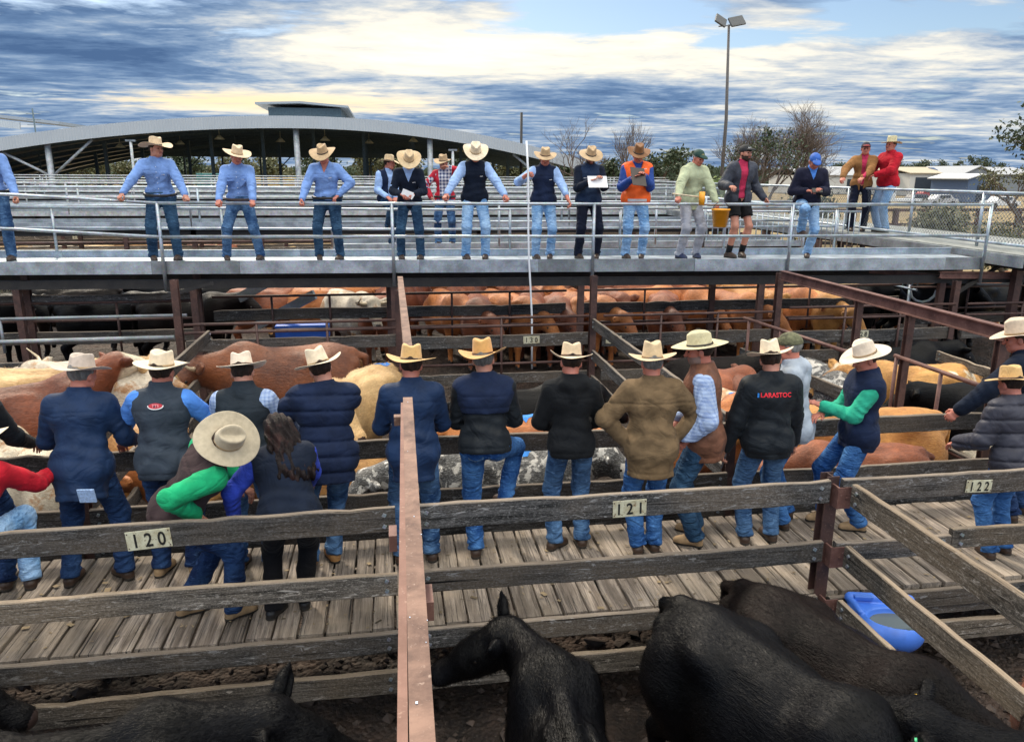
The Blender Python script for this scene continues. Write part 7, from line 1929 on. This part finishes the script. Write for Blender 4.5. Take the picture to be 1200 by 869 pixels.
i = person('man in brown leather vest and blue sleeves looking left', (2.46, 5.62, 0), -66, [('shirt', CHK2, dict(so=.030)), ('vest', LEATHV, dict(hem=-.20, o=.044))], D_TL, hat(H_OLD, B_DK, curl=.034, br=.116, crease=.03), hands=((-.20, .12, .90), (.18, .2, .95)), elb=((-.5, -1, 0), (1, -.35, -.2)), lean=5, g=1.06, head=(-8, 8, 3), h=1.03, boots=('boot', SUEDE), skin=SKIN_R, shave=STUBBLE, toes=(6, 6), sleeve=.9)
i = person('man in black jacket with red lettering and cream hat', (2.98, 5.50, 0), 6, [('jacket', BLKC, dict(hem=-.14, wr=.005, o=.034))], D_MID, hat(H_CR, None, curl=.055, br=.106, ch=.13, asym=.35), feet=((-.12, 0), (.12, .03)), toes=(10, -8), hands=((-.33, .06, .82), (.30, .16, .84)), hpose=('rest', 'relax'), lean=5, g=1.10, head=(14, 14, -8), h=.985)
back_decal(i, 'LARASTOC', plain('lettering_red', (.80, .012, .03), .6, var=0), .050, .0, .395, name='lettering', stretch=1.0)
back_decal(i, ([Vector((-.006, -.018, 0)), Vector((.006, -.018, 0)), Vector((.006, .018, 0)), Vector((-.006, .018, 0))], [(0, 1, 2, 3)]), MARK_B, 0, -.142, .393, name='blue_bar')
q = to_world(i, i['wr'][0]); m = MB(); m.box((0, 0, 0), (.012, .075, .15), None); o = m.build('phone', plain('phone_glass', (.10, .11, .13), .15, var=.1), bevel=.004); o.location = (q.x + .012, q.y + .03, q.z - .12); o.rotation_euler = (R(20), R(12), R(-30)); tag(o, 'phone held low by the man in the red lettered jacket', 'phone')
i = person('man in grey hoodie and camouflage cap looking left', (3.36, 5.80, 0), -55, [('hoodie', GREYH, dict(hem=-.14))], D_BR, ('cap', plain('camouflage_cloth', (.10, .10, .055), .9, var=.8, sc=26), None, None, None), hands=((-.24, .22, .9), (.28, .34, .92)), lean=8, g=1.08, head=(-4, 8, 0), h=1.005, hair=('short', HAIR_G), skin=SKIN_R)
i = person('man in sea green shirt and navy quilted vest facing left with folded arms', (3.84, 5.68, 0), -78, [('shirt', GRN2, dict(so=.020)), ('vest', NAVY, dict(hem=-.14, ch=.06, o=.045))], D_BR, hat(H_WH, B_TAN, curl=.034, br=.112, ch=.125), feet=((-.10, -.12), (.10, .12)), toes=(8, -8), hip=(0, -.06, -.02), hands=((-.02, .27, 1.14), (.02, .25, 1.06)), elb=((-.5, -.2, -1), (.5, -.2, -1)), lean=-2, g=1.02, head=(-6, 20, 0), h=.97, boots=('boot', SUEDE), skin=SKIN_R)
i = person('man in dark navy jacket reaching his arm along the far rail at right', (5.52, 5.62, 0), -30, [('jacket', NAVY2, dict(hem=-.14, so=.036))], D_DK, hat(felt('dirt_stained_felt', (.62, .50, .38), amt=.95), B_TAN, curl=.022, br=.110), hands=((-.46, .46, .88), (.28, .30, .9)), hpose=('rest', 'relax'), elb=((-1, -.3, -.2), (1, -.4, -.2)), lean=18, g=1.12, head=(-26, 14, 0), h=1.04, boots=('boot', LEATHER_B), skin=SKIN_R)
i = person('man in charcoal puffer jacket and golden hat at the right edge', (4.80, 4.98, 0), -8, [('puffer', DKS, dict(hem=-.12, quilt=.12, o=.042))], D_BR, hat(H_STR, B_BR, curl=.020, br=.108), feet=((-.10, 0), (.10, .03)), hands=((-.24, .36, .98), (.24, .36, .98)), lean=12, g=1.02, head=(0, 14, 0), h=.90, boots=('boot', LEATHER_B))

# ------- auctioneers and agents on the catwalk, facing the camera
ZD = 1.675
def CW(u, off=.32):
    p = un(u, 300, Y=12.0); x = p.x
    for _ in range(4): p = un(u, 300, Y=CY(x) + off); x = p.x
    return (x, CY(x) + off, ZD)
RG = ((-.33, .36, .935), (.33, .36, .935))
def logo(i, x=-.085, z=.33, layer=-1, w=1.0):
    c = [(0, 0), (.012, .006), (.022, .001), (.034, .008), (.046, .002)]; V = []; F = []
    for k, (a, b) in enumerate(c): V += [Vector(((a - .023) * w, b - .004, 0)), Vector(((a - .023) * w, b + .004, 0))]
    for k in range(len(c) - 1): F.append((2 * k, 2 * k + 2, 2 * k + 3, 2 * k + 1))
    back_decal(i, (V, F), WHITE, 0, x, z, name='chest_logo', layer=layer, front=True)
def pockets(i):
    for s in (-1, 1):
        for (z0, z1, nm) in ((.315, .335, 'pocket_flap'), (.22, .31, 'pocket')):
            back_decal(i, ([Vector((-.05, z0 - .28, 0)), Vector((.05, z0 - .28, 0)), Vector((.05, z1 - .28, 0)), Vector((-.05, z1 - .28, 0))], [(0, 1, 2, 3)]), SHB, 0, s * .085, .28, name=nm, front=True, off=.009)
    m = MB()
    ob, V, Q = i['tops'][0]; bv = BVHTree.FromPolygons([Vector(map(float, v)) for v in V], [tuple(map(int, q)) for q in Q])
    for z in (.05, .13, .21, .29, .37, .44):
        h_ = bv.ray_cast(i['T'](0, .5, z), -i['sy'], 1)[0]
        if h_: m.ball(h_, .006, 6, 4)
    if m.V: m.build('buttons', WHITE, ob)
i = person('first auctioneer at the left edge in blue shirt', CW(2, .36), 160, [('shirt', SHB, dict(o=.020, so=.022))], D_MID, hat(H_SND, B_DK, curl=.06), belt=LEATHER_K, hands=((-.30, .30, .88), (.33, .16, .86)), hpose=('grip', 'relax'), g=1.10, head=(-30, 4, 0), h=1.08)
i = person('auctioneer in blue shirt looking right with both hands on the rail', CW(194), 172, [('shirt', SHB, dict(o=.020, so=.022, ch=.045))], D_TL, hat(H_SND, B_DK, curl=.052, br=.140, asym=-.3), belt=LEATHER_K, hands=((-.40, .34, .93), (.46, .34, .93)), elb=((-.6, -1, -.2), (.6, -1, -.2)), hpose=('grip', 'grip'), feet=((-.18, .0), (.16, .02)), g=1.2, lean=12, head=(-48, 0, -4), h=1.04, hip=(0, -.10, 0)); logo(i); pockets(i)
i = person('young auctioneer in blue shirt gripping the rail with straight arms', CW(286), 178, [('shirt', SHB, dict(o=.020, so=.022, ch=.045))], D_MID, hat(H_SND, B_TAN, curl=.055, br=.128), belt=LEATHER_B, hands=((-.24, .36, .93), (.24, .36, .93)), elb=((-.6, -1, -.2), (.6, -1, -.2)), hpose=('grip', 'grip'), feet=((-.25, 0), (.25, .02)), lean=8, g=1.1, head=(-18, 16, -6), h=1.0, hip=(0, -.08, -.03)); logo(i); pockets(i)
i = person('auctioneer in open necked blue shirt with one hand on his belt', CW(386), 186, [('shirt', SHB, dict(o=.020, so=.022, ch=.04, vee=.40))], D_TL, hat(H_DT, B_DK, curl=.045, br=.118, ch=.13), belt=LEATHER_K, hands=((-.22, .16, 1.00), (.30, .33, .93)), elb=((-1, -.2, 0), (1, -.5, 0)), hpose=('rest', 'grip'), feet=((-.17, 0), (.15, .02)), lean=8, g=1.25, head=(10, 26, 0), h=1.0, skin=SKIN_R, hip=(0, -.06, 0)); logo(i)
i = person('older man in navy vest on the second catwalk with one foot up', (-.05, 15.30, 1.60), 152, [('shirt', SHL, dict(so=.022)), ('vest', NAVY, dict(hem=-.04, open=.05))], D_TL, hat(H_TAN, B_DK, curl=.02), feet=((-.08, 0), (.12, .28, .36)), hands=((-.02, .35, .96), (.20, .38, .98)), g=1.05, head=(-42, 6, 0), h=.99, boots=('boot', LEATHER_K), skin=SKIN_R, hip=(0, -.05, 0)); logo(i)
i = person('man in dark navy sweater with head bowed over folded papers', CW(481), 184, [('shirt', SHL, dict(ch=.06)), ('sweater', NAVY2, dict(vee=.34, ch=.03))], D_TL, hat(H_TAN, B_TAN, curl=.055, br=.112, ch=.125), hands=((-.09, .34, 1.05), (.10, .34, 1.05)), elb=((-.7, -.5, -.8), (.7, -.5, -.8)), hpose=('rest', 'rest'), lean=14, g=1.02, head=(-10, 42, 0), h=.965, feet=((-.17, 0), (.15, 0)), skin=SKIN_R, glasses=True); logo(i)
p = to_world(i, (i['wr'][0] + i['wr'][1]) / 2); mb = MB(); mb.box((0, 0, 0), (.17, .012, .09), Matrix.Rotation(R(22), 3, 'Y')); mb.box((.03, -.012, -.02), (.13, .008, .08), Matrix.Rotation(R(35), 3, 'Y')); o = mb.build('papers', WHITE); o.location = (p.x, p.y - .085, p.z + .01); tag(o, 'folded white papers held by the man in the dark navy sweater', 'papers')
i = person('man in plaid shirt with red jacket on the second catwalk', (1.08, 15.36, 1.60), 188, [('shirt', PLAID, dict(so=.020)), ('jacket', REDJ, dict(open=.11, ox=-.02, hem=-.06))], D_MID, hat(H_DT, B_BR, curl=.05, ch=.12), hands=((-.12, .22, 1.50), (.26, .12, .95)), elb=((-1, .1, -.3), (1, -.3, -.1)), belt=LEATHER_K, g=1.03, head=(16, 12, 0), h=1.0, feet=((-.14, 0), (.14, 0)))
i = person('auctioneer in navy vest with arms spread along the rail and faded jeans', CW(557), 180, [('shirt', SHL, dict(so=.022)), ('vest', NAVY2, dict(hem=-.06, ch=.07))], D_LT, hat(H_CR, B_TAN, curl=.055, br=.110, ch=.13), hands=((-.44, .35, .93), (.50, .35, .92)), elb=((-.6, -1, -.2), (.6, -1, -.2)), hpose=('grip', 'grip'), lean=9, g=1.08, head=(0, 36, 0), h=1.03, feet=((-.16, 0), (.15, .02)), hip=(0, -.09, 0), skin=SKIN_R); logo(i)
i = person('man in navy vest and rolled sleeves holding the long white pole', CW(636), 182, [('shirt', SHL, dict(so=.022)), ('vest', NAVY, dict(hem=-.05, ch=.06))], D_LT, hat(H_DT, B_BR, curl=.025, br=.100, crease=.025), hands=((.27, .30, 1.32), (-.34, .34, .93)), g=1.08, head=(0, 18, 0), h=.985, feet=((-.12, 0), (.12, .02)), sleeve=.55, hpose=('grip', 'grip'), elb=((1, -.2, -.6), (-1, -.5, 0))) if False else person('man in navy vest and rolled sleeves holding the long white pole', CW(636), 182, [('shirt', SHL, dict(so=.022)), ('vest', NAVY, dict(hem=-.05, ch=.06))], D_LT, hat(H_DT, B_BR, curl=.025, br=.100, crease=.025), hands=((-.34, .35, .93), (.32, .26, 1.32)), g=1.08, head=(0, 18, 0), h=.985, feet=((-.12, 0), (.12, .02)), sleeve=.55, hpose=('rest', 'grip'), elb=((-1, -.5, 0), (1, -.1, -.7)), hdir=(None, (-.75, .55, .3)), palm=(None, (0, .6, -1))); logo(i)
wp = to_world(i, i['wr'][1])
pt_, pb_ = un(617, 165, Y=wp.y - .09), un(624, 432, Y=wp.y - .16)
m = MB(); n = 8; m.tube([pt_ + (pb_ - pt_) * (k / n) + Vector((.012 * math.sin(k * 1.3), 0, 0)) for k in range(n + 1)], .0155, 8); tag(m.build('pole', plain('white_poly_pipe', (.74, .76, .80), .35, var=.06)), 'long white plastic pole reaching down from the catwalk into the pens', 'pole')
i = person('man in navy vest and dark trousers reading a notepad', CW(688), 180, [('sweater', NAVY2, dict(ch=.04, so=.020)), ('vest', CHAR2 if False else cloth('mid_navy_vest_cloth', (.018, .034, .075)), dict(hem=-.10, ch=.05))], NTR, hat(H_DT, B_DK, curl=.012, br=.108, crease=.035, pinch=.16), hands=((-.10, .34, 1.24), (.10, .32, 1.20)), elb=((-.5, -.4, -1), (.5, -.4, -1)), hpose=('relax', 'flat'), lean=2, g=1.10, head=(0, 28, 0), h=1.0, feet=((-.15, 0), (.15, 0)), beard=BEARD); logo(i, x=.10)
p = to_world(i, (i['wr'][0] + i['wr'][1]) / 2); mb = MB(); mb.box((0, 0, 0), (.30, .008, .20), Matrix.Rotation(R(-34), 3, 'X')); o = mb.build('notepad', WHITE); o.location = (p.x + .02, p.y - .10, p.z - .015); tag(o, 'white notepad sheet held by the man in dark trousers', 'notepad')
i = person('man in orange safety vest and blue jacket writing on a clipboard', CW(742), 186, [('jacket', ROY, dict(hem=-.05, so=.026, ch=.05)), ('hivis', HIV, dict(hem=-.06, o=.046, collar=False, vee=.36))], D_LT, hat(H_BR, B_DK, curl=.045, br=.098, ch=.14, crease=.02), hands=((-.06, .30, 1.26), (.14, .30, 1.22)), elb=((-.5, -.4, -1), (.5, -.4, -1)), hpose=('relax', 'flat'), lean=2, g=1.06, head=(0, 26, 0), h=1.02, feet=((-.13, 0), (.13, .02)), glasses=True, skin=SKIN_R)
tape = plain('reflective_tape', (.62, .64, .66), .35, metal=.3, var=.1)
for s in (-1, 1): back_decal(i, ([Vector((-.022, -.045, 0)), Vector((.022, -.045, 0)), Vector((.022, .055, 0)), Vector((-.022, .055, 0))], [(0, 1, 2, 3)]), tape, 0, s * .10, .40, name='reflective_tape', front=True)
def strip(i, z, w, name, m_):
    n = 16; V = []; F = []
    for k in range(n + 1):
        x = -w + 2 * w * k / n; V += [Vector((x, -.022, 0)), Vector((x, .022, 0))]
        if k: F.append((2 * k - 2, 2 * k, 2 * k + 1, 2 * k - 1))
    back_decal(i, (V, F), m_, 0, 0, z, name=name, front=True)
strip(i, -.02, .15, 'reflective_tape', tape)
p = to_world(i, (i['wr'][0] + i['wr'][1]) / 2); mb = MB(); M = Matrix.Rotation(R(-32), 3, 'X') @ Matrix.Rotation(R(10), 3, 'Z'); mb.box((0, 0, 0), (.24, .008, .31), M); o = mb.build('clipboard', plain('dark_brown_clipboard', (.03, .018, .014), .4), bevel=.002); o.location = (p.x - .03, p.y - .10, p.z + .02); tag(o, 'dark clipboard held by the man in the orange safety vest', 'clipboard')
m = MB(); m.box((0, .006, .0), (.20, .003, .26), M); m.build('paper', WHITE, o)
i = person('man in sage green hoodie, green cap and grey trackpants', CW(806, .30), 166, [('hoodie', SAGE, dict(hem=-.14, so=.028))], GTRK, ('cap', plain('bottle_green_cloth', (.01, .045, .035), .8), None, 'J D', plain('gold_thread', (.5, .42, .15), .7)), hands=((-.22, .36, .88), (.50, .34, .98)), elb=((-1, -.5, -.1), (1, -.5, -.2)), hpose=('grip', 'grip'), lean=10, g=1.08, head=(-4, 24, 0), h=1.0, feet=((-.16, 0), (.15, -.02)), boots=('shoe', plain('navy_shoe', (.02, .03, .08), .6)), socks=WHITE, hair=('short', HAIR_G), skin=SKIN_R)
wl, wr_ = to_world(i, i['wr'][1]), to_world(i, i['wr'][0])
# bucket hangs from his hand over the rail
YEL = plain('yellow_plastic', (.85, .36, .02), .4, var=.12)
bk = thing('bucket', 'dirty yellow bucket hanging from the hand of the man in the sage hoodie', 'bucket', (wr_.x - .01, CY(wr_.x) - .19, wr_.z - .37)); m = MB(); n = 22
ring = lambda r, z: [(r * math.cos(6.283 * k / n), r * .86 * math.sin(6.283 * k / n), z) for k in range(n)]
V = ring(.105, .0) + ring(.135, .25) + ring(.145, .25) + ring(.145, .275) + ring(.132, .275) + ring(.103, .012)
F = [(a * n + k, a * n + (k + 1) % n, (a + 1) * n + (k + 1) % n, (a + 1) * n + k) for a in range(5) for k in range(n)] + [tuple(range(n))[::-1], tuple(5 * n + k for k in range(n))]
m.add(V, F, True); m.build('pail', YEL, bk)
m = MB(); m.tube([(.135 * math.cos(t * .3927), .0, .25 + .13 * math.sin(t * .3927)) for t in range(9)], .005, 6); m.build('handle', BLACKS, bk)
st_ = thing('paint_stick', 'short stick with a yellow roller head in the other hand of the sage hoodie man', 'tool', (wl.x, wl.y - .03, wl.z)); m = MB(); m.tube([(-.10, 0, .03), (.34, -.02, -.02)], .012, 8); m.build('stick', plain('pale_stick', (.6, .5, .35), .6), st_); m = MB(); m.tube([(.36, -.03, .06), (.36, -.03, -.14)], .045, 12); m.build('roller', YEL, st_)
i = person('bearded man in dark jacket, raspberry shirt and black shorts', CW(861, .42), 170, [('shirt', PINK, dict(ch=.06, so=.014)), ('jacket', DKJ, dict(open=.055, hem=-.12, so=.034, o=.036, ox=.03))], BTR, ('cap', plain('black_cap_cloth', (.012, .013, .016), .8), None, 'ASN', WHITE), hands=((-.38, .10, .92), (.36, .26, 1.10)), hpose=('relax', 'rest'), g=1.02, head=(-14, 4, 0), h=1.04, shorts=True, beard=BEARD, feet=((-.12, 0), (.12, .0)), toes=(16, -16), boots=('boot', LEATHER_B), socks=BLK)
i = person('man in navy jumper and blue cap looking at a phone, one foot on the rail', CW(938, .36), 192, [('shirt', SHB2, dict(ch=.065)), ('sweater', cloth('deep_navy_wool', (.012, .013, .030)), dict(vee=.38, ch=.03, o=.028))], D_LT, ('cap', plain('royal_blue_cap_cloth', (.02, .10, .42), .7), None, 'hp', WHITE), hands=((-.10, .36, 1.10), (.12, .34, 1.08)), hpose=('relax', 'relax'), elb=((-.6, -.5, -.9), (.6, -.5, -.9)), lean=14, g=1.12, head=(0, 38, 0), h=1.0, feet=((-.10, 0), (.10, .22, .38)), hair=('short', HAIR_G), hip=(0, -.06, -.02), skin=SKIN_R)
p = to_world(i, (i['wr'][0] + i['wr'][1]) / 2); mb = MB(); mb.box((0, 0, 0), (.17, .012, .085), Matrix.Rotation(R(-40), 3, 'X')); o = mb.build('phone', INK, bevel=.003); o.location = (p.x, p.y - .11, p.z); tag(o, 'dark phone in the hands of the man in the blue cap', 'phone')
i = person('man in tan brown jacket and dark cap leaning on the side catwalk rail', tuple(un(1003, 271, z=1.80)), 208, [('shirt', PINK, dict(ch=.05)), ('jacket', TANJ, dict(open=.03, hem=-.12, so=.030))], NTR, ('cap', plain('dark_navy_cap_cloth', (.015, .016, .035), .8), plain('dark_red_peak_cloth', (.18, .02, .02), .8), None, None), hands=((.02, .42, 1.05), (.38, .40, 1.05)), hpose=('rest', 'rest'), elb=((-1, -.2, -.4), (1, -.2, -.3)), lean=6, g=1.02, head=(0, 4, 0), h=1.10, glasses=True)
i = person('man in red jumper and pale hat turned left on the side catwalk', tuple(un(1031, 272, z=1.80)), 262, [('sweater', RED, dict(ch=.06, o=.034, so=.032, hem=-.08))], D_LT, hat(H_OLD, B_BR, curl=.012, br=.098), hands=((-.05, .30, 1.06), (.16, .26, 1.10)), elb=((-1, -.3, -.3), (1, -.5, -.2)), hpose=('rest', 'rest'), lean=2, g=1.14, head=(-10, -2, 0), h=1.14, skin=SKIN_R, feet=((-.12, 0), (.12, -.04)))
